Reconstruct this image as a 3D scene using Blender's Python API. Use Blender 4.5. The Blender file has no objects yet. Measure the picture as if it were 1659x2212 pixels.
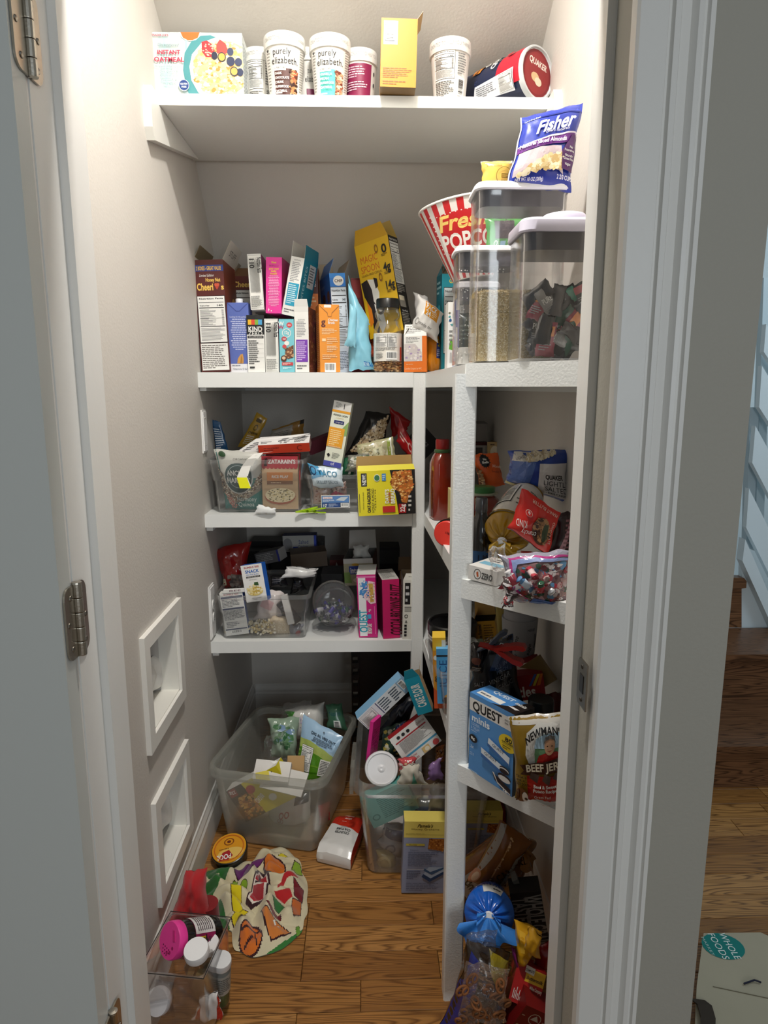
import bpy, bmesh, math, random
from mathutils import Vector, Matrix, noise
from mathutils.geometry import tessellate_polygon
R = math.radians
S = bpy.context.scene
COL = S.collection
rnd = random.Random(7)

# ---------------------------------------------------------------- camera
F_PX, CX, CY, EYE = 1450.0, 829.5, 1106.0, 1.45
PITCH, YAW = R(10.4), R(1.5)
cam_d = bpy.data.cameras.new('camera'); cam = bpy.data.objects.new('camera', cam_d); COL.objects.link(cam)
cam_d.sensor_fit = 'VERTICAL'; cam_d.sensor_height = 24.0; cam_d.lens = 24.0*F_PX/2212.0
cam_d.clip_start = 0.02
cam.location = (0, 0, EYE); cam.rotation_euler = (R(90)-PITCH, 0, -YAW)
S.camera = cam

# ---------------------------------------------------------------- world, lamps, exposure
w = bpy.data.worlds.new('hall_daylight'); S.world = w; w.use_nodes = True
bg = w.node_tree.nodes['Background']; bg.inputs[0].default_value = (0.76, 0.82, 0.85, 1); bg.inputs[1].default_value = 0.25

def lamp(name, kind, loc, energy, col, size=0.1, size_y=None, target=None):
    d = bpy.data.lights.new(name, kind); o = bpy.data.objects.new(name, d); COL.objects.link(o)
    o.location = loc; d.energy = energy; d.color = col
    if kind == 'AREA':
        d.size = size
        if size_y: d.shape = 'RECTANGLE'; d.size_y = size_y
    else: d.shadow_soft_size = size
    if target is not None:
        o.rotation_euler = (Vector(target)-Vector(loc)).to_track_quat('-Z', 'Y').to_euler()
    return o
lamp('pantry_ceiling_lamp', 'AREA', (-0.02, 1.12, 2.735), 21.5, (1.0, 0.955, 0.90), 0.10, None, (-0.02, 0.90, 0.0))
lamp('hall_window_light', 'AREA', (0.95, -2.6, 1.75), 28, (0.88, 0.95, 1.0), 0.8, 1.5, (0.1, 1.5, 1.0))
lamp('stair_window_light', 'AREA', (2.6, 1.6, 2.6), 18, (0.72, 0.88, 1.0), 1.0, 1.2, (1.5, 3.0, 0.9))
S.view_settings.view_transform = 'Standard'; S.view_settings.look = 'None'
S.view_settings.gamma = 1.0; S.view_settings.use_curve_mapping = False
S.view_settings.exposure = 0.12
try:
    S.cycles.transparent_max_bounces = 24; S.cycles.max_bounces = 7
    S.cycles.caustics_reflective = False; S.cycles.caustics_refractive = False
    S.cycles.sample_clamp_indirect = 4.0
    S.cycles.use_denoising = True
except Exception: pass

# ---------------------------------------------------------------- picture point -> place in the room
def ray(x, y):
    a = (x-CX)/F_PX; b = -(y-CY)/F_PX
    f = Vector((math.sin(YAW)*math.cos(PITCH), math.cos(YAW)*math.cos(PITCH), -math.sin(PITCH)))
    r = Vector((math.cos(YAW), -math.sin(YAW), 0))
    u = Vector((math.sin(YAW)*math.sin(PITCH), math.cos(YAW)*math.sin(PITCH), math.cos(PITCH)))
    return f+a*r+b*u
def at(p, X=None, Y=None, Z=None):
    d = ray(*p)
    t = X/d.x if X is not None else Y/d.y if Y is not None else (Z-EYE)/d.z
    return Vector((0, 0, EYE))+d*t
def on_plane(p, o, n):
    d = ray(*p); e = Vector((0, 0, EYE))
    return e+d*((o-e).dot(n)/d.dot(n))

# ---------------------------------------------------------------- colours and materials
def C(h):
    if not isinstance(h, str): return h
    h = h.lstrip('#'); v = [int(h[i:i+2], 16)/255 for i in (0, 2, 4)]
    return tuple(c/12.92 if c <= .04045 else ((c+.055)/1.055)**2.4 for c in v)+(1,)
MATS = {}
def mat(name, rough=.5, spec=.5, metal=0, col=None, bump=0, bscale=200, coat=0, vary=0.0, detail=3, sheen=0, emit=None):
    m = bpy.data.materials.new(name); m.use_nodes = True; nt = m.node_tree; N = nt.nodes; L = nt.links
    b = N['Principled BSDF']
    b.inputs['Roughness'].default_value = rough; b.inputs['Metallic'].default_value = metal
    b.inputs['Specular IOR Level'].default_value = spec; b.inputs['Coat Weight'].default_value = coat
    b.inputs['Coat Roughness'].default_value = .12
    if sheen: b.inputs['Sheen Weight'].default_value = sheen
    if col is None:
        a = N.new('ShaderNodeAttribute'); a.attribute_name = 'Col'; src = a.outputs['Color']
    else:
        a = N.new('ShaderNodeRGB'); a.outputs[0].default_value = C(col); src = a.outputs[0]
    tc = N.new('ShaderNodeTexCoord')
    if vary:
        n = N.new('ShaderNodeTexNoise'); n.inputs['Scale'].default_value = 9; n.inputs['Detail'].default_value = 5
        L.new(tc.outputs['Object'], n.inputs['Vector'])
        h = N.new('ShaderNodeHueSaturation'); mr = N.new('ShaderNodeMapRange')
        mr.inputs[3].default_value = 1-vary; mr.inputs[4].default_value = 1+vary
        L.new(n.outputs['Fac'], mr.inputs[0]); L.new(mr.outputs[0], h.inputs['Value']); L.new(src, h.inputs['Color']); src = h.outputs[0]
    L.new(src, b.inputs['Base Color'])
    if bump:
        n = N.new('ShaderNodeTexNoise'); n.inputs['Scale'].default_value = bscale; n.inputs['Detail'].default_value = detail
        L.new(tc.outputs['Object'], n.inputs['Vector'])
        bp = N.new('ShaderNodeBump'); bp.inputs['Strength'].default_value = bump; bp.inputs['Distance'].default_value = .002
        L.new(n.outputs['Fac'], bp.inputs['Height']); L.new(bp.outputs[0], b.inputs['Normal'])
    if emit: b.inputs['Emission Color'].default_value = C(emit[0]); b.inputs['Emission Strength'].default_value = emit[1]
    MATS[name] = m; return m
def clear_mat(name, tint='#ffffff', frost=.06, rough=.08, body='#e8ecee', edge=.9, bump=0, bscale=30):
    m = bpy.data.materials.new(name); m.use_nodes = True; nt = m.node_tree; N = nt.nodes; L = nt.links
    N.remove(N['Principled BSDF']); out = N['Material Output']
    tr = N.new('ShaderNodeBsdfTransparent'); tr.inputs[0].default_value = C(tint)
    df = N.new('ShaderNodeBsdfDiffuse'); df.inputs[0].default_value = C(body)
    tl = N.new('ShaderNodeBsdfTranslucent'); tl.inputs[0].default_value = C(body)
    gl = N.new('ShaderNodeBsdfGlossy'); gl.inputs['Roughness'].default_value = rough; gl.inputs[0].default_value = (1, 1, 1, 1)
    lw = N.new('ShaderNodeLayerWeight'); lw.inputs[0].default_value = .25
    mb_ = N.new('ShaderNodeMixShader'); mb_.inputs[0].default_value = .5
    L.new(df.outputs[0], mb_.inputs[1]); L.new(tl.outputs[0], mb_.inputs[2])
    m1 = N.new('ShaderNodeMixShader'); m2 = N.new('ShaderNodeMixShader')
    fr = N.new('ShaderNodeMath'); fr.operation = 'MULTIPLY_ADD'; fr.inputs[1].default_value = frost*edge*3; fr.inputs[2].default_value = frost
    L.new(lw.outputs['Facing'], fr.inputs[0]); fr.use_clamp = True
    L.new(fr.outputs[0], m1.inputs[0]); L.new(tr.outputs[0], m1.inputs[1]); L.new(mb_.outputs[0], m1.inputs[2])
    fg = N.new('ShaderNodeMath'); fg.operation = 'MULTIPLY_ADD'; fg.inputs[1].default_value = .55; fg.inputs[2].default_value = .02; fg.use_clamp = True
    L.new(lw.outputs['Fresnel'], fg.inputs[0])
    L.new(fg.outputs[0], m2.inputs[0]); L.new(m1.outputs[0], m2.inputs[1]); L.new(gl.outputs[0], m2.inputs[2])
    if bump:
        tc = N.new('ShaderNodeTexCoord'); n = N.new('ShaderNodeTexNoise'); n.inputs['Scale'].default_value = bscale; n.inputs['Detail'].default_value = 4
        L.new(tc.outputs['Object'], n.inputs['Vector'])
        bp = N.new('ShaderNodeBump'); bp.inputs['Strength'].default_value = bump; bp.inputs['Distance'].default_value = .02
        L.new(n.outputs['Fac'], bp.inputs['Height'])
        for q in (gl, lw, df): L.new(bp.outputs[0], q.inputs['Normal'])
    L.new(m2.outputs[0], out.inputs[0]); MATS[name] = m; return m
CARD = mat('printed_card', .42, .45)
MATTE = mat('matte_paper', .75, .25)
KRAFT = mat('kraft_board', .85, .2, vary=.08)
FILM = mat('printed_film', .22, .55, bump=.35, bscale=38, detail=4)
FOIL = mat('shiny_film', .16, .6, coat=.3, bump=.8, bscale=45, detail=4)
PLAST = mat('moulded_plastic', .3, .5)
TRIM = mat('gloss_trim_paint', .38, .45, bump=.12, bscale=60)
ROLLED = mat('rolled_trim_paint', .36, .5, bump=.3, bscale=210)
WALLM = mat('eggshell_wall_paint', .62, .35, bump=.25, bscale=160, vary=.015)
METAL = mat('brushed_nickel', .32, .5, metal=1, bump=.1, bscale=300)
CLOTH = mat('printed_cotton', .9, .1, bump=.5, bscale=900, sheen=.3)
FOOD = mat('dry_food', .7, .3, bump=.4, bscale=400)
LIQ = mat('sauce_in_glass', .12, .6, coat=.5)
CLEAR = clear_mat('clear_plastic', '#ffffff', .022, .05, '#f4f6f8')
HAZY = clear_mat('hazy_bin_plastic', '#ffffff', .055, .14, '#f2f5f3', edge=1.0)
FROST = clear_mat('frosted_bin_plastic', '#ffffff', .15, .25, '#eef0e6', edge=.7)
SMOKE = clear_mat('grey_clear_plastic', '#ffffff', .10, .08, '#8a8480')
WRAP = clear_mat('clear_wrap_film', '#ffffff', .04, .10, '#f4f4f4', bump=1.0, bscale=28)
GLASS = clear_mat('clear_glass', '#ffffff', .015, .03, '#f4f8f6')

# ---------------------------------------------------------------- mesh collector
class MB:
    def __init__(s): s.v = []; s.f = []; s.c = []
    def add(s, vs, fs, col):
        b = len(s.v); s.v.extend(tuple(q) for q in vs); c = C(col)
        for f in fs: s.f.append(tuple(b+i for i in f)); s.c.append(c)
        return s
    def box(s, x0, y0, z0, x1, y1, z1, col):
        vs = [(x0,y0,z0),(x1,y0,z0),(x1,y1,z0),(x0,y1,z0),(x0,y0,z1),(x1,y0,z1),(x1,y1,z1),(x0,y1,z1)]
        return s.add(vs, [(0,3,2,1),(4,5,6,7),(0,1,5,4),(1,2,6,5),(2,3,7,6),(3,0,4,7)], col)
    def prism(s, pts, a, b, col, axis='y'):
        """polygon pts in the plane across `axis`, from a to b"""
        n = len(pts)
        def P(p, t): return (p[0], t, p[1]) if axis == 'y' else (t, p[0], p[1]) if axis == 'x' else (p[0], p[1], t)
        vs = [P(p, a) for p in pts]+[P(p, b) for p in pts]
        fs = [tuple(range(n)), tuple(range(2*n-1, n-1, -1))]+[((i+1) % n, i, n+i, n+(i+1) % n) for i in range(n)]
        return s.add(vs, fs, col)
    def tube(s, pts, r, col, n=6, closed=False):
        k = len(pts); vs = []; fs = []; pts = [Vector(p) for p in pts]
        for i, p in enumerate(pts):
            t = ((pts[(i+1) % k]-pts[i-1]) if closed or 0 < i < k-1 else (pts[1]-pts[0] if i == 0 else pts[-1]-pts[-2])).normalized()
            a = t.cross(Vector((.13, .31, .94))).normalized(); b = t.cross(a); rr = r[i] if isinstance(r, (list, tuple)) else r
            vs += [p+(a*math.cos(6.2832*j/n)+b*math.sin(6.2832*j/n))*rr for j in range(n)]
        for i in range(k if closed else k-1):
            for j in range(n):
                a0 = i*n+j; a1 = i*n+(j+1) % n; b0 = ((i+1) % k)*n+j; b1 = ((i+1) % k)*n+(j+1) % n
                fs.append((a0, a1, b1, b0))
        if not closed: fs += [tuple(range(n))[::-1], tuple(range((k-1)*n, k*n))]
        return s.add(vs, fs, col)
    def lathe(s, prof, col, n=36, cx=0, cy=0, fn=None):
        """prof: (r, z[, colour]) from bottom to top"""
        vs = []; k = len(prof)
        for p in prof:
            for j in range(n):
                a = 6.283185*j/n; q = Vector((cx+p[0]*math.cos(a), cy+p[0]*math.sin(a), p[1])); vs.append(fn(q) if fn else q)
        b = len(s.v); s.v.extend(tuple(q) for q in vs)
        for i in range(k-1):
            c = C(prof[i+1][2] if len(prof[i+1]) > 2 else col)
            for j in range(n):
                s.f.append((b+i*n+j, b+i*n+(j+1) % n, b+(i+1)*n+(j+1) % n, b+(i+1)*n+j)); s.c.append(c)
        for i, rev in ((0, 1), (k-1, 0)):
            if prof[i][0] > 1e-4:
                r_ = tuple(b+i*n+j for j in range(n)); s.f.append(r_[::-1] if rev else r_); s.c.append(C(prof[i][2] if len(prof[i]) > 2 else col))
        return s
    def loft(s, levels, col, n=6, cap0=True, cap1=False, fn=None):
        """rounded rectangles: (z, half width, half depth, corner radius[, cx, cy])"""
        b = len(s.v); m = 4*(n+1); c = C(col)
        for lv in levels:
            z, hw, hd, r = lv[:4]; ox, oy = (lv[4], lv[5]) if len(lv) > 4 else (0, 0); r = min(r, hw*.99, hd*.99)
            for q, (sx, sy) in enumerate(((1, 1), (-1, 1), (-1, -1), (1, -1))):
                for i in range(n+1):
                    a = math.pi/2*(q+i/n)
                    p = Vector((ox+sx*(hw-r)+r*math.cos(a), oy+sy*(hd-r)+r*math.sin(a), z)); s.v.append(tuple(fn(p) if fn else p))
        for i in range(len(levels)-1):
            for j in range(m):
                s.f.append((b+i*m+j, b+i*m+(j+1) % m, b+(i+1)*m+(j+1) % m, b+(i+1)*m+j)); s.c.append(c)
        if cap0: s.f.append(tuple(b+j for j in range(m))[::-1]); s.c.append(c)
        if cap1: s.f.append(tuple(b+(len(levels)-1)*m+j for j in range(m))); s.c.append(c)
        return s
    def grid(s, fn, nu, nv, col, u0=0, u1=1, v0=0, v1=1, flip=False):
        vs = [fn(u0+(u1-u0)*i/nu, v0+(v1-v0)*j/nv) for j in range(nv+1) for i in range(nu+1)]; k = nu+1
        fs = [(j*k+i, j*k+i+1, (j+1)*k+i+1, (j+1)*k+i) for j in range(nv) for i in range(nu)]
        return s.add(vs, [f[::-1] for f in fs] if flip else fs, col)
    def mesh(s, name, m, smooth=False):
        me = bpy.data.meshes.new(name); me.from_pydata(s.v, [], s.f)
        a = me.color_attributes.new('Col', 'FLOAT_COLOR', 'CORNER'); buf = []
        for f, c in zip(s.f, s.c): buf.extend(tuple(c)*len(f))
        a.data.foreach_set('color', buf)
        if smooth:
            me.polygons.foreach_set('use_smooth', [True]*len(me.polygons))
            if smooth != 'all': me.set_sharp_from_angle(angle=R(38))
        me.materials.append(m); me.update(); return me
def tag(o, label=None, cat=None, group=None, kind=None):
    if label: o['label'] = label
    if cat: o['category'] = cat
    if group: o['group'] = group
    if kind: o['kind'] = kind
    return o
def link(o): COL.objects.link(o); return o
def obj(name, mb, m, parent=None, M=None, smooth=False, **k):
    o = link(bpy.data.objects.new(name, mb.mesh(name, m, smooth)))
    if parent is not None: o.parent = parent
    if M is not None: o.matrix_local = M
    return tag(o, **k)
def empty(name, M, **k):
    o = link(bpy.data.objects.new(name, None)); o.empty_display_size = .05; o.matrix_world = M; return tag(o, **k)
def struct(name, mb, m, parent=None, **k): return obj(name, mb, m, parent, kind=None if parent else 'structure', **k)

# ---------------------------------------------------------------- lettering
GLY = {}
def _load_glyphs():
    chars = "ABCDEFGHIJKLMNOPQRSTUVWXYZabcdefghijklmnopqrstuvwxyz0123456789&'.,:!?%-/+()<"
    jobs = []
    for b, off in ((0, 0.0), (1, 0.028)):
        for s_ in [c for c in chars]+['I'+c+'I' for c in chars]+['II', 'I I']:
            cu = bpy.data.curves.new('g', 'FONT'); cu.body = s_; cu.resolution_u = 3 if len(s_) == 1 else 1; cu.offset = off; cu.size = 1
            o = bpy.data.objects.new('g', cu); COL.objects.link(o); jobs.append((b, s_, o))
    dg = bpy.context.evaluated_depsgraph_get(); W = {}
    for b, s_, o in jobs:
        me = bpy.data.meshes.new_from_object(o.evaluated_get(dg))
        vs = [(v.co.x, v.co.y) for v in me.vertices]
        if len(s_) == 1: GLY[b, s_] = [vs, [tuple(p.vertices) for p in me.polygons], 0]
        W[b, s_] = max(v[0] for v in vs)-min(v[0] for v in vs)
        bpy.data.meshes.remove(me)
    for b, s_, o in jobs:
        cu = o.data; bpy.data.objects.remove(o); bpy.data.curves.remove(cu)
    for b in (0, 1):
        for c in chars: GLY[b, c][2] = W[b, 'I'+c+'I']-W[b, 'II']
        GLY[b, ' '] = [[], [], W[b, 'I I']-W[b, 'II']]
_load_glyphs()
def text2d(s, b=0):
    x = 0; vs = []; fs = []
    for ch in s:
        g = GLY.get((b, ch)) or GLY[b, '-']
        k = len(vs); vs += [(x+p[0], p[1]) for p in g[0]]; fs += [tuple(k+i for i in f) for f in g[1]]; x += g[2]*1.02
    return vs, fs, x

# ---------------------------------------------------------------- flat print on any surface
class Surf:
    def __init__(s, fn, W, H, curved=False): s.fn, s.W, s.H, s.curved = fn, W, H, curved
def flat(o, U, V, W, H):
    o = Vector(o); U = Vector(U); V = Vector(V); n = U.cross(V)
    return Surf(lambda u, v, off: o+U*(u*W)+V*(v*H)+n*off, W, H)
def inpoly(x, y, P):
    r = False; j = len(P)-1
    for i in range(len(P)):
        if (P[i][1] > y) != (P[j][1] > y) and x < (P[j][0]-P[i][0])*(y-P[i][1])/(P[j][1]-P[i][1])+P[i][0]: r = not r
        j = i
    return r
def draw(mb, sf, cmds, seed=1, step=None, base=0.0):
    rg = random.Random(seed); st = step or (.0006 if sf.curved else .00018); k = 0; W, H = sf.W, sf.H; fn = sf.fn
    def rect(x0, y0, x1, y1, c, off):
        if sf.curved:
            nu = max(1, int(abs(x1-x0)*W/.007)); nv = max(1, int(abs(y1-y0)*H/.007)); mb.grid(lambda u, v: fn(u, v, off), min(nu, 30), min(nv, 40), c, x0, x1, y0, y1)
        else: mb.add([fn(x0, y0, off), fn(x1, y0, off), fn(x1, y1, off), fn(x0, y1, off)], [(0, 1, 2, 3)], c)
    def blob(cx, cy, rx, ry, c, off, n=20, rings=1, jit=0, ph=0):
        vs = [fn(cx, cy, off)]; fs = []
        for q in range(1, rings+1):
            for i in range(n):
                a = 6.2832*i/n+ph; j = 1+(rg.uniform(-jit, jit) if jit else 0)
                vs.append(fn(cx+rx*math.cos(a)*q/rings*j, cy+ry*math.sin(a)*q/rings*j, off))
        for i in range(n): fs.append((0, 1+i, 1+(i+1) % n))
        for q in range(1, rings):
            for i in range(n):
                a = 1+(q-1)*n; fs.append((a+i, a+n+i, a+n+(i+1) % n, a+(i+1) % n))
        mb.add(vs, fs, c)
    def text(s, cx, cy, h, c, off, w=None, rot=0, sh=0, b=0, al='c', arc=0):
        vs, fs, L = text2d(s, b)
        if not fs: return
        sy = h*H/.72; sx = sy
        if w is not None and L*sx > 0: sx = w*(W if rot % 180 == 0 or abs(rot) < 45 else H)/L
        ca, sa = math.cos(R(rot)), math.sin(R(rot)); x0 = {'c': -L/2, 'l': 0, 'r': -L}[al]; out = []
        for x, y in vs:
            X = (x+x0)*sx+sh*(y-.36)*sy; Y = (y-.36)*sy
            if arc: Y -= arc*(X/(L*sx/2))**2*sy
            out.append(fn(cx+(X*ca-Y*sa)/W, cy+(X*sa+Y*ca)/H, off))
        mb.add(out, fs, c)
    for cm in cmds:
        k += 1; off = base+st*k; t = cm[0]
        if t == 'r': rect(*cm[1:5], cm[5], off)
        elif t == 'e': blob(cm[1], cm[2], cm[3], cm[4], cm[5], off, 22, 3 if sf.curved else 1)
        elif t == 'p':
            P = cm[1]; tri = tessellate_polygon([[Vector((p[0], p[1], 0)) for p in P]]); P = [(p[0]*W, p[1]*H) for p in P]
            if not sf.curved: mb.add([fn(p[0]/W, p[1]/H, off) for p in P], [tuple(q) for q in tri], cm[2])
            else:
                vs = []; fs = []; stack = [(P[q[0]], P[q[1]], P[q[2]]) for q in tri]
                while stack:
                    A = stack.pop(); L3 = [math.hypot(A[i][0]-A[(i+1) % 3][0], A[i][1]-A[(i+1) % 3][1]) for i in range(3)]; m_ = max(range(3), key=lambda i: L3[i])
                    if L3[m_] > .010:
                        a, b, c = A[m_], A[(m_+1) % 3], A[(m_+2) % 3]; h = ((a[0]+b[0])/2, (a[1]+b[1])/2); stack += [(a, h, c), (h, b, c)]
                    else: k0 = len(vs); vs += [fn(p[0]/W, p[1]/H, off) for p in A]; fs.append((k0, k0+1, k0+2))
                mb.add(vs, fs, cm[2])
        elif t == 't':
            o = dict(cm[6]) if len(cm) > 6 else {}; text(cm[1], cm[2], cm[3], cm[4], cm[5], off, **o)
        elif t == 'l':
            x0, y0, x1, y1, n, c = cm[1:7]; cen = len(cm) > 7 and cm[7] == 'c'; lh = (y1-y0)/n
            for i in range(n):
                yy = y1-(i+.75)*lh; wd = (x1-x0)*(rg.uniform(.72, 1) if i < n-1 else .5); xx = x0+((x1-x0-wd)/2 if cen else 0); e = xx+wd
                while xx < e:
                    l = min(rg.uniform(.06, .2)*(x1-x0), e-xx); rect(xx, yy, xx+l*.86, yy+lh*.46, c, off); xx += l
        elif t == 'nf':
            x0, y0, x1, y1 = cm[1:5]; ink = cm[5] if len(cm) > 5 else '#181818'; bgc = cm[6] if len(cm) > 6 else '#f2f1ec'
            w_, h_ = x1-x0, y1-y0
            rect(x0-.02*w_, y0-.01*h_, x1+.02*w_, y1+.01*h_, ink, off); rect(x0, y0, x1, y1, bgc, off+st)
            text('Nutrition Facts', (x0+x1)/2, y1-.05*h_, .035*h_, ink, off+2*st, w=.9*w_, b=1)
            for yy, th in ((.86, .012), (.74, .02), (.52, .006), (.34, .016)): rect(x0+.04*w_, y0+yy*h_, x1-.04*w_, y0+(yy+th)*h_, ink, off+2*st)
            text('Calories', x0+.06*w_, y0+.80*h_, .03*h_, ink, off+2*st, al='l', b=1, w=.36*w_)
            text('140', x1-.2*w_, y0+.80*h_, .04*h_, ink, off+2*st, b=1, w=.24*w_)
            n = 16
            for i in range(n):
                yy = y0+(.70-.022*i)*h_; rect(x0+.06*w_, yy, x0+rg.uniform(.35, .7)*w_, yy+.009*h_, '#555555', off+2*st); rect(x1-.14*w_, yy, x1-.06*w_, yy+.009*h_, '#555555', off+2*st)
            for i in range(11):
                yy = y0+(.30-.026*i)*h_; rect(x0+.05*w_, yy, x0+rg.uniform(.75, .95)*w_, yy+.010*h_, '#777777', off+2*st)
        elif t == 'bc':
            x0, y0, x1, y1 = cm[1:5]; vert = len(cm) > 5 and cm[5] == 'v'; rect(x0, y0, x1, y1, '#f6f6f2', off); n = 17
            for i in range(n):
                a = .08+.84*i/n; b_ = a+rg.uniform(.012, .034)
                if vert: rect(x0+.1*(x1-x0), y0+a*(y1-y0), x1-.22*(x1-x0), y0+b_*(y1-y0), '#111111', off+st)
                else: rect(x0+a*(x1-x0), y0+.22*(y1-y0), x0+b_*(x1-x0), y1-.1*(y1-y0), '#111111', off+st)
        elif t == 's':
            sh_, x0, y0, x1, y1, n, sz, cols = cm[1:9]
            for i in range(n):
                for _ in range(20):
                    x = rg.random(); y = rg.random()
                    if sh_ == 'r' or (sh_ == 'e' and (x-.5)**2+(y-.5)**2 < .25) or (sh_ not in ('r', 'e') and inpoly(x0+x*(x1-x0), y0+y*(y1-y0), sh_)): break
                s_ = sz*rg.uniform(.6, 1.3)
                blob(x0+x*(x1-x0), y0+y*(y1-y0), s_/W, s_*rg.uniform(.5, 1)/H, rg.choice(cols), off+st*rg.random(), 6, 1, .25, rg.random()*3)
        elif t == 'ring':
            cx, cy, rx, ry, wd, c = cm[1:7]; n = 28; vs = []
            for i in range(n):
                a = 6.2832*i/n
                for q in (1, 1-wd): vs.append(fn(cx+rx*math.cos(a)*q, cy+ry*math.sin(a)*q, off))
            mb.add(vs, [(2*i, 2*((i+1) % n), 2*((i+1) % n)+1, 2*i+1) for i in range(n)], c)

# ---------------------------------------------------------------- frames and thing builders
def frame(bl, br, tl, Y, yaw=0, pitch=0, snap=None):
    """a plane through picture point bl at depth Y; returns matrix (x along the edge, y into the thing, z up the face), width, height"""
    o = at(bl, Y=Y); n = Vector((math.sin(R(yaw))*math.cos(R(pitch)), -math.cos(R(yaw))*math.cos(R(pitch)), math.sin(R(pitch))))
    b = on_plane(br, o, n); t = on_plane(tl, o, n)
    u = (b-o); w_ = u.length; u.normalize(); v = (t-o); v -= u*v.dot(u); h = v.length; v.normalize()
    y = v.cross(u)
    M = Matrix((u, y, v)).transposed().to_4x4(); c = (o+b)/2
    if snap is not None: c.z += snap-min(o.z, b.z)
    M.translation = c; return M, w_, h
def faces(w_, d, h):
    return {'F': flat((-w_/2, 0, 0), (1, 0, 0), (0, 0, 1), w_, h), 'R': flat((w_/2, 0, 0), (0, 1, 0), (0, 0, 1), d, h),
            'L': flat((-w_/2, d, 0), (0, -1, 0), (0, 0, 1), d, h), 'T': flat((-w_/2, 0, h), (1, 0, 0), (0, 1, 0), w_, d),
            'B': flat((w_/2, d, 0), (-1, 0, 0), (0, 0, 1), w_, h), 'D': flat((-w_/2, d, 0), (1, 0, 0), (0, -1, 0), w_, d)}
def box_body(w_, d, h, col, art, seed=1, inner='#a08c70', open_top=False):
    mb = MB(); fc = faces(w_, d, h); g = (lambda k: (col.get(k, col['*']) if isinstance(col, dict) else col))
    e = min(.0012, w_*.04)
    for k, s_ in fc.items():
        if k == 'T' and open_top: continue
        mb.add([s_.fn(0, 0, 0), s_.fn(1, 0, 0), s_.fn(1, 1, 0), s_.fn(0, 1, 0)], [(0, 1, 2, 3)], g(k))
    if open_top:
        t = .0008; z0 = h*.35
        for a, b in (((-w_/2+t, t), (w_/2-t, t)), ((w_/2-t, t), (w_/2-t, d-t)), ((w_/2-t, d-t), (-w_/2+t, d-t)), ((-w_/2+t, d-t), (-w_/2+t, t))):
            mb.add([(*a, z0), (*b, z0), (*b, h), (*a, h)], [(0, 3, 2, 1)], inner)
        mb.add([(-w_/2+t, t, z0), (w_/2-t, t, z0), (w_/2-t, d-t, z0), (-w_/2+t, d-t, z0)], [(0, 1, 2, 3)], inner)
    for k, cm in art.items(): draw(mb, fc[k], cm, seed)
    return mb
def flap(parent, side, w_, d, h, ln, ang, outer, inner='#b8ad98', art=None, skew=0):
    """ang: 0 stands straight up, 90 lies out level, -90 lies over the opening"""
    L = w_ if side in 'FB' else d; t = .0007; mb = MB(); n0 = len(mb.v)
    pts = [(-L/2, 0), (L/2, 0), (L/2-abs(skew)-.003, ln), (-L/2+abs(skew)+.003, ln)]
    vs = [(p[0], 0, p[1]) for p in pts]+[(p[0], t, p[1]) for p in pts]
    mb.add(vs, [(0, 1, 2, 3)], outer); mb.add(vs, [(7, 6, 5, 4), (1, 0, 4, 5), (2, 1, 5, 6), (3, 2, 6, 7), (0, 3, 7, 4)], inner)
    if art: draw(mb, flat((-L/2, 0, 0), (1, 0, 0), (0, 0, 1), L, ln), art)
    base = {'F': (Vector((0, 0, h)), 0), 'R': (Vector((w_/2, d/2, h)), 90), 'B': (Vector((0, d, h)), 180), 'L': (Vector((-w_/2, d/2, h)), -90)}[side]
    M = Matrix.Translation(base[0]) @ Matrix.Rotation(R(base[1]), 4, 'Z') @ Matrix.Rotation(R(ang), 4, 'X')
    return obj('flap', mb, CARD, parent, M)
def carton(name, label, px, Y, d, col, art={}, yaw=0, pitch=0, snap=None, group=None, flaps=(), cat='box', m=None, seed=1, inner='#a08c70'):
    M, w_, h = frame(*px, Y, yaw, pitch, snap)
    mb = box_body(w_, d, h, col, art, seed, inner, bool(flaps))
    o = obj(name, mb, m or CARD, label=label, cat=cat, group=group); o.matrix_world = M
    for f in flaps: flap(o, f[0], w_, d, h, f[1], f[2], f[3], *(f[4:] if len(f) > 4 else ()))
    o['dims'] = (w_, d, h); return o
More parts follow.
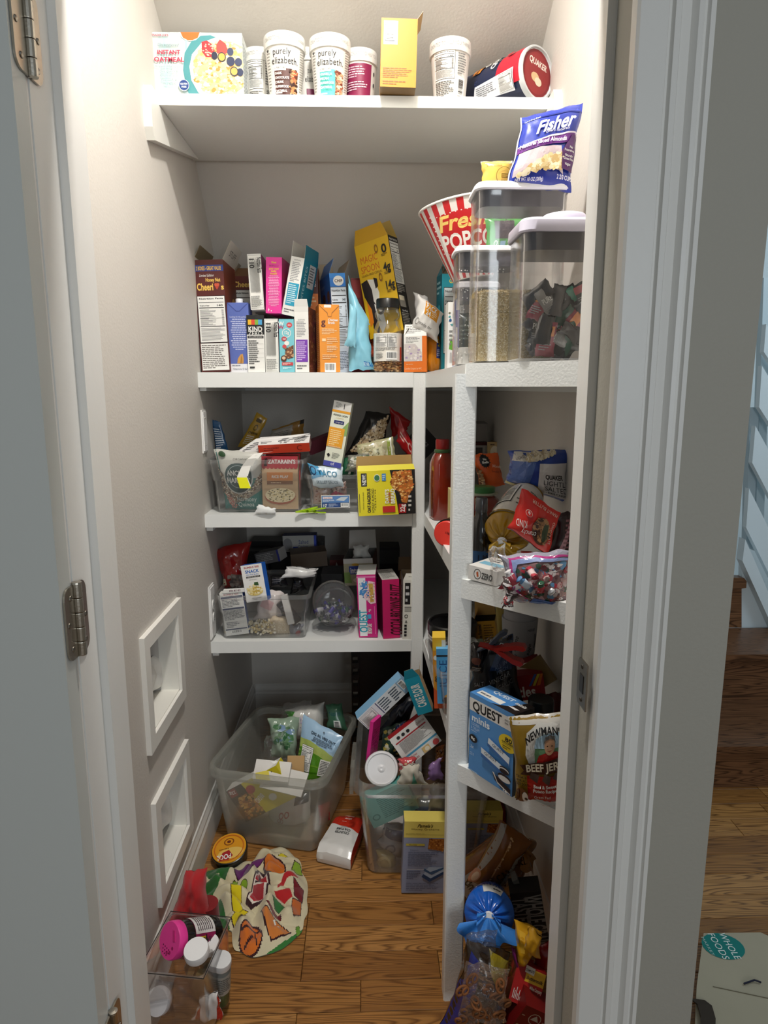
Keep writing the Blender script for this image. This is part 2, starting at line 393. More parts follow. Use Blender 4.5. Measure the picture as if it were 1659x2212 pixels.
def pillow_fn(q, t, seed, wr=.003, pw=2.4, fold=0, sag=0):
    """q: four corners BL BR TR TL in local (x,z); returns front(u,v,off) and back(u,v)"""
    so = Vector((seed*7.13, seed*3.1, 0))
    def P(u, v):
        a = Vector(q[0]).lerp(Vector(q[1]), u); b = Vector(q[3]).lerp(Vector(q[2]), u); r = a.lerp(b, v)
        if wr > 0:
            k = min(wr, .008)*.35+.0006; e = max(abs(2*u-1), abs(2*v-1))**4
            r = r+Vector((noise.noise(Vector((v*4.3, 1.7, 0))+so), noise.noise(Vector((u*4.3, 8.1, 0))+so)))*k*2.2*e
            r.x += -(2*u-1)*t*.10*math.sin(math.pi*min(max(v, 0), 1))*(1 if pw < 5 else 0)
        return r
    def th(u, v): 
        u = min(max(u, 0), 1); v = min(max(v, 0), 1); c = (1-sag)+sag*2*(1-v)
        return max(0, (1-abs(2*u-1)**pw))**.55*max(0, (1-abs(2*v-1)**(pw*1.3)))**.6*min(c, 1.25)
    def nz(p, v, u):
        e = .35+.65*th(u, v)
        return wr*(noise.noise(Vector((p.x*28, p.y*18, 0))+so)+.6*noise.noise(Vector((p.x*60, p.y*35, 3))+so))*e+fold*(1-th(u, v))*math.sin(p.x*150+seed)*.4
    def front(u, v, off=0):
        p = P(u, v); return Vector((p.x, t/2-t/2*th(u, v)-nz(p, v, u)-off-.0004, p.y))
    def back(u, v):
        p = P(u, v); return Vector((p.x, t/2+t/2*th(u, v)+.0004+(nz(p, v, u+.5) if 0 < th(u, v) else 0), p.y))
    return front, back
def bag(name, label, px, Y, t, col, art=(), yaw=0, pitch=0, snap=None, group=None, cat='bag', m=None, seed=1, wr=.003, nu=22, nv=26, pw=2.4, fold=.0, back=None, sag=0, shift=0):
    """px: BL BR TR TL picture points of a soft pouch"""
    M, w_, h = frame(px[0], px[1], px[3], Y, yaw, pitch, snap); o0 = at(px[0], Y=Y); n = Vector((math.sin(R(yaw))*math.cos(R(pitch)), -math.cos(R(yaw))*math.cos(R(pitch)), math.sin(R(pitch))))
    M2 = M.copy(); M2.translation = (o0+on_plane(px[1], o0, n))/2; Mi = M2.inverted()
    q = [(Mi @ on_plane(p, o0, n)) for p in px]; q = [(p.x, p.z) for p in q]
    fr, bk = pillow_fn(q, t, seed, wr, pw, fold, sag); mb = MB()
    mb.grid(fr, nu, nv, col); mb.grid(bk, nu, nv, back or col, flip=True)
    sf = Surf(fr, (Vector(q[1])-Vector(q[0])).length, (Vector(q[3])-Vector(q[0])).length, True)
    if art: draw(mb, sf, art, seed)
    if shift: M = M @ Matrix.Translation((0, shift, 0))
    ob = obj(name, mb, m or FILM, smooth='all', label=label, cat=cat, group=group); ob.matrix_world = M; return ob
def lathe_surf(prof, a0, a1, z0, z1):
    """print area on a turned body; angle 0 faces -y, positive to the right"""
    def rr(z):
        for (r0, y0), (r1, y1) in zip(prof, prof[1:]):
            if y0 <= z <= y1 and y1 > y0: return r0+(r1-r0)*(z-y0)/(y1-y0)
        return prof[-1][0] if z > prof[-1][1] else prof[0][0]
    rm = rr((z0+z1)/2)
    def fn(u, v, off):
        a = R(a0+(a1-a0)*u); z = z0+(z1-z0)*v; r = rr(z)+off; return Vector((r*math.sin(a), -r*math.cos(a), z))
    return Surf(fn, rm*R(a1-a0), z1-z0, True)
def shell(mb, lv, t, col='#ffffff', n=6):
    """open tub with inner and outer wall"""
    inn = [(l[0]+(t if i == 0 else 0), l[1]-t, l[2]-t, max(l[3]-t, .001)) for i, l in enumerate(lv)]
    mb.loft(lv+inn[::-1], col, n, True, True); return mb
def T(x, y, z, rz=0, rx=0, ry=0, s=1):
    return Matrix.Translation((x, y, z)) @ Matrix.Rotation(R(rz), 4, 'Z') @ Matrix.Rotation(R(rx), 4, 'X') @ Matrix.Rotation(R(ry), 4, 'Y') @ Matrix.Scale(s, 4)
def copies(src, mats, label=None, group=None):
    for M in mats:
        r = src.copy(); COL.objects.link(r); r.matrix_world = M
        if label: r['label'] = label
        if group: r['group'] = group
        for ch in list(src.children):
            c = ch.copy(); COL.objects.link(c); c.parent = r
# ================================================================ THE ROOM
XL, XR = -0.52, 0.47
WALLC, TRIMC = '#cfcac3', '#e4e3df'
DOORC = '#cdd0cc'
ZT, Z2, Z3, Z4 = 2.156, 1.500, 1.053, 0.623       # shelf tops
SLOPE = [(2.86, 0.0), (2.86, 1.43), (2.19, 2.185), (1.80, 2.44), (1.35, 2.78)]
VENTS = [(1.465, 1.775, .600, .890), (1.467, 1.772, .190, .472)]
# left wall built round the two square openings
mb = MB()
def wl(y0, z0, y1, z1): mb.box(XL-.09, y0, z0, XL, y1, z1, WALLC)
f_ = .036
vy0, vy1 = 1.465+f_, 1.775-f_
wl(1.04, 0, vy0, 2.85); wl(vy1, 0, 2.92, 2.85); wl(vy0, .89-f_, vy1, 2.85); wl(vy0, .472-f_, vy1, .60+f_); wl(vy0, 0, vy1, .19+f_)
struct('wall_left', mb, WALLM)
mb = MB()
pts = SLOPE; n = len(pts)
for i in range(n-1):
    (y0, z0), (y1, z1) = pts[i], pts[i+1]
    mb.add([(XL-.05, y0, z0), (XR+.02, y0, z0), (XR+.02, y1, z1), (XL-.05, y1, z1)], [(0, 1, 2, 3)], WALLC)
    mb.add([(XL-.05, y0+.05, z0), (XR+.02, y0+.05, z0), (XR+.02, y1+.05, z1+.04), (XL-.05, y1+.05, z1+.04)], [(3, 2, 1, 0)], WALLC)
struct('wall_back', mb, WALLM)
mb = MB(); mb.box(XR, 1.0, 0, .523, 2.92, 2.85, WALLC); mb.box(.335, .912, 0, .523, 1.02, 2.85, '#a9a69c'); struct('wall_right', mb, WALLM)  # hall end is the same paint, its shade put into a darker colour
mb = MB(); mb.box(XL-.09, 1.0, 2.78, .523, 1.42, 2.84, '#e6e3dc'); struct('ceiling', mb, WALLM)
# front wall: beside and above the opening
mb = MB(); mb.box(-2.2, .925, 0, -.435, 1.04, 2.85, DOORC); mb.box(-.435, .925, 2.10, .335, 1.0, 2.85, DOORC)
struct('wall_front', mb, WALLM)
# left jamb with door stop
mb = MB(); mb.prism([(-.436, .918), (-.412, .918), (-.412, .985), (-.4, .985), (-.4, 1.028), (-.403, 1.031), (-.403, 1.062), (-.436, 1.062)], 0, 2.10, TRIMC, 'z')
mb.box(-.522, 1.052, 0, -.405, 1.064, 2.85, TRIMC)
struct('trim_1', mb, TRIM)
# right jamb with stop, groove lines
mb = MB(); mb.prism([(.352, .915), (.336, .915), (.336, .985), (.322, .985), (.322, 1.035), (.352, 1.035)], 0, 2.10, TRIMC, 'z')
struct('trim_2', mb, TRIM)
# right casing: stepped profile facing the hall
prof = [(.329, .9149), (.329, .897), (.332, .893), (.366, .892), (.368, .896), (.371, .896), (.373, .889), (.380, .889), (.384, .897), (.396, .898), (.401, .888), (.407, .887), (.409, .891), (.412, .891), (.414, .885), (.420, .885), (.421, .9119), (.3349, .9119), (.3349, .9149)]
mb = MB(); mb.prism(prof, 0, 2.2, TRIMC, 'z'); struct('trim_3', mb, TRIM)
mb = MB(); mb.box(-.6, .885, 2.10, .43, .925, 2.19, TRIMC); mb.box(-.436, .918, 2.08, .352, 1.03, 2.10, TRIMC); struct('trim_4', mb, TRIM)
# the open door, folded back flat against the wall
mb = MB(); mb.prism([(-1.12, .874), (-.4115, .874), (-.4115, .908), (-.416, .911), (-1.12, .911)], .012, 2.07, DOORC, 'z')
door = struct('door_1', mb, TRIM)
mb = MB(); mb.box(-.4185, .9115, .012, -.4135, .9165, 2.07, TRIMC); obj('edge_bead', mb, TRIM, door)
def hinge(zc, label):
    hz = .052; o = empty('door_hinge', T(-.4095, .9145, zc), label=label, cat='hinge')
    for nm, s_ in (('jamb_leaf', 1), ('door_leaf', -1)):
        mb = MB(); a = [(0, -hz)]
        for i in range(7): q = R(-90+15*i); a.append((.018+.014*math.cos(q), -hz+.016+.016*math.sin(q)))
        a += [(p[0], -p[1]) for p in a[::-1]]; a = [(p[0]*s_*1.02+s_*.002, p[1]) for p in a]
        mb.prism(a, -.0015, .0015, '#b8b2a6', 'x'); lf = obj(nm, mb, METAL, o)
        for zz, yy in ((-.036, .021), (0, .027), (.036, .017)):
            sb = MB(); sb.lathe([(.0042, 0), (.0036, .0012), (.0012, .0004)], '#8a857c', 10); obj('screw', sb, METAL, lf, T(.0015, s_*yy, zz) @ Matrix.Rotation(R(90), 4, 'Y'))
    for i in range(5):
        mb = MB(); mb.lathe([(.0062, -hz+.0212*i), (.0066, -hz+.0212*i+.001), (.0066, -hz+.0212*i+.0192), (.0062, -hz+.0212*i+.0202)], '#b8b2a6', 14); obj('knuckle', mb, METAL, o, T(.004, 0, 0))
    mb = MB(); mb.lathe([(.004, hz), (.0072, hz+.001), (.007, hz+.003), (.002, hz+.004)], '#b8b2a6', 14); obj('pin_cap', mb, METAL, o, T(.004, 0, 0))
hinge(at((98, 90), Y=.915).z+.012, 'brass-toned door hinge at the top of the left jamb')
hinge(at((190, 1338), Y=.915).z, 'dark nickel door hinge halfway down the left jamb, above the square openings')
hinge(at((285, 2245), Y=.915).z, 'lowest door hinge on the left jamb, only its tip showing')
# strike plate
c = at((1259, 1476), X=.3215); mb = MB(); q = [(-.02, -.036), (.014, -.036), (.02, -.028), (.02, .028), (.014, .036), (-.02, .036)]
mb.prism([(p[0]+c.y, p[1]+c.z) for p in q], .3195, .322, '#8f8a80', 'x'); sp = obj('strike_plate', mb, METAL, label='nickel strike plate screwed to the right door jamb', cat='strike plate')
mb = MB(); mb.box(.3188, c.y-.008, c.z-.014, .3196, c.y+.008, c.z+.014, '#1c1b1a'); obj('latch_hole', mb, PLAST, sp)
for dz in (-.026, .026):
    mb = MB(); mb.lathe([(.0035, 0), (.003, .001), (.001, .0003)], '#555049', 10); obj('screw', mb, METAL, sp, T(.3195, c.y, c.z+dz) @ Matrix.Rotation(R(-90), 4, 'Y'))
# baseboards
def base_prof(s_=1): return [(0, 0), (.014, 0), (.014, .095), (.010, .103), (.010, .112), (.005, .128), (.004, .136), (0, .138)]
mb = MB(); mb.prism([(XL+p[0], p[1]) for p in base_prof()], 1.05, 2.86, TRIMC, 'y'); struct('baseboard_left', mb, TRIM)
mb = MB(); mb.prism([(2.86-p[0], p[1]) for p in base_prof()], XL+.014, XR, TRIMC, 'x'); struct('baseboard_back', mb, TRIM)
mb = MB(); mb.prism([(XR-p[0], p[1]) for p in base_prof()], 1.02, 2.86, TRIMC, 'y'); struct('baseboard_right', mb, TRIM)
# the two square wall openings
for k, (y0, y1, z0, z1) in enumerate(VENTS):
    M = T(XL, (y0+y1)/2, (z0+z1)/2); hw, hh = (y1-y0)/2, (z1-z0)/2
    o = empty('wall_opening_frame', M, label='upper square white frame round an opening in the left wall' if k == 0 else 'lower square white frame round an opening in the left wall', cat='frame')
    for a in ((-hw, -hh, hw, -hh+f_), (-hw, hh-f_, hw, hh), (-hw, -hh+f_, -hw+f_, hh-f_), (hw-f_, -hh+f_, hw, hh-f_)):
        mb = MB(); mb.prism([(a[0], a[1]), (a[2], a[1]), (a[2], a[3]), (a[0], a[3])], 0, .012, '#eceae4', 'x'); obj('frame_board', mb, TRIM, o)
    i0, i1, j0, j1 = -hw+f_, hw-f_, -hh+f_, hh-f_
    mb = MB()
    for a in ((i0, j0-.004, i1, j0+.004), (i0, j1-.004, i1, j1+.004), (i0-.004, j0, i0+.004, j1), (i1-.004, j0, i1+.004, j1)): mb.box(-.045, a[0], a[1], .004, a[2], a[3], '#e9e7df')
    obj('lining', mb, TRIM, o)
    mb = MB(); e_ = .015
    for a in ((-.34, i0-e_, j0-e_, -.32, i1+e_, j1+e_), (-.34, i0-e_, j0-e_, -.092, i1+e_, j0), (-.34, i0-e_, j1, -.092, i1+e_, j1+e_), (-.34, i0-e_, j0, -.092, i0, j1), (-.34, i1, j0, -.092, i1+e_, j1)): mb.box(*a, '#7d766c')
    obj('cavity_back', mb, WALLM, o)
    # crumpled paper lying in the opening
    fr, bk = pillow_fn([(-.09, 0), (.09, 0), (.07, .10), (-.055, .085)], .05, 3+k, .02, 2)
    mb = MB(); mb.grid(fr, 14, 10, '#efece6'); mb.grid(bk, 14, 10, '#e6e2da', flip=True)
    p = obj('crumpled_paper', mb, MATTE, smooth='all', label='crumpled white tissue lying in the %s square wall opening' % ('upper', 'lower')[k], cat='paper')
    tv = at(((340, 1492), (352, 1800))[k], X=XL-.045); p.matrix_world = T(XL-.045, tv.y, z0+f_+.006, 72)
# switch plate and outlet plate on the left wall
def plate(px, label, sockets):
    a, b = at(px[0], X=XL), at(px[1], X=XL); c = (a+b)/2; hy, hz = abs(b.y-a.y)/2, abs(b.z-a.z)/2
    mb = MB(); mb.prism([(-hy, -hz), (hy, -hz), (hy, hz), (-hy, hz)], 0, .004, '#f1f0ee', 'x'); mb.prism([(-hy+.006, -hz+.006), (hy-.006, -hz+.006), (hy-.006, hz-.006), (-hy+.006, hz-.006)], .004, .007, '#f1f0ee', 'x')
    o = obj('outlet_cover' if sockets else 'blank_cover', mb, PLAST, label=label, cat='wall plate'); o.matrix_world = T(XL, c.y, c.z)
    if sockets:
        for s_ in (-1, 1):
            sb = MB(); pr = [(.013*math.cos(R(a_)), .017*math.sin(R(a_))) for a_ in range(0, 360, 24)]; sb.prism(pr, .007, .0095, '#e6e5e2', 'x')
            for yy in (-.005, .005): sb.box(.0094, yy-.001, -.002, .0098, yy+.001, .007, '#333333')
            sb.box(.0094, -.002, -.011, .0098, .002, -.007, '#333333'); obj('socket', sb, PLAST, o, T(0, 0, s_*.022))
    for zz in ((0,) if sockets else (-hz*.62, hz*.62)):
        sb = MB(); sb.lathe([(.003, 0), (.0026, .001), (.001, .0003)], '#9a978f', 8); obj('screw', sb, METAL, o, T(.007, 0, zz) @ Matrix.Rotation(R(90), 4, 'Y'))
plate(((433, 886), (446, 976)), 'blank white cover plate on the left wall beside the third shelf from the top', False)
plate(((449, 1270), (464, 1367)), 'white double outlet plate on the left wall beside the shelf with the tuna boxes', True)

# ---------------------------------------------------------------- shelves
SHC = '#eceeec'
P1 = (.147, 2.13, .187, 2.17); P2 = (.179, 1.372, .224, 1.412)     # the two posts (x0,y0,x1,y1)
DG0, DG1 = Vector((.20, 1.375)), Vector((.47, 1.115))               # slanted front of the right-hand shelves
def shelf(z, label, th, frame_h):
    root = empty('pantry_shelf', T(0, 2.15, z), label=label, cat='shelf'); off = Vector((0, -2.15, -z))
    def add(nm, pts, z0, z1, m=TRIM, c=SHC):
        b = MB(); b.prism([(p[0], p[1]-2.15) for p in pts], z0-z, z1-z, c, 'z'); return obj(nm, b, m, root)
    add('board', [(XL, 2.15), (XR, 2.15), (XR, 2.86), (XL, 2.86)], z-.019, z-.0005)
    add('return_board', [(.210, 1.385), (DG1.x, DG1.y+.004), (XR, 2.15), (.19, 2.15)], z-.019, z-.0005)
    add('front_board', [(XL, 2.13), (.147, 2.13), (.147, 2.15), (XL, 2.15)], z-frame_h, z)
    add('front_board', [(.187, 2.14), (.205, 1.41), (.215, 1.41), (.197, 2.14)], z-frame_h, z)
    n = Vector((DG1.y-DG0.y, -(DG1.x-DG0.x))).normalized()*.016; a = DG0+Vector((.004, 0))
    add('front_board', [tuple(a+n*.3), tuple(DG1+n*.3), tuple(DG1-n), tuple(a-n)], z-frame_h, z, ROLLED)
    add('cleat', [(XL, 2.15), (XL+.02, 2.15), (XL+.02, 2.84), (XL, 2.84)], z-.019-.038, z-.019)
    add('cleat', [(XL+.02, 2.84), (XR, 2.84), (XR, 2.858), (XL+.02, 2.858)], z-.019-.038, z-.019)
    add('cleat', [(XR-.02, 1.2), (XR, 1.18), (XR, 2.84), (XR-.02, 2.84)], z-.019-.038, z-.019)
    return root
shelf(Z2, 'white wrap-round shelf holding the cereal boxes and clear canisters', .019, .046)
shelf(Z3, 'white wrap-round shelf holding the clear bins and the bread-style bags', .019, .042)
shelf(Z4, 'lowest white wrap-round shelf, with the candy jar and the blue snack box', .019, .040)
# top shelf on slanted brackets
mb = MB(); mb.box(XL, 1.80, ZT-.0265, XR, 2.205, ZT, '#f0f0ec'); sh = obj('pantry_shelf', mb, TRIM, label='topmost white shelf under the sloping wall, with the cups and oat canister', cat='shelf')
for X0, X1, wh in ((XL, XL+.020, 'left'), (XR-.020, XR, 'right')):
    mb = MB(); mb.prism([(1.733, ZT-.03), (1.733, 2.058), (1.748, 2.033), (2.185, 2.127), (2.185, 2.129), (1.796, 2.128), (1.796, 2.15), (1.745, 2.152)], X0, X1, '#e8e7e1', 'x')
    obj('shelf_bracket', mb, TRIM, label='slanted white board bracing the %s end of the topmost shelf' % wh, cat='bracket')
# posts
def post(b, ztop, label, zb=0.0):
    mb = MB(); e = .003; x0, y0, x1, y1 = b
    mb.prism([(x0+e, y0), (x1-e, y0), (x1, y0+e), (x1, y1), (x0, y1), (x0, y0+e)], zb, ztop, SHC, 'z')
    return obj('support_post', mb, ROLLED, label=label, cat='post')
post(P1, Z2-.001, 'white square post at the inner corner of the shelves, farther from the door')
post(P2, Z2-.020, 'white square post standing nearer the door, by the blue snack box')
# ---------------------------------------------------------------- floor of single planks
def wood(name, cols, dark):
    m = bpy.data.materials.new(name); m.use_nodes = True; nt = m.node_tree; N = nt.nodes; L = nt.links; b = N['Principled BSDF']
    tc = N.new('ShaderNodeTexCoord'); oi = N.new('ShaderNodeObjectInfo')
    mp = N.new('ShaderNodeMapping'); mp.inputs['Scale'].default_value = (.62, 8.0, 8.0)
    ad = N.new('ShaderNodeVectorMath'); ad.operation = 'ADD'; sc = N.new('ShaderNodeVectorMath'); sc.operation = 'SCALE'; sc.inputs['Scale'].default_value = 1.0
    cmb = N.new('ShaderNodeCombineXYZ'); mu = N.new('ShaderNodeMath'); mu.operation = 'MULTIPLY'; mu.inputs[1].default_value = 37.0
    L.new(oi.outputs['Random'], mu.inputs[0]); L.new(mu.outputs[0], cmb.inputs[0]); L.new(mu.outputs[0], cmb.inputs[1])
    L.new(tc.outputs['Object'], mp.inputs[0]); L.new(mp.outputs[0], ad.inputs[0]); L.new(cmb.outputs[0], ad.inputs[1])
    n1 = N.new('ShaderNodeTexNoise'); n1.inputs['Scale'].default_value = 1.6; n1.inputs['Detail'].default_value = 2; n1.inputs['Distortion'].default_value = .25
    L.new(ad.outputs[0], n1.inputs['Vector'])
    rings = N.new('ShaderNodeMath'); rings.operation = 'MULTIPLY'; rings.inputs[1].default_value = 34; L.new(n1.outputs['Fac'], rings.inputs[0])
    fr = N.new('ShaderNodeMath'); fr.operation = 'FRACT'; L.new(rings.outputs[0], fr.inputs[0])
    r1 = N.new('ShaderNodeValToRGB'); e = r1.color_ramp.elements; e[0].position = 0; e[0].color = (1, 1, 1, 1); e[1].position = 1; e[1].color = (1, 1, 1, 1)
    x = e.new(.45); x.color = (.92, .92, .92, 1); x = e.new(.78); x.color = (.18, .18, .18, 1); x = e.new(.88); x.color = (.55, .55, .55, 1)
    L.new(fr.outputs[0], r1.inputs[0])
    mp2 = N.new('ShaderNodeMapping'); mp2.inputs['Scale'].default_value = (9, 330, 60); L.new(tc.outputs['Object'], mp2.inputs[0])
    n2 = N.new('ShaderNodeTexNoise'); n2.inputs['Scale'].default_value = 1; n2.inputs['Detail'].default_value = 3; L.new(mp2.outputs[0], n2.inputs['Vector'])
    r0 = N.new('ShaderNodeValToRGB'); e = r0.color_ramp.elements; e[0].color = C(cols[0]); e[1].color = C(cols[2]); x = e.new(.5); x.color = C(cols[1]); L.new(oi.outputs['Random'], r0.inputs[0])
    mx = N.new('ShaderNodeMix'); mx.data_type = 'RGBA'; mx.inputs['A'].default_value = C(dark); L.new(r1.outputs[0], mx.inputs['Factor']); L.new(r0.outputs[0], mx.inputs['B'])
    hs = N.new('ShaderNodeHueSaturation'); mr = N.new('ShaderNodeMapRange'); mr.inputs[3].default_value = .55; mr.inputs[4].default_value = 1.4
    L.new(n2.outputs['Fac'], mr.inputs[0]); L.new(mr.outputs[0], hs.inputs['Value']); L.new(mx.outputs['Result'], hs.inputs['Color']); L.new(hs.outputs[0], b.inputs['Base Color'])
    b.inputs['Roughness'].default_value = .34; b.inputs['Specular IOR Level'].default_value = .35
    bp = N.new('ShaderNodeBump'); bp.inputs['Strength'].default_value = .12; bp.inputs['Distance'].default_value = .001; L.new(r1.outputs[0], bp.inputs['Height']); L.new(bp.outputs[0], b.inputs['Normal'])
    return m
OAK = wood('oak_floor_planks', ('#8f6030', '#a5733c', '#bd8a50'), '#583414')
OAK2 = wood('stair_oak', ('#6f4c33', '#7a553a', '#80593c'), '#2e1b10')
mb = MB(); mb.box(-2.6, -3.2, -.05, 3.0, 3.4, -.012, '#2c1a0e'); floor = struct('floor', mb, MATTE)
PW = .0862; pm = {}
def plank(x0, x1, y):
    ln = round(x1-x0, 2)
    if ln not in pm:
        b = MB(); a, w_ = ln/2-.0006, PW/2-.0006; e = .0012
        b.add([(-a, -w_, -.013), (a, -w_, -.013), (a, w_, -.013), (-a, w_, -.013), (-a, -w_, -e), (a, -w_, -e), (a, w_, -e), (-a, w_, -e), (-a+e, -w_+e, 0), (a-e, -w_+e, 0), (a-e, w_-e, 0), (-a+e, w_-e, 0)],
              [(0, 1, 5, 4), (1, 2, 6, 5), (2, 3, 7, 6), (3, 0, 4, 7), (4, 5, 9, 8), (5, 6, 10, 9), (6, 7, 11, 10), (7, 4, 8, 11), (8, 9, 10, 11)], '#a06c36'); pm[ln] = b.mesh('plank', OAK)
    o = link(bpy.data.objects.new('plank', pm[ln])); o.parent = floor; o.location = (x0+ln/2, y+PW/2, 0)
rp = random.Random(11); y = .8338; row = 0
while y < 2.86:
    segs = [(-.52, .47)] if y > 1.04 else [(-.41, .33)]
    if y < 2.25: segs.append((.54, 2.0))
    for a, b in segs:
        x = a
        while x < b-.01:
            l = rp.choice((.35, .5, .7, .9)); l = min(l, b-x)
            if b-(x+l) < .12: l = b-x
            l = round(l, 2)
            if l < .02: break
            plank(x, x+l, y); x += l
    y += PW; row += 1
mb = MB(); mb.box(-2.6, -3.2, -.03, 3.0, .833, 0, '#8a6844'); struct('floor_hall', mb, KRAFT, floor)
# ---------------------------------------------------------------- staircase beyond the wall
yr1 = at((1600, 1700), Z=0).y; z1 = at((1600, 1605), Y=yr1).z
yr2 = at((1600, 1512), Z=z1).y; z2 = at((1600, 1409), Y=yr2).z
st = empty('staircase', T(1.4, yr1, 0), label='brown oak staircase beyond the wall, two steps showing', cat='staircase')
o_ = Vector((-1.4, -yr1, 0))
def sbox(nm, x0, y0, z0, x1, y1, z1_, m=OAK2): b = MB(); b.box(x0-1.4, y0-yr1, z0, x1-1.4, y1-yr1, z1_, '#7a553a'); return obj(nm, b, m, st)
sbox('riser', .53, yr1, 0, 2.4, yr1+.02, z1-.025); sbox('tread', .53, yr1-.025, z1-.025, 2.4, yr2+.02, z1)
sbox('riser', .53, yr2, z1, 2.4, yr2+.02, z2-.025); sbox('tread', .53, yr2-.025, z2-.025, 2.4, yr2+.28, z2)
YB = yr2+.30
def quad(P, Yp, th, c): b = MB(); q = [at(p, Y=Yp) for p in P]; b.prism([(v.x-1.4, v.z) for v in q], Yp-yr1, Yp+th-yr1, c, 'y'); return b
obj('riser', quad([(1560, 1264), (1602, 1264), (1602, 1356), (1560, 1356)], YB-.01, .02, '#5b3b26'), OAK2, st)
obj('nosing', quad([(1560, 1247), (1608, 1249), (1613, 1256), (1612, 1270), (1600, 1272), (1560, 1272)], YB-.035, .05, '#6a482f'), OAK2, st)
RC = '#dfeaee'
obj('skirt_board', quad([(1603, 1262), (1604, 1212), (1700, 1480), (1700, 1440), (1598, 1356)][:0]+[(1599, 1356), (1604, 1200), (1720, 1470), (1720, 1438), (1659, 1396)], YB, .03, RC), TRIM, st)
rl = empty('stair_railing', T(1.4, yr1, 0), label='pale blue-white slatted stair railing seen past the wall edge', cat='railing')
def slat(P, nm='slat', dy=0, th=.03, c=RC):
    if nm != 'baluster': P = [P[0], P[1], tuple(P[1][i]+2.6*(P[2][i]-P[1][i]) for i in (0, 1)), tuple(P[0][i]+2.6*(P[3][i]-P[0][i]) for i in (0, 1))]
    obj(nm, quad(P, YB+dy, th, c), TRIM, rl)
slat([(1604, 1212), (1610, 1165), (1730, 1440), (1730, 1490)], 'bottom_rail', -.05, .05)
slat([(1612, 1140), (1618, 1055), (1730, 1280), (1730, 1380)], dy=-.02)
slat([(1625, 1000), (1632, 920), (1730, 1100), (1730, 1200)], dy=-.02)
slat([(1640, 880), (1646, 790), (1730, 930), (1730, 1020)], dy=-.02)
slat([(1650, 760), (1655, 700), (1730, 800), (1730, 880)], dy=-.02)
slat([(1612, 1186), (1626, 1186), (1640, 880), (1620, 880)], 'baluster', .04, .04, '#b9c9d0')
slat([(1630, 1190), (1648, 1190), (1668, 600), (1650, 600)], 'baluster', .06, .04, '#c4d4da')
mb = MB(); mb.box(.523, 3.72, 0, 3.0, 3.76, 3.2, '#e3f0f4'); struct('wall_stair', mb, WALLM)
mb = MB(); mb.box(2.95, -3.2, 0, 3.0, 3.76, 3.2, '#d5d9d8'); struct('wall_hall_right', mb, WALLM)
mb = MB(); mb.box(-2.6, -3.2, 0, -2.55, .95, 3.2, '#c9cfcf'); struct('wall_hall_left', mb, WALLM)
# paper shopping bag on the hall floor
P = [(1520, 2016), (1643, 2014), (1700, 2040), (1700, 2260), (1500, 2260), (1505, 2130)]
q = [at(p, Z=.03) for p in P]; mb = MB(); mb.prism([(v.x, v.y) for v in q][::-1], .002, .03, '#b3a992', 'z')
pb = obj('paper_shopping_bag', mb, KRAFT, label='flattened brown paper shopping bag with green round emblem on the hall floor', cat='bag')
o0 = at((1562, 2044), Z=.0305); b_ = MB()
ex = (at((1604, 2046), Z=.0305)-o0).length; sf = flat(o0+Vector((-.1, -.1, 0)), (1, 0, 0), (0, 1, 0), .2, .2)
draw(b_, sf, [('e', .5, .5, ex/.2*1.08, ex/.2*.86*1.0, '#1d7f78'), ('t', 'WHOLE', .59, .5, .09, '#e8efe9', dict(rot=-90, w=.42)), ('t', 'FOODS', .44, .5, .09, '#e8efe9', dict(rot=-90, w=.42)), ('t', 'MARKET', .30, .5, .035, '#bcd8d0', dict(rot=-90, w=.3))], step=.0004)
obj('emblem', b_, MATTE, pb)
b_ = MB(); a, c = at((1540, 2131), Z=.031), at((1700, 2165), Z=.031); b_.tube([a, c], .0008, '#6e6652', 4); obj('crease', b_, MATTE, pb)
b_ = MB(); b_.tube([at((1607, 2125), Z=.034), at((1630, 2117), Z=.036), at((1644, 2122), Z=.034)], .0022, '#14162e', 6); obj('twist_tie', b_, PLAST, label='short dark twist tie lying on the paper shopping bag', cat='twist tie')
mb = MB(); pp = [(1522, 2160), (1538, 2172), (1546, 2200), (1545, 2240)]; q = [at(a_, Z=.036) for a_ in pp]
for a_, b_ in zip(q, q[1:]): mb.add([a_, b_, b_+Vector((-.035, 0, .006)), a_+Vector((-.035, 0, .006)), a_-Vector((0, 0, .004)), b_-Vector((0, 0, .004)), b_+Vector((-.035, 0, .002)), a_+Vector((-.035, 0, .002))], [(0, 3, 2, 1), (4, 5, 6, 7), (0, 1, 5, 4), (3, 7, 6, 2)], '#3a3128')
obj('folded_opening', mb, MATTE, pb)
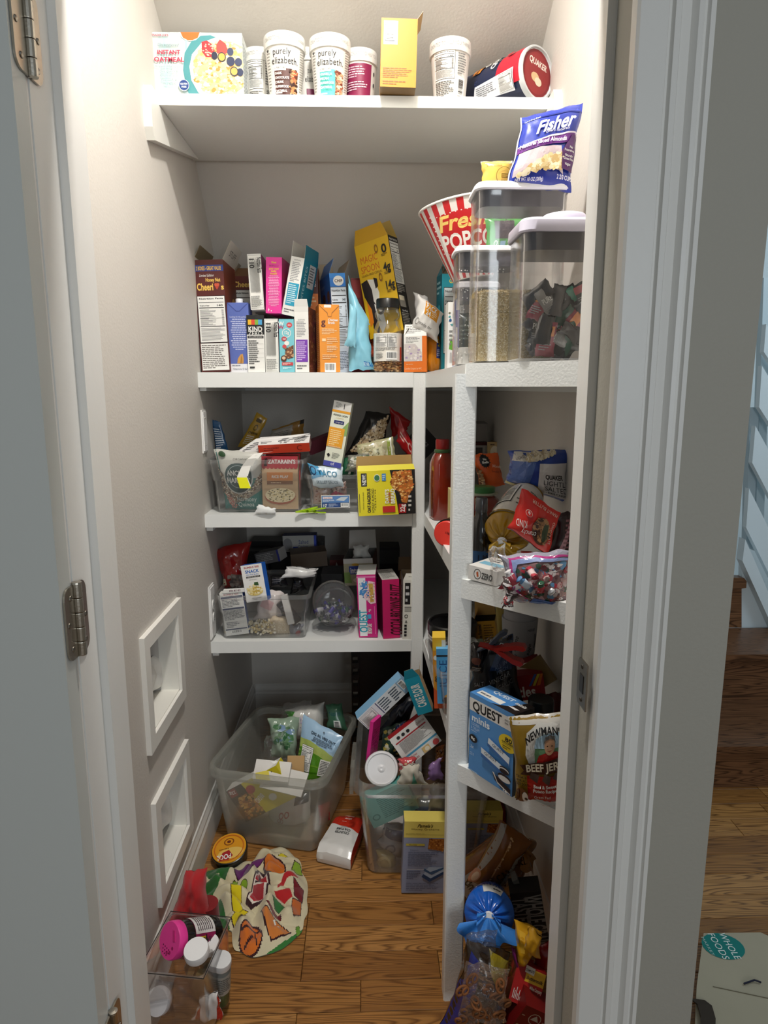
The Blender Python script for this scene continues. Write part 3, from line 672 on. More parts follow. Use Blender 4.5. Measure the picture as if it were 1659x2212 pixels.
# ================================================================ TOP SHELF
BLK = '#1b1a1a'
cols_oat = ['#e3c78c', '#f0dcae', '#d9b56e', '#f5e8c8', '#e8cf9a']
carton('oatmeal_box', 'pale blue instant oatmeal box with a bowl picture on the topmost shelf', ((331, 206), (527, 208), (330, 58)), 1.845, .075,
  {'*': '#d5dcde', 'L': '#1b2440', 'R': '#dfe4e2', 'T': '#eef2f2'}, snap=ZT+.001, art={'F': [
  ('r', 0, 0, 1, 1, '#c2d8d9'), ('r', .02, 0, .09, 1, '#d4e0de'), ('r', .14, 0, .17, 1, '#bcdcdc'), ('r', .22, 0, .33, 1, '#d2dfdc'), ('r', .38, .3, .40, 1, '#a8d0d2'),
  ('r', .6, 0, 1, .28, '#d9c9cb'), ('p', [(.42, 0), (.37, .2), (.345, .45), (.37, .7), (.45, .87), (.55, .95), (.66, .96), (.78, .9), (.8, .1), (.6, 0)], '#4d9298'),
  ('p', [(.315, 1), (.34, .93), (.39, .88), (.44, .87), (.50, .89), (.55, .95), (.56, 1)], '#f3efe9'), ('p', [(.335, 1), (.36, .92), (.41, .885), (.46, .885), (.52, .92), (.545, 1)], '#e07030'),
  ('p', [(1, .88), (.88, .93), (.72, .93), (.56, .85), (.45, .68), (.415, .5), (.43, .3), (.5, .12), (.6, .03), (.72, 0), (.9, .02), (1, .08)], '#f4f0ea'),
  ('p', [(1, .8), (.88, .87), (.72, .87), (.58, .79), (.48, .64), (.45, .48), (.47, .3), (.55, .14), (.68, .06), (.85, .07), (1, .2)], '#e6c992'),
  ('s', [(1, .8), (.88, .87), (.72, .87), (.58, .79), (.48, .64), (.45, .48), (.47, .3), (.55, .14), (.68, .06), (.85, .07), (1, .2)], .44, .05, 1, .88, 420, .0045, cols_oat+['#c98e45', '#fff3dc']),
  ('p', [(.56, .86), (.62, .88), (.68, .82), (.70, .74), (.66, .64), (.6, .64), (.56, .72)], '#d7343a'), ('p', [(.72, .82), (.76, .9), (.82, .84), (.85, .72), (.80, .68), (.72, .7)], '#e04a45'),
  ('s', 'e', .57, .66, .69, .84, 24, .0022, ['#f7b7a8', '#f4d0b0']), ('e', .695, .66, .033, .06, '#23283f'), ('e', .87, .72, .035, .058, '#39415e'), ('e', .87, .58, .045, .07, '#2d3350'), ('e', .955, .57, .04, .06, '#353c5a'), ('e', .97, .42, .035, .06, '#2c3350'),
  ('e', .775, .64, .045, .07, '#2b2c3c'), ('e', .775, .64, .036, .056, '#c7a850'), ('e', .905, .43, .045, .07, '#2b2c3c'), ('e', .905, .43, .036, .056, '#c9a456'),
  ('t', "TRADER JOE'S", .115, .945, .028, '#b3455a', dict(w=.18, b=1)), ('t', 'Unsweetened', .2, .81, .05, '#6d7f86', dict(w=.23, sh=.35)),
  ('t', 'INSTANT', .2, .70, .062, '#c5304f', dict(w=.25, b=1)), ('t', 'OATMEAL', .2, .595, .068, '#c5304f', dict(w=.325, b=1)),
  ('t', 'Made with Whole Grain', .18, .49, .032, '#8b9aa0', dict(w=.28, sh=.35)), ('t', 'Oats, Quinoa &', .19, .42, .032, '#8b9aa0', dict(w=.2, sh=.35)), ('t', 'Amaranth with', .19, .355, .032, '#8b9aa0', dict(w=.2, sh=.35)), ('t', 'Flaxseeds &', .19, .29, .032, '#8b9aa0', dict(w=.17, sh=.35)), ('t', 'Chia Seeds', .19, .23, .032, '#8b9aa0', dict(w=.14, sh=.35)),
  ('e', .35, .215, .058, .085, '#e9eef0'), ('e', .35, .215, .052, .077, '#24407e'), ('t', 'GLUTEN', .35, .235, .026, '#eef2f6', dict(w=.08, b=1)), ('t', 'FREE', .35, .19, .026, '#eef2f6', dict(w=.055, b=1)),
  ('t', '8 - 1.4 OZ (40g) PACKETS', .235, .08, .036, '#43525a', dict(w=.31)), ('t', 'NET WT. 11.3 OZ (320g)', .235, .02, .034, '#43525a', dict(w=.31))],
  'R': [('l', .1, .1, .9, .9, 14, '#8d9499')]})
def cup(name, label, pxc, ytop, wpx, Y, rim, art, kind='white', label_wedge=None, snap=ZT):
    c = at((pxc, 205), Y=Y); top = at((pxc, ytop), Y=Y).z; r = (at((pxc+wpx/2, ytop), Y=Y)-at((pxc-wpx/2, ytop), Y=Y)).length/2
    h = top-snap; o = empty(name, T(c.x, Y, snap+.0005, math.degrees(math.atan2(-c.x, Y))), label=label, cat='cup', group=None)
    hb = h-.026; prof = [(r*.70, 0), (r*.74, .001), (r*.93, hb)]
    mb = MB(); mb.lathe([(r*.66, .004), (r*.70, 0)]+prof[1:], '#dfdcd6', 40)
    for a0, a1, cm in art: draw(mb, lathe_surf(prof, a0, a1, .003, hb-.002), cm, int(pxc))
    obj('body', mb, CARD, o, smooth=True)
    mb = MB(); mb.lathe([(r*.93, hb-.004), (r*.99, hb-.004), (r, hb), (r, h-.003), (r*.985, h), (r*.9, h), (r*.88, h-.006), (.001, h-.006)], '#e0dfda', 40)
    draw(mb, lathe_surf([(r, hb), (r, h)], -70, 70, hb, h-.003), [('t', rim, .5, .5, .36, '#a8a6a2', dict(w=.92))])
    obj('lid', mb, CARD, o, smooth=True); return o
FACT = [('nf', .06, .42, .62, .98), ('l', .06, .06, .62, .38, 9, '#555555'), ('bc', .72, .08, .95, .45, 'v'), ('l', .70, .5, .96, .95, 9, '#666666')]
def elizabeth(c1, name_lines, right):
    return [(-62, 62, [('t', 'purely', .42, .87, .13, BLK, dict(w=.46)), ('t', 'elizabeth.', .50, .70, .13, BLK, dict(w=.70)),
      ('r', .22, .0, .63, .54, c1), ('r', .22, .50, .52, .60, '#f1efea'), ('t', '6G PREBIOTIC FIBER', .37, .55, .035, BLK, dict(w=.27)),
      ('p', [(.63, .0), (.63, .54), (.74, .50), (.80, .35), (.80, .0)], '#8d6a4a'), ('s', 'r', .64, .0, .80, .5, 90, .0042, right)]+
      [('t', s_, .25, .44-.085*i, .045, '#f2ede8', dict(b=1, al='l', w=min(.34, .042*len(s_)))) for i, s_ in enumerate(name_lines)]+[('l', .27, .03, .58, .09, 1, '#e8e0da'), ('l', .08, .1, .17, .9, 14, '#77736d'), ('e', .12, .86, .02, .03, '#333333'), ('l', .84, .1, .97, .95, 18, '#77736d')])]
cup('oatmeal_cup', 'tall white oatmeal cup with dark brown label, beside the oatmeal box', 617, 88, 90, 1.862, 'CREATED TO HELP YOU THRIVE. -Elizabeth', elizabeth('#54302a', ['DARK', 'CHOCOLATE', 'CHUNK', 'SUPERFOOD', 'OATMEAL'], ['#5a2f22', '#a87a4a', '#3a1f18', '#c9a070', '#d8573a']))
cup('oatmeal_cup', 'tall white oatmeal cup with turquoise label on the topmost shelf', 714, 92, 90, 1.862, 'CREATED TO HELP YOU THRIVE. -', elizabeth('#57bdb4', ['VANILLA', 'PECAN', 'SUPERFOOD', 'OATMEAL'], ['#c79a78', '#8a4a38', '#e4cdb0', '#b2765a', '#6f3427']))
cup('oatmeal_cup', 'white facts-printed cup half hidden behind the dark brown label cup', 562, 116, 66, 1.93, 'CREATED TO HELP YOU', [(-60, 60, FACT)])
cup('oatmeal_cup', 'white cup peeping out between the brown and turquoise label cups', 668, 116, 60, 1.945, 'THRIVE CREATED TO HELP', [(-60, 60, [('t', 'purely', .6, .80, .11, BLK, dict(w=.3)), ('t', 'elizabeth', .6, .64, .11, BLK, dict(w=.5)), ('r', .4, 0, .9, .45, '#6d1f46')])])
cup('oatmeal_cup', 'cup with a maroon lower half just left of the yellow box', 778, 120, 76, 1.905, 'THRIVE.  CREATED TO HELP YOU', [(-75, 45, [('r', 0, 0, 1, .93, '#7d1f46'), ('l', .15, .62, .9, .88, 5, '#d9b9c5'), ('l', .15, .34, .9, .55, 4, '#d9b9c5'), ('t', 'Added water or milk', .5, .1, .06, '#e8cfd8', dict(w=.55, sh=.3))]), (45, 80, [('r', 0, 0, 1, .93, '#dfdcd6'), ('e', .4, .75, .12, .05, BLK), ('e', .4, .5, .12, .05, BLK)])])
cup('oatmeal_cup', 'white facts-printed cup standing alone between the yellow box and the oat canister', 971, 100, 90, 1.862, 'CREATED TO HELP YOU THRIVE.', [(-60, 60, FACT)])
carton('tall_yellow_box', 'tall golden yellow carton with white barcode, jutting over the topmost shelf edge', ((821, 189), (898, 192), (823, 40)), 1.757, .09,
  {'*': '#c98200', 'D': '#8a6a3c', 'T': '#cf9018'}, snap=ZT+.001, art={'F': [('bc', .07, .62, .46, .96, 'v'), ('r', .16, .70, .36, .90, '#f6f6f2'), ('bc', .13, .68, .4, .92, 'v'), ('l', .07, .13, .92, .29, 6, '#8a5a14'), ('l', .07, .03, .85, .10, 2, '#8a5a14')], 'D': [('r', .1, .2, .3, .4, '#27447a')]},
  flaps=[('B', .045, 15, '#c39a55'), ('R', .022, 35, '#b08a50')], inner='#b39464')
# oat canister lying on its side
ax = Vector((.60, -.80, 0)).normalized(); rC = .060; LC = .225; fc = at((1152, 160), Y=1.80)
cc = Vector((fc.x, 1.845, ZT+rC+.0045)); end0 = cc-ax*LC*1.0
zv = ax; xv = Vector((0, 0, 1)).cross(zv).normalized(); yv = zv.cross(xv)      # local: z along the can, x level, y up
Mc = Matrix((xv, yv, zv)).transposed().to_4x4(); Mc = Mc @ Matrix.Rotation(R(-10), 4, 'Z'); Mc.translation = cc-ax*LC*.9
can = empty('oat_canister', Mc, label='round cardboard oat canister lying on its side on the topmost shelf', cat='canister')
pr = [(rC, 0), (rC, LC)]; mb = MB(); mb.lathe([(rC*.97, 0), (rC, .002), (rC, LC)], '#20263f', 44)
# printing runs round the can; angle 0 faces -y (down), so the near side is about -120
def can_s(a0, a1, z0=.002, z1=LC): return lathe_surf(pr, a0, a1, z0, z1)
sfc = can_s(-190, -30)
f0 = sfc.fn; W0, H0 = sfc.W, sfc.H
side = Surf(lambda u, v, off: f0(v, u, off), H0, W0, True)      # u along the can (back to lid), v upward round it
draw(mb, Surf(lambda u, v, off: f0(1-v, u, off), H0, W0, True), [('r', 0, 0, 1, 1, '#1f2744'),
  ('t', 'QUAKER QUAKER', .09, .5, .05, '#3e4c80', dict(rot=90, b=1, w=.8)), ('t', 'QUAKER OATS', .33, .2, .05, '#3e4c80', dict(rot=90, b=1, w=.4)),
  ('p', [(.62, .15), (.98, .15), (.98, .98), (.72, .98)], '#c01f33'), ('r', .24, .52, .36, .95, '#e38a2c'), ('t', 'OLD FASHIONED', .30, .72, .06, BLK, dict(rot=90, b=1, w=.4)),
  ('t', 'OATS', .45, .72, .10, '#f1eee6', dict(rot=90, b=1, w=.3)), ('t', 'QUAKER', .58, .70, .10, '#f1eee6', dict(rot=90, b=1, w=.48)), ('e', .80, .62, .05, .05, '#a81528'),
  ('p', [(.30, .12), (.90, .06), (.92, .34), (.34, .30)], '#e9ebf0'), ('l', .36, .14, .66, .28, 6, '#77777c'), ('nf', .70, .10, .90, .32)], 5)
obj('body', mb, CARD, can, smooth=True)
mb = MB(); rl_ = rC*1.03; mb.lathe([(rl_, LC-.008), (rl_, LC+.004), (rl_*.98, LC+.006), (rl_*.92, LC+.006), (rl_*.9, LC+.001), (.001, LC+.001)], '#cfd3d4', 44)
o = obj('lid', mb, PLAST, can, smooth=True)
mb = MB(); sfl = Surf(lambda u, v, off: Vector(((u-.5)*2*rC*.9, (v-.5)*2*rC*.9, LC+.0014+off)), rC*1.8, rC*1.8)
draw(mb, sfl, [('e', .5, .5, .5, .5, '#7e1f26'), ('e', .5, .5, .44, .44, '#8e2a2c'), ('t', 'QUAKER', .5, .72, .13, '#f1e8dc', dict(w=.62, b=1)), ('e', .46, .40, .14, .10, '#d8b98c'), ('e', .58, .34, .12, .09, '#e6d8bd')]); obj('lid_print', mb, CARD, can)
# ================================================================ SECOND SHELF, LEFT RUN
W = '#efeee9'
carton('cereal_box', 'dark brown cereal box with open flaps standing against the left wall', ((436, 797), (498, 795), (427, 554)), 2.165, .19,
  {'*': '#5a1f1a', 'T': '#c9b28a', 'R': '#6b2a1c'}, yaw=0, art={'F': [('r', 0, .005, 1, 1, '#57201c'), ('r', .02, .90, 1, .955, '#2a3f8a'), ('t', '2 BOXES - GREAT VALUE', .5, .927, .034, '#f2c33a', dict(w=.84, b=1)),
   ('t', 'Limited Edition', .42, .865, .024, W, dict(w=.5, sh=.3)), ('t', 'Honey Nut', .62, .825, .032, '#f0c860', dict(w=.5, b=1)), ('t', 'Cheeri', .34, .765, .062, '#f0c860', dict(w=.56, b=1)), ('t', 's', .93, .762, .05, '#f0c860', dict(b=1)),
   ('p', [(.74, .78), (.68, .765), (.74, .735), (.81, .765)], '#b8402c'), ('e', .71, .78, .05, .014, '#c8553a'), ('e', .78, .78, .05, .014, '#c8553a'), ('nf', .05, .27, .97, .68), ('l', .05, .12, .97, .26, 7, '#8a7a72'), ('r', .04, .015, .97, .26, W), ('l', .07, .03, .94, .25, 13, '#5a534e')],
   'R': [('r', 0, 0, 1, 1, '#7a3420'), ('e', .4, .4, .3, .2, '#c98a3a'), ('e', .7, .6, .2, .1, '#e0a850')]}, snap=Z2+.001,
  flaps=[('L', .05, -28, '#6b5a44', '#8a7a60'), ('R', .062, 28, '#e6e2d8', '#a79a82', [('t', 'STUFF', .5, .5, .3, '#333333', dict(w=.5))]), ('B', .03, -40, '#c7b28f')], inner='#cbb894')
B_ = MB(); fr, bk = pillow_fn([(-.03, 0), (.03, 0), (.02, .07), (-.03, .06)], .02, 3, .004, 2)
carton('cereal_box', 'brown cereal box set back behind the white and blue cartons', ((508, 797), (566, 797), (503, 585)), 2.42, .10,
  {'*': '#6a2418'}, snap=Z2+.001, art={'F': [('r', .06, .86, 1, .98, '#6a2418'), ('t', 'Cheerios', .5, .92, .055, '#f0c860', dict(w=.9, b=1)), ('nf', .05, .3, .95, .86)]}, flaps=[('L', .05, -30, '#5a4a3a'), ('F', .04, -40, '#77563c'), ('R', .05, 10, '#6a543f')])
carton('cereal_box', 'reddish box squeezed behind the first brown cereal box', ((492, 797), (530, 797), (492, 592)), 2.47, .08, {'*': '#7a3a20', 'T': '#8a4526'}, snap=Z2+.001, art={'F': [('e', .5, .9, .4, .08, '#b5702a'), ('r', 0, .4, 1, .8, '#8d5a3a')]})
bag('snack_pouch', 'clear pouch of snacks between the brown cereal boxes', ((488, 700), (507, 700), (504, 596), (487, 598)), 2.37, .03, '#a08a78', [('r', .1, .3, .9, .7, '#b5a79a')], m=FILM, wr=.004)
def gable(name, label, px, Y, d, col, art, label_cat='carton', yaw=0, cap=None, side=None, ear='#00000'):
    o = carton(name, label, px, Y, d, col, art, yaw=yaw, snap=Z2+.001, cat='carton'); w_, dd, h = o['dims']
    if cap:
        mb = MB(); mb.lathe([(.0115, 0), (.0115, .013), (.0105, .015), (.001, .015)], cap, 18); obj('cap', mb, PLAST, o, T(0, d*.45, h), smooth=True)
    return o
gable('milk_carton', 'lavender blue almond milk carton with white cap beside the cereal box', ((496, 797), (541, 797), (493, 646)), 2.175, .07, {'*': '#5a6cb4', 'T': '#6475bb'}, {'F': [
   ('r', 0, 0, 1, .125, '#e9e9ec'), ('p', [(.0, .99), (.42, .87), (.58, .87), (1, .99), (.97, 1), (.57, .885), (.43, .885), (.03, 1)], '#3e4e92'), ('l', .12, .32, .92, .78, 15, '#c9d0ee', 'c'), ('t', 'Looking for the perfect', .5, .80, .025, '#dfe4f6', dict(w=.8)),
   ('p', [(.38, .13), (.42, .2), (.55, .26), (.66, .27), (.70, .2), (.68, .13)], '#c99550'), ('p', [(.52, .13), (.57, .22), (.6, .25), (.63, .2), (.62, .13)], '#a87434'), ('l', .14, .085, .95, .115, 1, '#888a96'), ('t', 'Vitamins D & E', .55, .05, .03, '#5a5e70', dict(w=.75))]}, cap='#f0f0f0')
carton('snack_box', 'black-topped white bar box with rainbow stripes on the cereal shelf', ((536, 797), (573, 797), (534, 673)), 2.16, .15, {'*': W, 'R': '#202020'}, snap=Z2+.001, art={'F': [('r', 0, .66, 1, 1, '#17191a'),
   ('r', .08, .83, .28, .92, '#e8b62e'), ('r', .28, .83, .48, .92, '#d9482e'), ('r', .48, .83, .68, .92, '#7fae3c'), ('r', .68, .83, .9, .92, '#4a9ccf'), ('t', 'KIND', .5, .76, .085, W, dict(w=.82, b=1)), ('t', 'ZERO', .5, .685, .08, W, dict(w=.84)),
   ('r', .04, .60, .96, .64, '#17191a'), ('t', 'WITH A SUPER SEED BLEND', .5, .62, .02, W, dict(w=.8)), ('l', .08, .14, .7, .57, 12, '#4a4a4a'), ('r', .05, .5, .95, .503, '#999999'), ('r', .05, .42, .95, .423, '#999999'), ('r', .05, .34, .95, .343, '#999999'), ('r', .05, .26, .95, .263, '#999999'), ('r', .12, .07, .4, .1, '#333333')]})
def factbox(name, label, px, Y, yaw=0, snap=None, seed=1):
    return carton(name, label, px, Y, .15, {'*': W, 'R': '#8a2a6a'}, yaw=yaw, snap=snap, seed=seed, art={'F': [('r', .04, .02, .96, .98, '#5b5b58'), ('r', .05, .025, .95, .975, '#f1f0ea'),
      ('t', 'Nutrition Facts', .86, .8, .085, BLK, dict(rot=-90, w=.28, b=1)), ('t', '110', .30, .84, .09, BLK, dict(rot=-90, b=1))]+[('r', .1+.032*i, .30+.012*(i % 3), .1+.032*i+.013, .93-.03*(i % 4), '#4b4b48') for i in range(23)]+[('l', .1, .04, .92, .25, 12, '#5b5b58')]})
factbox('bar_box', 'white facts-printed bar box standing on top of the black-topped bar box', ((542, 669), (571, 668), (532, 549)), 2.17, seed=3)
factbox('bar_box', 'white facts-printed bar box in the lower row under the pink box', ((574, 797), (603, 797), (572, 681)), 2.16, snap=Z2+.001, seed=5)
carton('bar_box', 'bright pink bar box stacked on the white facts-printed box', ((574, 676), (608, 677), (569, 555)), 2.17, .15, {'*': '#ea3f9e', 'R': '#b52a6e'}, yaw=-6, art={'F': [('t', 'Meet', .5, .91, .035, '#f2c84a', dict(w=.3, b=1)), ('t', 'BELLI', .5, .85, .03, '#b5307a', dict(w=.6, b=1)), ('t', 'your new', .5, .80, .035, '#f2c84a', dict(w=.62, b=1)), ('t', 'belly', .5, .755, .035, '#f2c84a', dict(w=.34, b=1)), ('t', 'bestie!', .5, .71, .035, '#f2c84a', dict(w=.42, b=1)),
   ('l', .14, .12, .88, .68, 20, '#f7b5d8', 'c'), ('p', [(.15, .05), (.18, .07), (.2, .1), (.22, .07), (.26, .06), (.22, .05), (.2, .02), (.18, .045)], W), ('e', .36, .04, .03, .01, W)], 'R': [('t', 'BELLI', .3, .7, .1, '#d04a4a', dict(w=.4)), ('e', .4, .4, .3, .15, '#7a1a3a')]})
carton('bar_box', 'pale teal bar box with red dots in the lower row', ((605, 798), (637, 798), (604, 683)), 2.155, .15, {'*': '#7cc8d4', 'R': '#5fb2c0'}, snap=Z2+.001, art={'F': [('t', 'W', .15, .92, .07, W, dict(b=1)), ('t', 'W', .15, .85, .07, '#b23a5a', dict(b=1)), ('e', .7, .89, .19, .05, '#cf4a50'), ('t', 'ZERO', .7, .89, .03, W, dict(w=.22)),
   ('ring', .5, .74, .3, .085, .16, W), ('t', '12g', .5, .75, .06, W, dict(w=.34, b=1)), ('e', .33, .63, .18, .045, '#b8444e'), ('t', '160', .33, .63, .03, W, dict(w=.22, b=1)), ('e', .5, .55, .17, .045, W), ('e', .34, .49, .14, .035, '#cf4a50'),
   ('p', [(.3, .3), (.55, .45), (.95, .52), (.95, .3), (.6, .25)], '#7a4a30'), ('s', 'r', .35, .28, .92, .48, 40, .003, ['#4a2a1c', '#caa27a', '#8a5a3c']), ('e', .28, .26, .2, .06, '#5a3424'), ('e', .28, .27, .12, .03, '#d9c0a0'), ('r', .15, .13, .9, .19, '#c9484c'), ('l', .2, .14, .85, .18, 2, '#f2d8d0'), ('l', .2, .06, .85, .1, 2, '#e6f4f6')]})
WB = [('t', 'GROWTH BITES', .5, .95, .022, '#55555a', dict(w=.5)), ('l', .18, .58, .86, .92, 12, '#8b8b90')]
carton('bar_box', 'white bar box with teal panel leaning on top of the lower row, lid open', ((608, 678), (636, 684), (631, 553)), 2.17, .13, {'*': W, 'R': '#1f7f98', 'L': '#d8d8d8'}, yaw=-14, art={'F': WB+[('r', .14, .17, .94, .56, '#2f9fc0'), ('l', .2, .2, .9, .54, 10, '#d8eef4'), ('l', .14, .04, .9, .12, 2, '#66666a')], 'R': [('t', 'BITES BITES', .25, .6, .1, '#bfe0ea', dict(rot=90, w=.6)), ('r', .45, .55, .9, .95, '#cfd4d6'), ('l', .5, .6, .85, .92, 7, '#555555')]},
   flaps=[('L', .045, 5, '#dedcd6', '#d2cfc8'), ('R', .04, -6, '#1b7790', '#b0aa9c')])
carton('bar_box', 'white bar box with purple panel and open top in the lower row', ((638, 798), (668, 798), (641, 656)), 2.155, .15, {'*': W, 'R': '#7a4630'}, yaw=-7, snap=Z2+.001, art={'F': [('r', 0, .92, 1, 1, '#e2e1dc')]+[('t', 'GROWTH BITES', .5, .80, .02, '#55555a', dict(w=.5)), ('l', .15, .54, .86, .78, 10, '#8b8b90'), ('r', .1, .16, .92, .50, '#7a3fb0'), ('l', .16, .18, .86, .48, 10, '#dcc8ee'), ('l', .14, .04, .9, .12, 2, '#66666a')], 'R': [('s', 'r', .05, .05, .95, .95, 220, .005, ['#6a3a26', '#c8996a', '#4a2417', '#a87048', '#8a2a4a'])]},
   flaps=[('F', .022, 12, '#e9e8e3', '#cfcbc0')])
o = carton('broth_carton', 'orange chicken broth carton at the front of the cereal shelf', ((692, 799), (735, 799), (692, 652)), 2.145, .075, {'*': '#e8932a', 'L': '#d9812a', 'T': '#ea9c3a'}, yaw=12, snap=Z2+.001, art={'F': [
   ('p', [(.02, .99), (.42, .88), (.44, .83), (.6, .83), (.62, .88), (.97, .985), (.99, .97), (.64, .865), (.61, .815), (.43, .815), (.40, .865), (.02, .975)], '#a86420'), ('r', .25, .955, .6, .995, W), ('t', 'g', .2, .75, .1, '#5a1f1a', dict(b=1)), ('t', 'Chicken', .68, .775, .035, W, dict(w=.5, b=1)), ('t', 'Broth', .6, .735, .035, W, dict(w=.34, b=1)),
   ('l', .12, .56, .92, .65, 4, '#f6d8a8'), ('r', .12, .46, .3, .5, '#f6d8a8'), ('l', .35, .42, .92, .52, 4, '#f6d8a8'), ('l', .35, .30, .92, .40, 4, '#f6d8a8'), ('l', .12, .19, .92, .27, 3, '#f6d8a8'), ('bc', .22, .0, .78, .14)], 'L': [('l', .08, .05, .92, .9, 30, '#f0c890')]})
carton('snack_box', 'orange and purple box behind the teal-panel bar box', ((664, 797), (690, 797), (668, 568)), 2.33, .07, {'*': '#a8552c'}, snap=Z2+.001, art={'F': [('r', 0, .76, 1, 1, '#5a2a26'), ('r', 0, .60, 1, .76, '#e07a2c'), ('r', 0, .2, 1, .60, '#6a3a8a'), ('l', .1, .64, .9, .74, 3, '#f4d0a0'), ('l', .1, .4, .9, .56, 4, '#c8a8e0'), ('t', 'BARS', .5, .85, .05, W, dict(w=.7))]})
carton('snack_box', 'plain dark brown box deep behind the orange and purple box', ((640, 797), (676, 797), (642, 585)), 2.47, .07, {'*': '#4a2420'}, snap=Z2+.001)
# blue chocolate chip cookie box, open
carton('cereal_box', 'bright blue cereal box with chocolate chips and raised flaps', ((727, 799), (760, 797), (724, 583)), 2.24, .17, {'*': '#1f72c8', 'L': '#1c62b4'}, yaw=14, snap=Z2+.001, art={'F': [('r', 0, .955, 1, 1, '#2d86d8'), ('e', .55, .925, .33, .05, W), ('t', 'CHIP', .55, .925, .03, '#4a2a20', dict(w=.5, b=1)), ('nf', .02, .25, 1, .86, BLK, '#dfe8f2'), ('r', 0, 0, 1, .25, '#d5e0ee'), ('l', .05, .03, .95, .22, 12, '#4a5568')],
   'L': [('r', 0, 0, 1, 1, '#1a66bc'), ('e', .35, .78, .14, .05, '#4a2f2a'), ('s', 'e', .22, .73, .48, .83, 20, .003, ['#7a5540', '#2c1a16']), ('e', .8, .78, .12, .06, '#5a3a30'), ('t', 'GREAT', .62, .64, .05, '#d8cf30', dict(w=.5, b=1)), ('t', 'CHOCOLATE', .62, .60, .022, W, dict(w=.45)), ('t', 'CHIP', .62, .55, .05, W, dict(w=.5, b=1)), ('t', '12 GRAMS', .3, .9, .03, '#9fc8ee', dict(w=.4)), ('e', .9, .5, .1, .05, '#5a3a30')]},
   flaps=[('L', .05, -22, '#2a6ab0', '#4a80b8'), ('B', .055, 5, '#8a7a60', '#8a7a60'), ('R', .045, 25, '#7d6f58', '#8f8066')])
bag('folded_plastic_bag', 'light blue plastic bag slumped beside the orange broth carton', ((752, 800), (809, 799), (797, 690), (752, 608)), 2.165, .05, '#8fcfe4', [('r', .62, .06, .78, .14, '#2a80c8'), ('r', .82, .06, .96, .14, '#2a80c8'), ('t', 'EB', .72, .1, .05, '#bfe4f4', dict(b=1))], wr=.009, seed=4, m=FILM, fold=.002)
bag('folded_plastic_bag', 'folded corner of a light blue plastic bag hanging in front of the blue cereal box', ((744, 746), (768, 750), (772, 668), (757, 655)), 2.135, .018, '#93d2e6', [], wr=.005, seed=9)
bag('folded_plastic_bag', 'tall pale blue bag peak rising behind the slumped bag', ((756, 700), (800, 700), (768, 640), (752, 594)), 2.225, .02, '#7fc0d8', [('e', .3, .75, .2, .08, '#1f6a5a'), ('l', .4, .3, .9, .5, 4, '#8a9aa8')], wr=.005, seed=12)
carton('cereal_box', 'dark red box standing behind the light blue plastic bag', ((760, 797), (800, 797), (758, 590)), 2.36, .07, {'*': '#7a1418', 'F': '#8f1a1c'}, snap=Z2+.001, art={'F': [('r', 0, .80, .5, .98, '#c02a20'), ('e', .8, .85, .15, .04, '#d8c8b0'), ('e', .6, .35, .3, .08, '#5a3ab0'), ('r', .4, .1, 1, .3, '#e0602a')]})
bag('snack_pouch', 'orange-red pouch standing behind the peanut jar', ((793, 770), (830, 770), (822, 690), (798, 700)), 2.28, .03, '#c8502c', [('s', 'r', .1, .1, .9, .6, 40, .003, ['#e8b080', '#7a2a1c'])])
# tilted yellow cereal box, open
carton('cereal_box', 'tall tilted yellow cereal box with black side, its flaps torn open', ((800, 733), (872, 712), (733, 546)), 2.262, .062, {'*': '#d8ab18', 'R': '#1b1a18', 'T': '#b8902a'}, yaw=-32, art={'F': [
   ('r', 0, 0, 1, 1, '#dcb01c'), ('t', 'MAGIC', .36, .83, .075, '#c4571c', dict(w=.52)), ('t', 'SPOON', .36, .73, .075, '#c4571c', dict(w=.56)), ('t', 'GRAIN-FREE CEREAL', .38, .665, .025, '#4a2a14', dict(w=.62)),
   ('p', [(.02, .6), (.2, .62), (.35, .45), (.4, .2), (.3, .02), (.16, .1), (.2, .3), (.05, .45)], '#241a1c'), ('p', [(.22, .62), (.42, .6), (.5, .45), (.42, .28), (.3, .38), (.3, .5)], '#ece8e0'), ('p', [(.1, .4), (.2, .3), (.2, .16), (.08, .12)], '#d87a1c'), ('p', [(.3, .35), (.5, .3), (.55, .1), (.4, .02), (.33, .12)], '#e9e4dc'), ('ring', .46, .28, .12, .06, .5, '#241a1c'), ('p', [(.4, .62), (.5, .6), (.5, .52), (.42, .5)], '#241a1c'),
   ('t', '0', .84, .88, .09, BLK, dict(b=1)), ('l', .74, .80, .96, .83, 2, '#5a4614'), ('t', '4g', .84, .69, .09, BLK, dict(b=1, w=.2)), ('l', .74, .61, .96, .64, 2, '#5a4614'), ('t', '14g', .84, .50, .09, BLK, dict(b=1, w=.28)), ('l', .74, .42, .96, .45, 2, '#5a4614'), ('ring', .62, .9, .05, .045, .4, '#8a5a1c'), ('ring', .62, .6, .05, .045, .4, '#8a5a1c'), ('ring', .78, .3, .05, .045, .4, '#8a5a1c')],
   'R': [('t', 'PEANUT BUTTER', .5, .965, .018, W, dict(w=.8, b=1)), ('nf', .06, .50, .94, .94), ('l', .1, .40, .9, .49, 5, '#c8c4ba'), ('r', .1, .25, .7, .37, '#8a857a'), ('r', .1, .32, .6, .37, '#e8dcc0'), ('t', 'Our Magic', .5, .21, .02, W, dict(w=.6)), ('l', .1, .02, .92, .19, 10, '#a8a49a')]},
   flaps=[('F', .045, 4, '#c99a1c', '#b39a60', None, .012), ('L', .035, -35, '#c9b79a', '#b39a60'), ('B', .06, -5, '#d0a024', '#c2a254', None, .01)], inner='#7a6844')
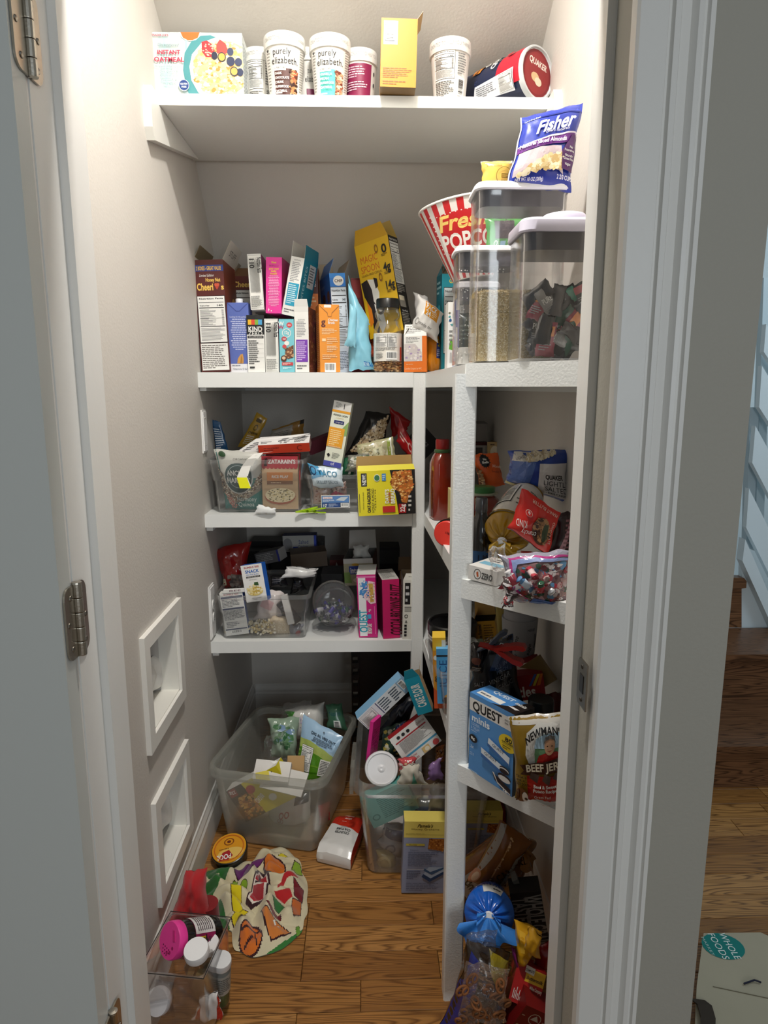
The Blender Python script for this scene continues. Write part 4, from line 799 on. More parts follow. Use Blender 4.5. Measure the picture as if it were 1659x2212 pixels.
# peanut jar
def turned(name, label, cx, Y, z0, parts, cat='jar', rz=0, group=None, M=None):
    o = empty(name, M or T(cx, Y, z0, rz), label=label, cat=cat, group=group)
    for nm, prof, col, m, arts in parts:
        mb = MB(); mb.lathe(prof, col, 36)
        for a in arts: draw(mb, lathe_surf(*a[:-1]), a[-1], 4)
        obj(nm, mb, m, o, smooth=True)
    return o
c = at((838, 797), Y=2.165); jr = .0445
pj = turned('peanut_jar', 'clear jar of peanuts with a black lid on the cereal shelf', c.x, 2.185, Z2+.001, [
  ('glass', [(jr*.9, 0), (jr, .006), (jr, .122), (jr*.97, .135), (jr*.80, .152), (jr*.74, .160), (jr*.90, .172), (jr*.92, .182), (jr*.78, .192), (jr*.74, .200)], '#ffffff', CLEAR, []),
  ('label', [(jr+.0004, .034), (jr+.0006, .1195)], '#ece8de', CARD, [([(jr+.0007, 0), (jr+.0007, .2)], -60, 60, .036, .118, [('nf', .05, .5, .48, .97), ('nf', .5, .5, .8, .97), ('l', .05, .36, .75, .47, 3, '#666666'), ('bc', .45, .03, .82, .33), ('l', .08, .05, .4, .3, 6, '#666666'), ('r', .93, .0, 1, .5, '#b8341c')])]),
  ('lid', [(jr*.80, .196), (jr*.82, .197), (jr*.82, .222), (jr*.78, .225), (.001, .225)], '#141414', PLAST, [])], rz=math.degrees(math.atan2(-c.x, 2.2)))
def heap(name, label, M, R0, z0, z1, n, size, cols, shape='nut', m=FOOD, kind='stuff', rect=None, parent=None, seed=3, cat='food'):
    rg = random.Random(seed); mb = MB()
    for i in range(n):
        z = z0+(z1-z0)*rg.random()
        if rect: x, y = rg.uniform(-rect[0], rect[0]), rg.uniform(-rect[1], rect[1])
        else:
            a = rg.random()*6.283; r = R0*math.sqrt(rg.uniform(.45, 1)); x, y = r*math.cos(a), r*math.sin(a)
        s_ = size*rg.uniform(.75, 1.2); c_ = rg.choice(cols); E = Matrix.Rotation(rg.random()*6.28, 3, 'Z') @ Matrix.Rotation(rg.random()*6.28, 3, 'X')
        el = {'nut': (1.4, .8, .8), 'grain': (2.6, .6, .6), 'flat': (1.5, 1.0, .35), 'ball': (1, 1, 1)}[shape]
        vs = [Vector((x, y, z))+E @ Vector((v[0]*el[0], v[1]*el[1], v[2]*el[2]))*s_ for v in ((1, 0, 0), (.3, .95, 0), (-.8, .6, 0), (-.8, -.6, 0), (.3, -.95, 0), (0, 0, .9), (0, 0, -.9))]
        mb.add(vs, [(0, 1, 5), (1, 2, 5), (2, 3, 5), (3, 4, 5), (4, 0, 5), (1, 0, 6), (2, 1, 6), (3, 2, 6), (4, 3, 6), (0, 4, 6)], c_)
    o = obj(name, mb, m, label=label, cat=cat, kind=kind); o.matrix_world = M; return o
heap('peanuts', 'shelled peanuts filling the bottom of the black-lidded jar', T(c.x, 2.185, Z2+.001), jr*.92, .004, .040, 420, .0055, ['#c9995e', '#b8834a', '#dcb47c', '#8a5a34'])
bag('snack_pouch', 'crumpled white snack bag with an orange PACK 24 label', ((890, 700), (948, 735), (962, 672), (905, 630)), 2.13, .055, '#e9e7e3', [('r', .30, .5, .85, .93, '#e39a2a'), ('t', 'PACK', .55, .80, .17, W, dict(rot=0, w=.42, b=1)), ('t', '24', .46, .6, .16, W, dict(w=.2, b=1)), ('l', .6, .53, .8, .7, 3, '#f8e0b0'), ('t', 'made for', .45, .2, .1, '#5a5550', dict(w=.5, sh=.3)), ('ring', .12, .2, .06, .1, .2, '#8a857c')], pitch=10, wr=.008, seed=6, m=FILM)
bag('snack_pouch', 'grey-white bag behind the PACK 24 bag, leaning on the yellow cereal box', ((900, 690), (935, 690), (925, 640), (893, 628)), 2.20, .03, '#b9b6b4', [], wr=.006, seed=8)
carton('popcorn_box', 'orange and white snack box with a clear window, beside the peanut jar', ((873, 800), (922, 799), (874, 722)), 2.145, .06, {'*': '#e27422', 'R': '#e8861f'}, yaw=-8, snap=Z2+.001, art={'F': [('r', 0, .3, .8, 1.0, W), ('l', .1, .8, .75, .98, 5, '#777777'), ('p', [(.02, .3), (.02, .78), (.5, .78), (.78, .55), (.78, .3)], '#cfc6c4'), ('s', 'r', .05, .32, .75, .7, 30, .004, ['#e9e2e0', '#a893b8', '#ddd2cc']), ('t', 'Certified Organic by NFC', .4, .1, .05, '#f6d8b0', dict(w=.76)), ('l', .1, .2, .7, .24, 1, '#f0c090')]}, flaps=[('L', .03, -30, '#e9e7e0', '#cfc8bb'), ('F', .04, -25, '#e9e7e0', '#cfc8bb', [('l', .1, .2, .9, .9, 5, '#777777')])])
bag('snack_pouch', 'crumpled orange snack bag right of the windowed box', ((914, 800), (964, 799), (955, 722), (921, 728)), 2.19, .045, '#e8961e', [('p', [(.6, .35), (1, .3), (1, .7), (.65, .8)], '#2f3f8a'), ('l', .66, .4, .95, .6, 4, '#c8d0f0'), ('s', 'r', .65, .65, .95, .9, 14, .004, ['#d8c24a', '#b0922a'])], wr=.010, seed=7)
# ================================================================ SECOND SHELF, RIGHT RUN
def canister(name, label, cx, cy, hw, hd, h, z0, rz=0, taper=.0, lidc='#eeeef2', lid_h=.022, rad=.022, button=True, cat='canister'):
    o = empty(name, T(cx, cy, z0, rz), label=label, cat=cat)
    mb = MB(); lv = [(0, hw-.006-taper, hd-.006-taper, rad), (.005, hw-taper, hd-taper, rad), (h*.5, hw-taper/2, hd-taper/2, rad), (h-lid_h-.016, hw, hd, rad), (h-lid_h, hw+.001, hd+.001, rad)]
    shell(mb, lv, .0022, n=7); obj('tub', mb, CLEAR, o, smooth=True)
    mb = MB(); mb.loft([(h-lid_h-.030, hw-.006, hd-.006, rad), (h-lid_h-.016, hw-.004, hd-.004, rad), (h-lid_h, hw-.003, hd-.003, rad)], '#4a4850', 7, True, True); obj('gasket', mb, SMOKE if 0 else PLAST, o, smooth=True)
    mb = MB(); mb.loft([(h-lid_h, hw+.004, hd+.004, rad+.003), (h-lid_h+.003, hw+.006, hd+.006, rad+.004), (h-.006, hw+.005, hd+.005, rad+.004), (h-.001, hw, hd, rad), (h, hw-.006, hd-.006, rad)], lidc, 7, True, True); obj('lid', mb, PLAST, o, smooth=True)
    if button:
        mb = MB(); r = min(hw, hd)*.62; mb.lathe([(r*.95, h-.001), (r, h+.004), (r, h+.012), (r*.94, h+.016), (r*.8, h+.0165), (.001, h+.014)], lidc, 32); obj('pop_button', mb, PLAST, o, smooth=True)
    return o
def fill(name, label, cx, cy, hw, hd, z0, h, rz, col, grains, size, seed=2, cat='food', m=FOOD, shape='grain', rad=.02):
    mb = MB(); mb.loft([(.004, hw, hd, rad), (h*.96, hw, hd, rad), (h, hw*.9, hd*.9, rad)], col, 5, True, True)
    rg = random.Random(seed); cs = grains[1]; el = {'grain': (2.6, .6, .5), 'flat': (1.4, 1, .4)}[shape]
    for i in range(grains[0]):
        f = rg.random()
        if f < .45: p = Vector((rg.uniform(-hw, hw)*.95, -hd-.0003, rg.uniform(.004, h))); E = Matrix.Rotation(rg.random()*3.14, 3, 'Y')
        elif f < .75: p = Vector((-hw-.0003, rg.uniform(-hd, hd)*.95, rg.uniform(.004, h))); E = Matrix.Rotation(R(90), 3, 'Z') @ Matrix.Rotation(rg.random()*3.14, 3, 'Y')
        else: p = Vector((rg.uniform(-hw, hw)*.95, rg.uniform(-hd, hd)*.95, h*rg.uniform(.985, 1.0))); E = Matrix.Rotation(rg.random()*6.28, 3, 'Z')
        s_ = size*rg.uniform(.7, 1.2); vs = [p+E @ Vector((v[0]*el[0], v[1]*el[1], v[2]*el[1]))*s_ for v in ((1, 0, 0), (0, .8, .6), (-1, 0, 0), (0, -.8, .6), (0, 0, -1))]
        mb.add(vs, [(0, 1, 2), (2, 3, 0), (0, 4, 1), (1, 4, 2), (2, 4, 3), (3, 4, 0), (0, 1, 3), (1, 2, 3)], rg.choice(cs))
    ob = obj(name, mb, m, label=label, cat=cat, kind='stuff'); ob.matrix_world = T(cx, cy, z0, rz); return ob
def xz(px, Y): v = at(px, Y=Y); return v.x, v.z
# A: tall rice canister
YA = 1.42; xa0 = at((1029, 600), Y=YA).x; xa1 = at((1222, 600), Y=YA).x; hA = at((1130, 391), Y=YA).z-Z2; hwA = (xa1-xa0)/2; cxA = (xa0+xa1)/2; hdA = .055
canister('food_canister', 'tall clear canister of rice with a flat white lid, blue almond bag on top', cxA, YA+hdA, hwA, hdA, hA, Z2+.001, lid_h=.017, button=False, rad=.02)
fill('rice', 'white rice filling the lower half of the tall clear canister', cxA, YA+hdA, hwA-.005, hdA-.005, Z2+.003, at((1130, 628), Y=YA).z-Z2, 0, '#cfb98a', (9500, ['#d8c69c', '#c4aa74', '#e6d8b4', '#b89c68', '#efe4c8']), .00125, rad=.017)
# B: front canister of wrappers with pop lid
YB_ = 1.268; xb0 = at((1127, 640), Y=YB_).x; xb1 = XR-.006; hB = at((1180, 468), Y=YB_).z-Z2; hwB = (xb1-xb0)/2; cxB = (xb0+xb1)/2; hdB = .066
canister('food_canister', 'square clear canister of snack wrappers with a lilac-white pop lid, nearest the door', cxB, YB_+hdB, hwB, hdB, hB, Z2+.001, lidc='#d9d5e6', lid_h=.026, rad=.024)
rgw = random.Random(5); wc = ['#1d1c1e', '#2a2628', '#17171a', '#302c2e', '#8f3a48', '#1f4a3a', '#8f8c8a', '#242022', '#3a3638', '#2c2a2c', '#1f1f22', '#262224']
for i in range(38):
    x = cxB+rgw.uniform(-.6, .6)*hwB; y = YB_+hdB+rgw.uniform(-.62, .45)*hdB; z = Z2+.03+.10*i/38
    L_, W_ = rgw.uniform(.022, .034), rgw.uniform(.012, .019); fr, bk = pillow_fn([(-W_, -L_), (W_, -L_), (W_, L_), (-W_, L_)], .010, i, .002, 2.6)
    c_ = wc[i % 12]; mb = MB(); mb.grid(fr, 8, 10, c_); mb.grid(bk, 8, 10, c_, flip=True)
    if i % 3 == 0: draw(mb, Surf(fr, 2*W_, 2*L_, True), [('t', 'COST' if i % 2 else 'PURE', .5, .6, .2, W, dict(w=.7)), ('l', .15, .2, .85, .4, 3, '#9a9a9a')])
    if i % 3 == 1: draw(mb, Surf(fr, 2*W_, 2*L_, True), [('r', .1, .62, .9, .9, ['#d9803a', '#c84a58', '#48a088', '#c8c040'][i % 4]), ('l', .15, .2, .85, .5, 4, '#9a9a9a')])
    o = obj('snack_wrapper', mb, FOIL, smooth='all', label='small dark snack packet inside the pop-lid canister', cat='packet', group='snack packets in the pop-lid canister')
    o.matrix_world = T(x, y, z, rgw.uniform(-40, 40), rgw.uniform(-25, 25), rgw.uniform(-70, 70))
# C: flour canister farther left
YC = 1.60; xc0 = at((988, 640), Y=YC).x; xc1 = at((1128, 640), Y=YC).x; hC = at((1010, 529), Y=YC).z-Z2
canister('food_canister', 'shorter clear canister with white powder, set behind the tall rice canister', (xc0+xc1)/2, YC+.05, (xc1-xc0)/2, .05, hC, Z2+.001, lid_h=.016, button=False)
fill('white_powder', 'white powder lying in the canister behind the rice canister', (xc0+xc1)/2, YC+.05, (xc1-xc0)/2-.005, .045, Z2+.003, at((1000, 752), Y=YC).z-Z2, 0, '#ece9e4', (60, ['#f4f1ec', '#e4e0da']), .003, shape='flat', rad=.017)
mb = MB(); rgp = random.Random(8)
for i in range(150):
    x = rgp.uniform(-1, 1)*((xc1-xc0)/2-.004); z = rgp.uniform(.05, hC-.05); s_ = rgp.uniform(.0006, .0016)
    mb.add([(x-s_, -.0462, z), (x+s_, -.0462, z), (x+s_*.8, -.0462, z+s_*2), (x-s_, -.0462, z+s_*1.6)], [(0, 1, 2, 3)], '#f4f2ee')
o = obj('powder_dust', mb, FOOD, label='fine powder dust clinging inside the canister behind the rice canister', cat='food', kind='stuff'); o.matrix_world = T((xc0+xc1)/2, YC+.05, Z2)
# green seed bag seen through the tall canister, behind it, on the lid of C
bag('snack_pouch', 'green pouch with a dark window, seen through the tall rice canister', ((1052, 527), (1148, 527), (1150, 462), (1050, 462)), 1.63, .03, '#3f8a3c', [('r', .18, .28, .62, 1, '#3a3038'), ('s', 'r', .18, .28, .62, 1, 200, .001, ['#5a4c54', '#2a2228', '#6a5c62']), ('ring', .20, .13, .04, .09, .3, W), ('r', .30, .05, .42, .2, '#7aa0b8'), ('r', .58, .05, .66, .22, '#e0a030'), ('t', '%', .5, .13, .14, W)], snap=Z2+hC+.002, wr=.002)
bag('snack_pouch', 'yellow pasta pouch with white crimped top behind the blue almond bag', ((1040, 400), (1112, 400), (1112, 341), (1042, 342)), 1.46, .035, '#e8bd5a', [('r', 0, .86, 1, 1, '#f0ede6'), ('t', 'from scratch', .38, .76, .06, '#8a5a1c', dict(w=.5)), ('r', .05, .71, .7, .715, '#8a5a1c'), ('ring', .72, .36, .30, .34, .06, '#7a5a20'), ('r', .6, .28, .95, .44, '#7a5a20'), ('l', .62, .3, .93, .42, 4, '#e8bd5a'), ('t', 'FAMILY', .72, .16, .07, '#5a4014', dict(w=.3)), ('t', 'AMERICA', .75, .05, .06, '#5a4014', dict(w=.4, b=1))], wr=.002, snap=Z2+.001+hA+.001)
bag('almond_bag', 'royal blue resealable bag of sliced almonds leaning on the tall canister lid', ((1098, 389), (1241, 404), (1269, 207), (1131, 240)), 1.40, .05, '#26389c', [
   ('r', 0, .9, 1, 1, '#2a3fae'), ('r', 0, .88, 1, .895, '#1c2c84'), ('r', .0, .0, .015, 1, '#e8e8ee'), ('p', [(.02, .42), (.3, .46), (.7, .5), (1, .52), (1, .64), (.6, .60), (.3, .55), (.02, .52)], '#6a2a84'), ('p', [(.02, .505), (.3, .545), (.7, .6), (1, .635), (1, .65), (.6, .61), (.3, .56), (.02, .52)], '#e8e0ee'),
   ('t', 'Fisher', .58, .76, .17, '#f2f2f6', dict(w=.62, b=1, sh=.35, rot=6)), ('t', 'chef\'s naturals', .62, .66, .035, '#e6e6f0', dict(w=.4, sh=.3, rot=5)), ('t', 'Natural Sliced Almonds', .42, .53, .052, '#f2eef4', dict(w=.76, b=1, rot=4)),
   ('p', [(.05, .08), (.2, .13), (.45, .18), (.7, .2), (.82, .14), (.72, .46), (.4, .45), (.05, .41)], '#c4b4b8'), ('s', [(.12, .1), (.3, .14), (.45, .18), (.78, .2), (.78, .38), (.55, .34), (.4, .27), (.2, .16)], .08, .08, .85, .42, 170, .0055, ['#ead9b0', '#dcc690', '#f3e8c9', '#c9ab70', '#efe0bc']),
   ('p', [(.78, .2), (.98, .18), (1, .6), (.9, .6), (.74, .4)], '#4a1a58'), ('t', 'No', .9, .45, .03, W, dict(w=.06)), ('t', 'Preservatives', .87, .41, .03, W, dict(w=.18)), ('t', 'Naturally', .87, .35, .03, W, dict(w=.15)), ('t', 'Gluten Free', .87, .31, .03, W, dict(w=.18)), ('t', 'Vegan', .87, .25, .03, W, dict(w=.11)),
   ('t', 'NET WT 10 OZ (283g)', .3, .055, .035, '#e8e8f2', dict(w=.42, b=1, rot=3)), ('t', '2 2/3 CUPS', .84, .1, .045, '#e8e8f2', dict(w=.25, b=1)), ('t', 'Seal to Keep Fresh', .16, .85, .025, '#c8d0f0', dict(w=.25))], wr=.004, seed=21, pitch=8, m=FILM, nu=28, nv=30)
# striped popcorn bucket, tipped
def bucket():
    c = at((1018, 560), Y=1.86); M = T(at((1020, 603), Y=1.86).x+.005, 1.88, at((1010, 605), Y=1.86).z+.006, 0, 0, -9); o = empty('popcorn_bucket', M, label='red and white striped popcorn bucket tilted behind the clear canisters', cat='bucket')
    r0, r1, h = .055, .118, .185; mb = MB(); n = 40; pr = [(r0, 0), (r1, h)]
    for i in range(n):
        a0, a1 = 6.2832*i/n, 6.2832*(i+1)/n; cc_ = '#ece8e2' if i % 2 else '#c9282c'
        for z0_, z1_, ra, rb in ((0, h/2, r0, (r0+r1)/2), (h/2, h, (r0+r1)/2, r1)):
            mb.add([(ra*math.cos(a0), ra*math.sin(a0), z0_), (ra*math.cos(a1), ra*math.sin(a1), z0_), (rb*math.cos(a1), rb*math.sin(a1), z1_), (rb*math.cos(a0), rb*math.sin(a0), z1_)], [(0, 1, 2, 3)], cc_)
            q = .0012; mb.add([((ra-q)*math.cos(a0), (ra-q)*math.sin(a0), z0_+.001), ((ra-q)*math.cos(a1), (ra-q)*math.sin(a1), z0_+.001), ((rb-q)*math.cos(a1), (rb-q)*math.sin(a1), z1_), ((rb-q)*math.cos(a0), (rb-q)*math.sin(a0), z1_)], [(3, 2, 1, 0)], '#dedad2')
    mb.lathe([(r0*.98, -.002), (r0*.98, 0), (.001, 0)], '#e4dfd6', 30)
    draw(mb, lathe_surf(pr, -52, 70, .06, h-.03), [('r', 0, 0, 1, 1, '#c92a2e')]+[('e', .012+.976*t_/16, yy, .008, .014, W) for t_ in range(17) for yy in (.98, .02)]+[('e', .012, .04+.92*t_/8, .008, .014, W) for t_ in range(9)]+[('t', 'Fresh', .33, .72, .36, '#f2cf74', dict(w=.5, b=1, sh=.25)), ('t', 'POPCORN', .47, .26, .38, '#f1ece4', dict(w=.82, b=1))])
    obj('cup_wall', mb, CARD, o)
    mb = MB(); mb.tube([(r1*math.cos(a/36*6.2832), r1*math.sin(a/36*6.2832), h) for a in range(36)], .0032, '#f0ede6', 8, True); obj('rolled_rim', mb, CARD, o, smooth=True)
bucket()
c = at((998, 790), Y=1.80); canister('food_canister', 'small grey-lidded clear canister under the striped popcorn bucket', c.x+.045, 1.885, .055, .05, at((998, 604), Y=1.84).z-Z2-.004, Z2+.001, lidc='#a9a8ad', lid_h=.02, button=False)
bag('snack_pouch', 'dark green snack packet standing inside the small grey-lidded canister', ((986, 790), (1040, 790), (1036, 670), (990, 670)), 1.865, .03, '#2f4038', [('l', .1, .5, .9, .8, 4, '#6a7a70')], snap=Z2+.006)
carton('cereal_box', 'teal cereal box at the back, left of the popcorn bucket', ((953, 797), (1000, 797), (951, 583)), 2.17, .07, {'*': '#1f8a9a', 'L': '#176878'}, yaw=8, snap=Z2+.001, art={'F': [('t', 'GO', .5, .93, .04, '#d8c84a', dict(b=1)), ('nf', .1, .2, 1, .86, BLK, '#cdd6d8')], 'L': [('e', .5, .6, .3, .1, '#3aa6b4'), ('l', .1, .8, .9, .95, 3, '#9fd0d8'), ('p', [(.2, .2), (.8, .3), (.5, .6)], '#0f4a5c')]}, flaps=[('L', .05, -25, '#1a7484', '#5a4c3a'), ('F', .03, -35, '#4a3f30')])
carton('snack_box', 'narrow white carton with green leaf prints left of the clear canisters', ((966, 799), (981, 799), (969, 654)), 1.80, .06, {'*': W}, snap=Z2+.001, art={'F': [('p', [(.2, .3), (.8, .28), (.7, .42), (.3, .42)], '#6aa83a'), ('p', [(.4, .42), (.6, .42), (.5, .5)], '#6aa83a'), ('p', [(.3, .1), (.7, .1), (.6, .25), (.35, .25)], '#b9b5b0'), ('s', 'r', .1, .5, .9, .9, 14, .003, ['#4a9a9a', '#6a6a4a', '#2a5a8a']), ('l', .2, .35, .8, .6, 4, '#8a8a84')]})
carton('snack_box', 'thin blue and white carton wedged beside the flour canister', ((983, 799), (990, 799), (981, 651)), 1.72, .05, {'*': '#2038b8'}, snap=Z2+.001, art={'F': [('r', 0, .85, 1, 1, W), ('r', 0, 0, .5, .6, W)]})
# ================================================================ THIRD SHELF, LEFT RUN (z 1.053)
def bin_(name, label, x0, x1, y0, y1, z0, h, rz=0, flare=.018, step=.0, m=None, lip=.012, rad=.02, t=.002, cat='bin', rimw=.006, M=None):
    cx, cy = (x0+x1)/2, (y0+y1)/2; hw, hd = (x1-x0)/2, (y1-y0)/2
    o = empty(name, M or T(cx, cy, z0, rz), label=label, cat=cat); mb = MB()
    lv = [(0, hw-flare-.006, hd-flare-.006, rad*.6), (.006, hw-flare, hd-flare, rad*.8)]
    if step: lv += [(h*step, hw-flare*.55-.002, hd-flare*.55-.002, rad), (h*step+.002, hw-flare*.45, hd-flare*.45, rad)]
    lv += [(h-lip, hw-.001, hd-.001, rad), (h, hw, hd, rad)]
    shell(mb, lv, t, n=6); obj('tub', mb, m or HAZY, o, smooth=True)
    mb = MB(); a = rimw; mb.loft([(h-lip, hw+.0005, hd+.0005, rad), (h-lip, hw+a, hd+a, rad+a), (h-.002, hw+a+.001, hd+a+.001, rad+a), (h, hw+a, hd+a, rad+a), (h, hw-.003, hd-.003, rad), (h-.002, hw-.004, hd-.004, rad), (h-lip, hw-.0022, hd-.0022, rad), (h-lip, hw+.0005, hd+.0005, rad)], '#ffffff', 6, False, False)
    obj('rim', mb, m or HAZY, o, smooth=True); return o
Z3e = Z3+.001
bl, br, tl, tr = at((475, 1104), Z=Z3e), at((648, 1106), Z=Z3e), at((450, 992), Y=2.16), at((658, 990), Y=2.16)
bin_('storage_bin', 'clear bin with the rice pilaf box and grain bag, against the left wall', tl.x, tr.x, 2.145, 2.45, Z3e, tl.z-Z3-.002, flare=.020, step=.60)
bag('grain_bag', 'grey and teal bag of quinoa standing in the clear bin', ((484, 1102), (565, 1104), (574, 975), (458, 972)), 2.172, .05, '#2c7a74', [('r', 0, .55, 1, 1, '#c9c8c0'), ('p', [(0, .72), (.18, .5), (.28, .36), (.5, .28), (.72, .36), (.88, .55), (1, .7), (1, .35), (.6, .18), (.3, .12), (0, .3)], '#8f8577'),
   ('s', [(0, .72), (.18, .5), (.28, .36), (.5, .26), (.72, .36), (.88, .55), (1, .75), (1, .45), (.6, .2), (.3, .16), (0, .3)], 0, .1, 1, .8, 420, .0022, ['#e6ddc8', '#3a2a26', '#a88a6a', '#d8cbb0', '#6a3a2c']), ('s', [(.05, .3), (.2, .25), (.4, .05), (.2, .03)], 0, 0, .45, .35, 160, .002, ['#b87a6a', '#8a4a40', '#d0a090']),
   ('e', .45, .55, .34, .27, '#c9c8c0'), ('e', .45, .55, .31, .25, '#2d4a4c'), ('t', 'ANCIENT', .45, .63, .085, W, dict(w=.5, b=1)), ('t', 'HARVEST', .45, .51, .085, W, dict(w=.54, b=1)), ('ring', .45, .57, .24, .19, .05, '#aab8b8'), ('t', 'Harmony', .62, .2, .075, '#cfe0da', dict(w=.5)), ('t', 'Quinoa', .60, .11, .075, '#cfe0da', dict(w=.42)), ('e', .16, .93, .07, .045, '#2a4a2c'), ('t', 'ORGANIC', .52, .86, .035, BLK, dict(w=.3))], wr=.003, seed=31, snap=None)
carton('rice_box', 'tan rice pilaf box with a red band standing in the clear bin', ((568, 1106), (645, 1106), (565, 992)), 2.178, .04, {'*': '#c8a883', 'T': '#b8202a'}, snap=Z3+.008, art={'F': [('r', 0, .8, 1, 1, '#a8303c')]+[('e', .06+.11*i, .80, .055, .035, '#a8303c') for i in range(9)]+[('t', "ZATARAIN'S", .56, .905, .075, W, dict(w=.76, b=1)),
   ('p', [(.06, .82), (.1, .95), (.16, .97), (.13, .88), (.16, .82)], '#2a1418'), ('r', .14, .54, .86, .70, '#d98a48'), ('t', 'RICE PILAF', .5, .62, .05, W, dict(w=.46, b=1)), ('r', .14, .48, .86, .535, '#7a5238'), ('l', .25, .49, .82, .52, 1, '#e0c8a8'), ('e', .5, .25, .43, .16, '#a85a40'), ('e', .5, .27, .42, .14, '#e8d8b0'), ('s', 'e', .12, .14, .88, .40, 160, .0026, ['#f2e8c8', '#d9c48a', '#6a6040', '#8a7a50', '#efe2b8'])]})
carton('rice_box', 'second red-topped rice box just behind the tan rice pilaf box', ((572, 1098), (650, 1098), (572, 984)), 2.225, .04, {'*': '#b8202a', 'T': '#a81c26'}, snap=Z3+.008, art={'F': [('t', "ZATARAIN'S", .5, .93, .07, W, dict(w=.8, b=1))]})
carton('snack_box', 'long white and red open box lying across the clear bin', ((560, 981), (670, 975), (560, 962)), 2.18, .06, {'*': '#c23a24', 'T': '#ece9e6', 'F': '#c83c22', 'R': '#c8a8a0'}, pitch=-22, art={'T': [('l', .05, .1, .3, .9, 5, '#444444'), ('t', '0g', .42, .5, .5, '#333333', dict(w=.08)), ('l', .5, .1, .62, .9, 5, '#444444'), ('l', .7, .1, .95, .9, 6, '#444444')], 'R': [('s', 'r', .05, .05, .95, .95, 60, .002, ['#8a3a2c', '#e8d0c8', '#a86a5a'])], 'F': [('l', .1, .3, .5, .7, 2, '#7a1c14'), ('t', 'C', .8, .5, .6, '#7a1c14')]})
frm, bkm = None, None
bag('snack_bag', 'white and orange chip box lying on the bin, its end toward the left wall', ((490, 990), (600, 968), (670, 936), (552, 948)), 2.19, .02, '#ece9e6', [('l', .1, .2, .3, .8, 5, '#444444'), ('t', '0g 4g', .45, .5, .3, '#333333', dict(w=.12)), ('l', .6, .15, .75, .85, 6, '#444444'), ('l', .8, .15, .93, .85, 6, '#444444')], m=CARD, wr=.0, pw=8)
bag('bar_wrapper', 'blue printed snack packet leaning on the left wall above the clear bin', ((466, 978), (493, 972), (476, 912), (455, 905)), 2.30, .012, '#1f4a74', [('l', .1, .1, .9, .75, 9, '#d8e2ea'), ('r', 0, .8, 1, 1, '#2a5a86')], wr=.003)
bag('bar_wrapper', 'mustard yellow packet sticking up at the back of the clear bin', ((512, 965), (548, 968), (578, 905), (555, 890)), 2.42, .014, '#b8902c', [('r', .25, .78, .7, .88, '#4a3a10'), ('ring', .5, .62, .14, .09, .3, '#4a3a10'), ('t', 'CHEWIN', .5, .45, .07, '#3a2c10', dict(w=.7, b=1)), ('l', .2, .1, .8, .38, 5, '#e8e0c8')], wr=.003, seed=5)
bag('bar_wrapper', 'brown and silver packet lying behind the white and orange box', ((572, 962), (655, 950), (657, 905), (588, 928)), 2.42, .02, '#8a6428', [('r', 0, 0, .66, 1, '#8a857c'), ('l', .1, .3, .6, .7, 4, '#4a4540'), ('r', .88, .8, 1, 1, '#1a1614')], wr=.004, seed=6)
carton('snack_box', 'dark maroon box leaning behind the clear bin', ((671, 984), (729, 962), (662, 958)), 2.36, .05, {'*': '#5a1226', 'T': '#6a182e'}, pitch=-10)
# paper tag loop on the quinoa bag
mb = MB(); tp = [at(p, Y=y_) for p, y_ in (((570, 978), 2.165), ((549, 980), 2.135), ((534, 992), 2.125), ((522, 1008), 2.13), ((512, 1030), 2.12), ((519, 1052), 2.115))]
for a, b in zip(tp, tp[1:]): mb.add([a+Vector((0, 0, .0)), b, b+Vector((.034, 0, .002)), a+Vector((.030, 0, .004))], [(0, 1, 2, 3)], '#e9e8e2'); mb.add([a+Vector((0, .0006, .0)), b+Vector((0, .0006, 0)), b+Vector((.034, .0006, .002)), a+Vector((.030, .0006, .004))], [(3, 2, 1, 0)], '#e0dfd8')
e_ = tp[-1]; mb.add([e_+Vector((-.001, -.001, -.004)), e_+Vector((.033, -.001, -.004)), tp[-2]+Vector((.031, -.001, -.002)), tp[-2]+Vector((-.001, -.001, -.002))], [(0, 1, 2, 3)], '#e8e822')
obj('paper_tag', mb, MATTE, label='curled white paper strip with a yellow end hanging off the quinoa bag', cat='tag')
mb = MB(); fr, bk = pillow_fn([(-.035, 0), (.035, 0), (.036, .018), (-.02, .03)], .015, 3, .006, 2); mb.grid(fr, 14, 8, '#e8eae9'); mb.grid(bk, 14, 8, '#e0e2e1', flip=True)
o = obj('crumpled_paper', mb, MATTE, smooth='all', label='scrap of white tissue on the shelf edge in front of the clear bin', cat='paper'); o.matrix_world = T(at((573, 1105), Y=2.135).x, 2.118, Z3e)
# second bin with the taco bag and label sticker
tl, tr = at((660, 1026), Y=2.16), at((775, 1026), Y=2.16)
bin_('storage_bin', 'smaller clear bin with a printed product label on its front', tl.x, tr.x+.07, 2.150, 2.42, Z3e, tl.z-Z3, flare=.014, step=.62)
carton('product_sticker', 'white-edged blue label card on the front of the smaller clear bin', ((694, 1098), (756, 1097), (693, 1070)), 2.138, .0012, {'*': W}, yaw=0, cat='label', art={'F': [('r', .02, .05, .98, .95, '#20283a'), ('r', .03, .42, .97, .93, '#5a86c0'), ('p', [(.5, .6), (.7, .85), (.95, .85), (.8, .55)], '#cdd6da'), ('r', .06, .72, .4, .88, '#e9e6e6'), ('t', 'Sterilite', .23, .8, .12, '#b8324a', dict(w=.28)), ('r', .03, .07, .66, .40, '#2a4a86'), ('t', '6 QT', .14, .23, .2, W, dict(w=.14, b=1)), ('l', .26, .12, .6, .36, 3, '#c8d4ea'), ('bc', .68, .08, .96, .4), ('l', .06, .48, .5, .68, 3, '#dbe6f2')]})
